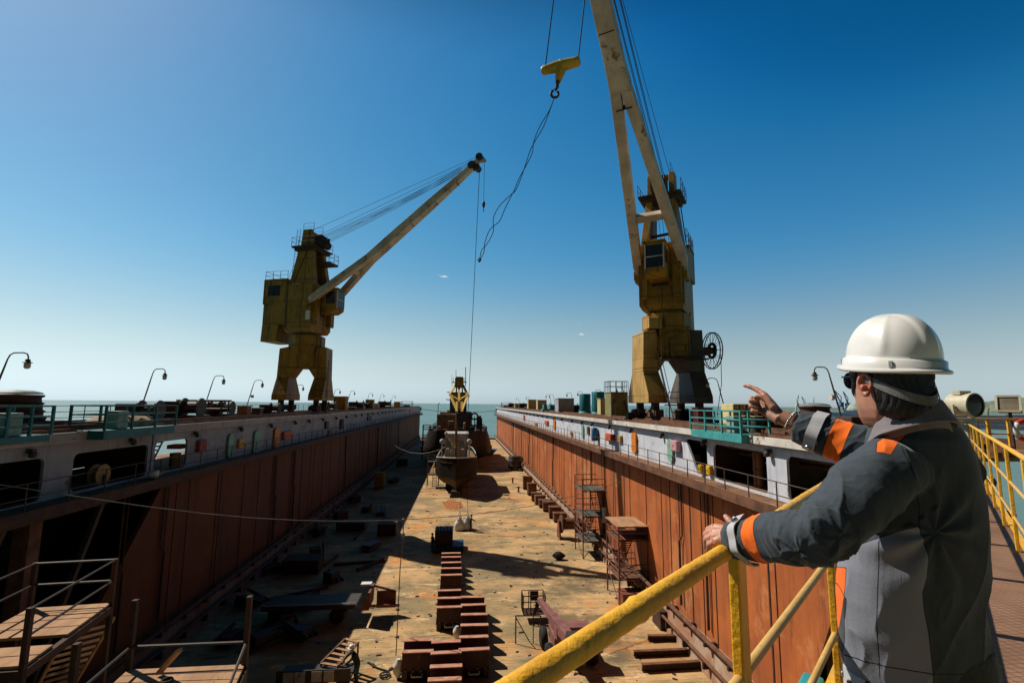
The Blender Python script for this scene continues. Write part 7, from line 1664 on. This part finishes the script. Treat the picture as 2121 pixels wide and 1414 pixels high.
bR = np.maximum((tFR-.55)*LFR, (.33-tFR)*LFR); org = np.where(isFR, np.minimum(org, bR), org)
pan = poly_sd([(1700, 1160), (1800, 1120), (1900, 1088), (1914, 1120), (1920, 1160), (1917, 1195), (1909, 1225), (1913, 1262), (1922, 1310), (1930, 1370), (1934, 1460), (1755, 1460), (1750, 1300), (1752, 1240)]); pan = np.where((facing > -.3) & torso, pan, .05)
ors = poly_sd([(1700, 1170), (1752, 1175), (1748, 1240), (1738, 1300), (1700, 1320)]); org = np.where((facing > -.5) & torso, np.minimum(org, ors), org)
sm = line_sd([(1821, 1120), (1819, 1200), (1816, 1290), (1822, 1400)]); amin = lambda a, b: np.where(np.abs(a) < np.abs(b), a, b)
sm = amin(sm, line_sd([(1866, 925), (1884, 965), (1899, 1010), (1905, 1050), (1903, 1090)])); sm = amin(sm, line_sd([(1750, 1352), (1800, 1372), (1860, 1386), (1930, 1394), (2000, 1396), (2050, 1366), (2070, 1340)]))
sm = np.where((facing > 0) & ~isFL & ~isFR, sm, .05)
for nm, arr in (('orange', org), ('panel', pan), ('seam', sm)):
    at_ = me.attributes.new(nm, 'FLOAT', 'POINT'); at_.data.foreach_set('value', arr.astype(np.float32))
def cloth_tex(t, b, c, rough=.82):
    t.links.new(c, b.inputs['Base Color']); b.inputs['Roughness'].default_value = rough; b.inputs['Specular IOR Level'].default_value = .25
    b.inputs['Sheen Weight'].default_value = .25; b.inputs['Sheen Roughness'].default_value = .4
    a = noise_tex(t, 420, (1, 1, .35), 2, .5, obj=True); a2 = noise_tex(t, 18, (1, 1, 1), 6, .6, obj=True)
    ad = _n(t, 'ShaderNodeMath', operation='MULTIPLY_ADD'); t.links.new(a2, ad.inputs[0]); ad.inputs[1].default_value = 3.0; t.links.new(a, ad.inputs[2]); bump_to(t, b, ad.outputs[0], .35, .0016)
def mat_jacket():
    m, t, b = new_mat('charcoal jacket cloth')
    f = ramp(t, noise_tex(t, 60, (1, 1, .3), 5, .7, obj=True), .3, .7); c = mixc(t, (.052, .068, .086), (.038, .050, .065), f)
    for nm, colr, th in (('panel', (.23, .25, .31), .0006), ('orange', (.88, .155, .010), .0006)):
        at_ = _n(t, 'ShaderNodeAttribute'); at_.attribute_name = nm; c = mixc(t, c, colr, ramp(t, at_.outputs['Fac'], th, -th))
    at_ = _n(t, 'ShaderNodeAttribute'); at_.attribute_name = 'seam'; ab0 = _n(t, 'ShaderNodeMath', operation='ABSOLUTE'); t.links.new(at_.outputs['Fac'], ab0.inputs[0]); c = mixc(t, c, (.012, .013, .015), ramp(t, ab0.outputs[0], .0022, .0009))
    for nm in ('panel', 'orange'):
        at_ = _n(t, 'ShaderNodeAttribute'); at_.attribute_name = nm; ab = _n(t, 'ShaderNodeMath', operation='ABSOLUTE'); t.links.new(at_.outputs['Fac'], ab.inputs[0]); c = mixc(t, c, (.015, .015, .017), ramp(t, ab.outputs[0], .0014, .0007))
    cloth_tex(t, b, c); return m
jk = place('jacket', me, mat_jacket(), man)
M_CLOTHG = None
def mat_cloth(name, c0_, c1_):
    m, t, b = new_mat(name); c = mixc(t, c0_, c1_, ramp(t, noise_tex(t, 50, (1, 1, 1), 5, .7, obj=True), .3, .7)); cloth_tex(t, b, c); return m
M_COLLAR = mat_cloth('grey mauve collar cloth', (.20, .175, .185), (.16, .14, .15)); M_STRAP = mat_cloth('pale grey strap cloth', (.50, .51, .54), (.42, .43, .46)); M_TROU = mat_cloth('charcoal trouser cloth', (.045, .05, .056), (.03, .035, .04)); M_FLAP = mat_cloth('charcoal collar cloth', (.060, .068, .076), (.046, .053, .06))
# waistband
cc, a_, b_ = hem
s = MB(); rr = []
for z, k in ((.012, 1.0), (.010, 1.035), (-.03, 1.045), (-.075, 1.03), (-.08, .98)): rr.append(ring_pts(cc+Vector((0, 0, z)), bx, by, a_*k, b_*k, b_*k, 56, 2.25))
s.skin(rr); wb = s.build('waistband', M_FLAP, jk, smooth=True)
s = MB(); n_ = 10; rr = []
for i in range(n_+1):
    an = R(130+i*6.0); d_ = (bx*math.cos(an)*a_+by*math.sin(an)*b_); rr.append([cc+d_*1.05+Vector((0, 0, .012)), cc+d_*1.075+Vector((0, 0, .010)), cc+d_*1.085+Vector((0, 0, -.05)), cc+d_*1.05+Vector((0, 0, -.055))])
s.skin(rr); tabm = s.build('waist_tab', M_STRAP, jk, smooth=True)
def snap(c, nrm, r, par, m=None):
    Mx_ = Vector(nrm).normalized().to_track_quat('Z', 'Y').to_matrix(); s = MB(); s.lathe([(.001, .004), (r*.5, .0042), (r*.6, .0025), (r*.85, .0035), (r, .001), (r, -.002)], c, 16, Mx_); return s.build('snap_button', m or MATS.get('snap') or M_SNAP, par, smooth=True)
M_SNAP = pmat('steel snap', (.45, .45, .46), (.3, .3, .3), 30, .3, metal=.9, bump=0)
for an in (152, 172):
    d_ = (bx*math.cos(R(an))*a_+by*math.sin(R(an))*b_); snap(cc+d_*1.09+Vector((0, 0, -.02)), d_, .009, jk)
# sleeve straps
def strap(a, b, t0, t1, r0_, r1_, ang0, ang1, par, snapang):
    d, x_, y_ = bone_dirs(a, b); a, b = Vector(a), Vector(b); s = MB(); rr = []
    cv = CAM-a.lerp(b, t0); ac = math.degrees(math.atan2(cv.dot(y_), cv.dot(x_))); ang0 += ac; ang1 += ac; snapang += ac
    n_ = 22
    for i in range(n_+1):
        an = R(ang0+(ang1-ang0)*i/n_); o_ = x_*math.cos(an)+y_*math.sin(an); wv = .0035*math.sin(i*.9); rr.append([a.lerp(b, t0)+o_*(r0_+wv), a.lerp(b, t0)+o_*(r0_+.004+wv), a.lerp(b, t1)+o_*(r1_+.004+wv), a.lerp(b, t1)+o_*(r1_+wv)])
    s.skin(rr); o = s.build('sleeve_strap', M_STRAP, par, smooth=True); tm = (t0+t1)/2; o_ = x_*math.cos(R(snapang))+y_*math.sin(R(snapang)); snap(a.lerp(b, tm)+o_*((r0_+r1_)/2+.006), o_, .010, par); return o
strap(elL, cufL, .72, .83, .0665, .062, -95, 80, jk, 55)
strap(elR, cufR, .66, .82, .071, .067, -80, 95, jk, -55)
# collar: a stand and a fall
s = MB(); rr = []; rr2 = []
ncen = atd(1881, 880, 1.405).xy.to_3d(); ctop = 14.522
n_ = 44
for i in range(n_+1):
    th = R(-245+310*i/n_); ca, sa = math.cos(th), math.sin(th)        # opens at the front (+by)
    fr = max(0, sa); end = abs(i/n_-.5)*2
    dirv = bx*ca+by*sa; zt = ctop-.047*(sa+1)-.02*max(0, end-.7)/.3; w_ = 1.0
    topi = ncen+bx*ca*.073+by*sa*.080+Vector((0, 0, zt)); topo = ncen+bx*ca*.079+by*sa*.086+Vector((0, 0, zt+.002)); bas = ncen+bx*ca*.086+by*sa*.092+Vector((0, 0, zt-.075))
    wav = .004*math.sin(th*5)
    fl0 = ncen+bx*ca*(.083)+by*sa*(.090)+Vector((0, 0, zt-.004)); fl1 = ncen+bx*ca*(.094+wav)+by*sa*(.101+wav)+Vector((0, 0, zt-.030-.012*end)); fl2 = ncen+bx*ca*(.108+.006*end)+by*sa*(.113+.014*end)+Vector((0, 0, zt-.055-.035*max(0, end-.55)/.45)); fl3 = fl2-dirv*.007-Vector((0, 0, .004)); fl4 = fl1-dirv*.008-Vector((0, 0, .006))
    rr.append([bas, topi, topo, bas+dirv*.006]); rr2.append([topo+Vector((0, 0, .0015)), fl0, fl1, fl2, fl3, fl4])
s.skin(rr); cl1 = s.build('collar_stand', M_COLLAR, jk, smooth='all')
s = MB(); s.skin(rr2); cl2 = s.build('collar_fall', M_COLLAR, jk, smooth=True)
# trousers and boots
tp = []
for sg in (-1, 1):
    hp = hips+bx*sg*.09; kn = hp+Vector((0, 0, -.37))+by*.03; an = hp+Vector((0, 0, -.72)); s = MB(); s.loft([(hp+Vector((0, 0, .05)), .115), (hp+Vector((0, 0, -.15)), .105), (kn, .085), (kn+Vector((0, 0, -.2)), .08), (an, .075)], 20); tp.append(s)
s = MB(); s.skin([ring_pts(hips+Vector((0, 0, z)), bx, by, w, f, f, 24) for z, w, f in ((-.10, .17, .12), (.02, .19, .14), (.10, .185, .135))]); tp.append(s)
place('trousers', union_mesh('trousers', tp, .009, 5), M_TROU, man)
for sg in (-1, 1):
    an = hips+bx*sg*.09+Vector((0, 0, -.745)); s = MB(); s.loft([(an+Vector((0, 0, .10)), .060), (an+Vector((0, 0, 0)), .058)], 14); bp_ = [s]; s = MB(); s.loft([(an-by*.055+Vector((0, 0, -.035)), (.045, .045)), (an+by*.06+Vector((0, 0, -.038)), (.048, .042)), (an+by*.18+Vector((0, 0, -.045)), (.045, .035))], 14); bp_.append(s)
    place('boot', union_mesh('boot', bp_, .008, 4), M_BLACK, man)
# hair
def hair_mesh():
    s = MB(); rr = []; n1, n2 = 72, 26
    for i in range(n1+1):
        th = R(-90-128+256*i/n1); dev = abs(i/n1-.5)*2       # centred on the back of the head
        z0 = -.105+.035*min(1, dev*1.3)**2 if dev < .62 else -.07+.11*((dev-.62)/.12 if dev < .74 else 1)-.075*max(0, (dev-.80)/.2)**1.0
        if .60 < dev < .84: z0 = max(z0, .028)
        row = []
        for j in range(n2+1):
            z = z0+(.115-z0)*j/n2
            k = min(range(len(HEADR)), key=lambda q_: abs(HEADR[q_][0]-z)); w, f, b = HEADR[k][1:]; w = max(w, .071); b = max(b, .075+.02*min(1, (z+.12)/.05)); e = 2/2.25
            ca, sa = math.cos(th), math.sin(th); x_ = math.copysign(abs(ca)**e, ca)*w; y_ = math.copysign(abs(sa)**e, sa)*(f if sa > 0 else b)
            th_ = .013+.003*math.sin(th*34+3*math.sin(z*50))+.003*mnoise.noise((th*9, z*26, 1)); th_ *= min(1, j/2+.12)*(.45 if dev > .80 else 1); d_ = Vector((x_, y_, 0)); l_ = d_.length or 1
            row.append(HL(x_+d_.x/l_*th_, y_+d_.y/l_*th_, z+.004*mnoise.noise((th*14, 3, 1))))
        rr.append(row)
    s.skin(rr, False, False); return s
def mat_hair():
    m, t, b = new_mat('black hair'); f = ramp(t, noise_tex(t, 140, (1, 1, .12), 4, .6, obj=True), .35, .7); c = mixc(t, (.006, .0045, .004), (.016, .011, .009), f); t.links.new(c, b.inputs['Base Color']); b.inputs['Roughness'].default_value = .42; bump_to(t, b, noise_tex(t, 200, (1, 1, .1), 4, .6, obj=True), .8, .004); return m
hair_mesh().build('hair', mat_hair(), man, smooth='all')
# hard hat
def helmet():
    s = MB(); rr = []; n_ = 128
    prof = [('in', -.004), ('rim0', 0), ('rim1', 0), ('rim2', 0), ('b0', .004), ('b1', .010), ('b2', .029), ('b3', .034)]+[('d', k/26) for k in range(27)]
    RF, RB, RS, HH = .124, .134, .108, .128
    for kind, v in prof:
        row = []
        for k in range(n_):
            th = 2*math.pi*k/n_; ca, sa = math.cos(th), math.sin(th); ry = RF if sa > 0 else RB
            peak = max(0, sa)**3; back = max(0, -sa)**2
            zr = .010*peak+.006*back-.002
            if kind == 'in': rx, r2, z = RS-.006, ry-.006, zr+.006
            elif kind == 'rim0': rx, r2, z = RS+.004+.004*back, ry+.006+.036*peak+.012*back, zr-.007-.003*peak
            elif kind == 'rim1': rx, r2, z = RS+.0075+.004*back, ry+.009+.038*peak+.013*back, zr-.003-.003*peak
            elif kind == 'rim2': rx, r2, z = RS+.0058+.004*back, ry+.007+.035*peak+.012*back, zr+.003-.002*peak
            elif kind == 'b0': rx, r2, z = RS+.005, ry+.006+.012*peak+.003*back, zr*.7+.006
            elif kind == 'b1': rx, r2, z = RS+.004, ry+.005+.003*peak, zr*.4+v
            elif kind == 'b2': rx, r2, z = RS+.0035, ry+.004, v
            elif kind == 'b3': rx, r2, z = RS-.004, ry-.004, v
            else:
                a = v*math.pi/2; cr_ = math.cos(a)**.80 if v < 1 else 0; zz = math.sin(a)**1.05
                rx, r2, z = (RS-.005)*cr_, (ry-.005)*cr_, .035+HH*zz
                x_, y_ = rx*ca, r2*sa; fade = min(1, v*5)*min(1, (1-v)*6+.25)
                g = 0
                cxr = math.exp(-(abs(x_)/.021)**6); g += .0045*cxr*min(1, v*4)                                   # raised middle panel
                for t0 in (R(28), R(152), R(-28), R(-152)):
                    dth = math.atan2(math.sin(th-t0), math.cos(th-t0)); g += .0045*math.exp(-(dth/.10)**2)*fade*min(1, max(0, 1.15-v*1.2))
                for t0 in (R(0), R(180)):
                    dth = math.atan2(math.sin(th-t0), math.cos(th-t0)); g -= .0035*math.exp(-(dth/.26)**4)*fade*max(0, 1-v*1.25)
                k_ = 1+g/max(.03, math.hypot(x_, y_)); rx *= k_; r2 *= k_; z += g*.6*v
            row.append((rx*ca, r2*sa, z))
        rr.append(row)
    return rr
tl = Matrix.Rotation(R(7.0), 3, 'X'); hb = Hc+hz*.046+hx*.006-hy*.004
rr = [[hb+(hx*p.x+hy*p.y+hz*p.z) for p in (tl @ Vector(q_) for q_ in row)] for row in helmet()]
def mat_helmet():
    m, t, b = new_mat('white hard hat plastic'); c = mixc(t, (.80, .795, .77), (.77, .76, .735), ramp(t, noise_tex(t, 20, obj=True), .4, .7)); t.links.new(c, b.inputs['Base Color']); b.inputs['Roughness'].default_value = .24; b.inputs['Specular IOR Level'].default_value = .5; b.inputs['Coat Weight'].default_value = .15; b.inputs['Coat Roughness'].default_value = .12
    bump_to(t, b, noise_tex(t, 30, (1, 1, 1), 3, .5, obj=True), .04, .002); return m
s = MB(); s.skin(rr, False, True); nlast = len(s.v); s.f.append(tuple(range(nlast-128, nlast))); hat = s.build('hard_hat', mat_helmet(), man, smooth='all')
s = MB()
for th in (R(138), R(42), R(218), R(-38)):
    p_ = tl @ Vector((.112*math.cos(th), (.129 if math.sin(th) > 0 else .139)*math.sin(th), .019)); o_ = Vector((math.cos(th)*1.2, math.sin(th), 0)).normalized(); o_ = (hx*o_.x+hy*o_.y); Mx_ = Matrix((o_.cross(hz).normalized(), hz, o_)).transposed(); s = MB(); s.box(hb+hx*p_.x+hy*p_.y+hz*p_.z+o_*.0005, (.008, .017, .003), M=Mx_); s.build('slot_plug', pmat('grey slot plug', (.55, .53, .50), None, 20, .4, bump=0), hat)
s = MB(); rr = []; n_ = 40
for i in range(n_+1):
    th = R(-90-100+200*i/n_); dev = abs(i/n_-.5)*2; ca, sa = math.cos(th), math.sin(th); z = -.046+.088*dev**1.7; w, b = .088, .1165
    for_ = 1-.04*dev
    row = []
    for (dz, dr) in ((.0135, -.002), (.0125, .002), (-.0125, .0022), (-.0135, -.002)): row.append(HL((w+dr)*ca*for_, ((b if sa < 0 else .098)+dr)*sa*for_-.002, z+dz))
    rr.append(row)
s.skin(rr, False, True); s.build('nape_strap', pmat('grey nape strap', (.20, .195, .19), (.14, .135, .13), 30, .7, bump=.2), hat, smooth=True)
# sunglasses
sg_ = None
s = MB()
for sgn in (-1, 1):
    c_ = HL(sgn*.034, .104, .018); nv = (hy+hx*sgn*.30).normalized(); Mx_ = Matrix((nv.cross(hz).normalized(), hz, nv)).transposed()
    s.lathe([(.001, .006), (.014, .005), (.0235, .002), (.026, -.001), (.0255, -.002), (.001, .003)], c_, 20, Mx_ @ Matrix.Diagonal((1.12, 1.0, 1)).to_3x3())
sung = s.build('sunglasses', pmat('blue mirror lens', (.012, .03, .12), (.02, .05, .18), 8, .08, spec=.8, bump=0), man, smooth=True)
s = MB()
for sgn in (-1, 1): s.path([HL(sgn*.062, .100, .028), HL(sgn*.076, .085, .028), HL(sgn*.0815, .03, .026), HL(sgn*.083, -.006, .034)], .0022, 6)
s.bar(HL(-.012, .122, .022), HL(.012, .122, .022), .003); s.build('frame', M_BLACK, sung)
# watch and bracelet
d, x_, y_ = bone_dirs(elL, wrL); wc = Vector(atd(1513, 1113, 1.492)); top = (Vector((0, 0, 1))-d*d.z).normalized(); sid = d.cross(top)
s = MB(); Mx_ = Matrix((sid, top, d)).transposed(); s.torus(wc, .0275, .004, Mx_ @ Matrix.Diagonal((1.1, .9, 1.6)).to_3x3(), 24, 6); wt = s.build('wrist_watch', pmat('watch strap', (.09, .07, .06), None, 20, .5), man)
fc = wc+top*.020+sid*(-.012); nv = (top*.8-sid*.6).normalized() if (Vector(CAM)-wc).dot(-sid) > 0 else (top*.8+sid*.6).normalized()
fc = wc+nv*.026; Mx_ = nv.to_track_quat('Z', 'Y').to_matrix(); s = MB(); s.lathe([(.001, .006), (.0165, .006), (.019, .003), (.019, -.003), (.001, -.003)], fc, 22, Mx_); s.build('watch_face', pmat('pale watch face', (.80, .80, .78), None, 20, .15, metal=.3, bump=0), wt, smooth=True)
d, x_, y_ = bone_dirs(elR, wrR); bc = Vector(elR).lerp(Vector(wrR), .865); s = MB()
for k in range(26):
    a = 2*math.pi*k/26; s.ball(bc+(x_*math.cos(a)+y_*math.sin(a))*.036+d*.006*math.sin(a), .0046, 5)
s.build('bracelet', pmat('steel bracelet beads', (.50, .47, .44), None, 30, .25, metal=.9, bump=0), man, smooth=True)
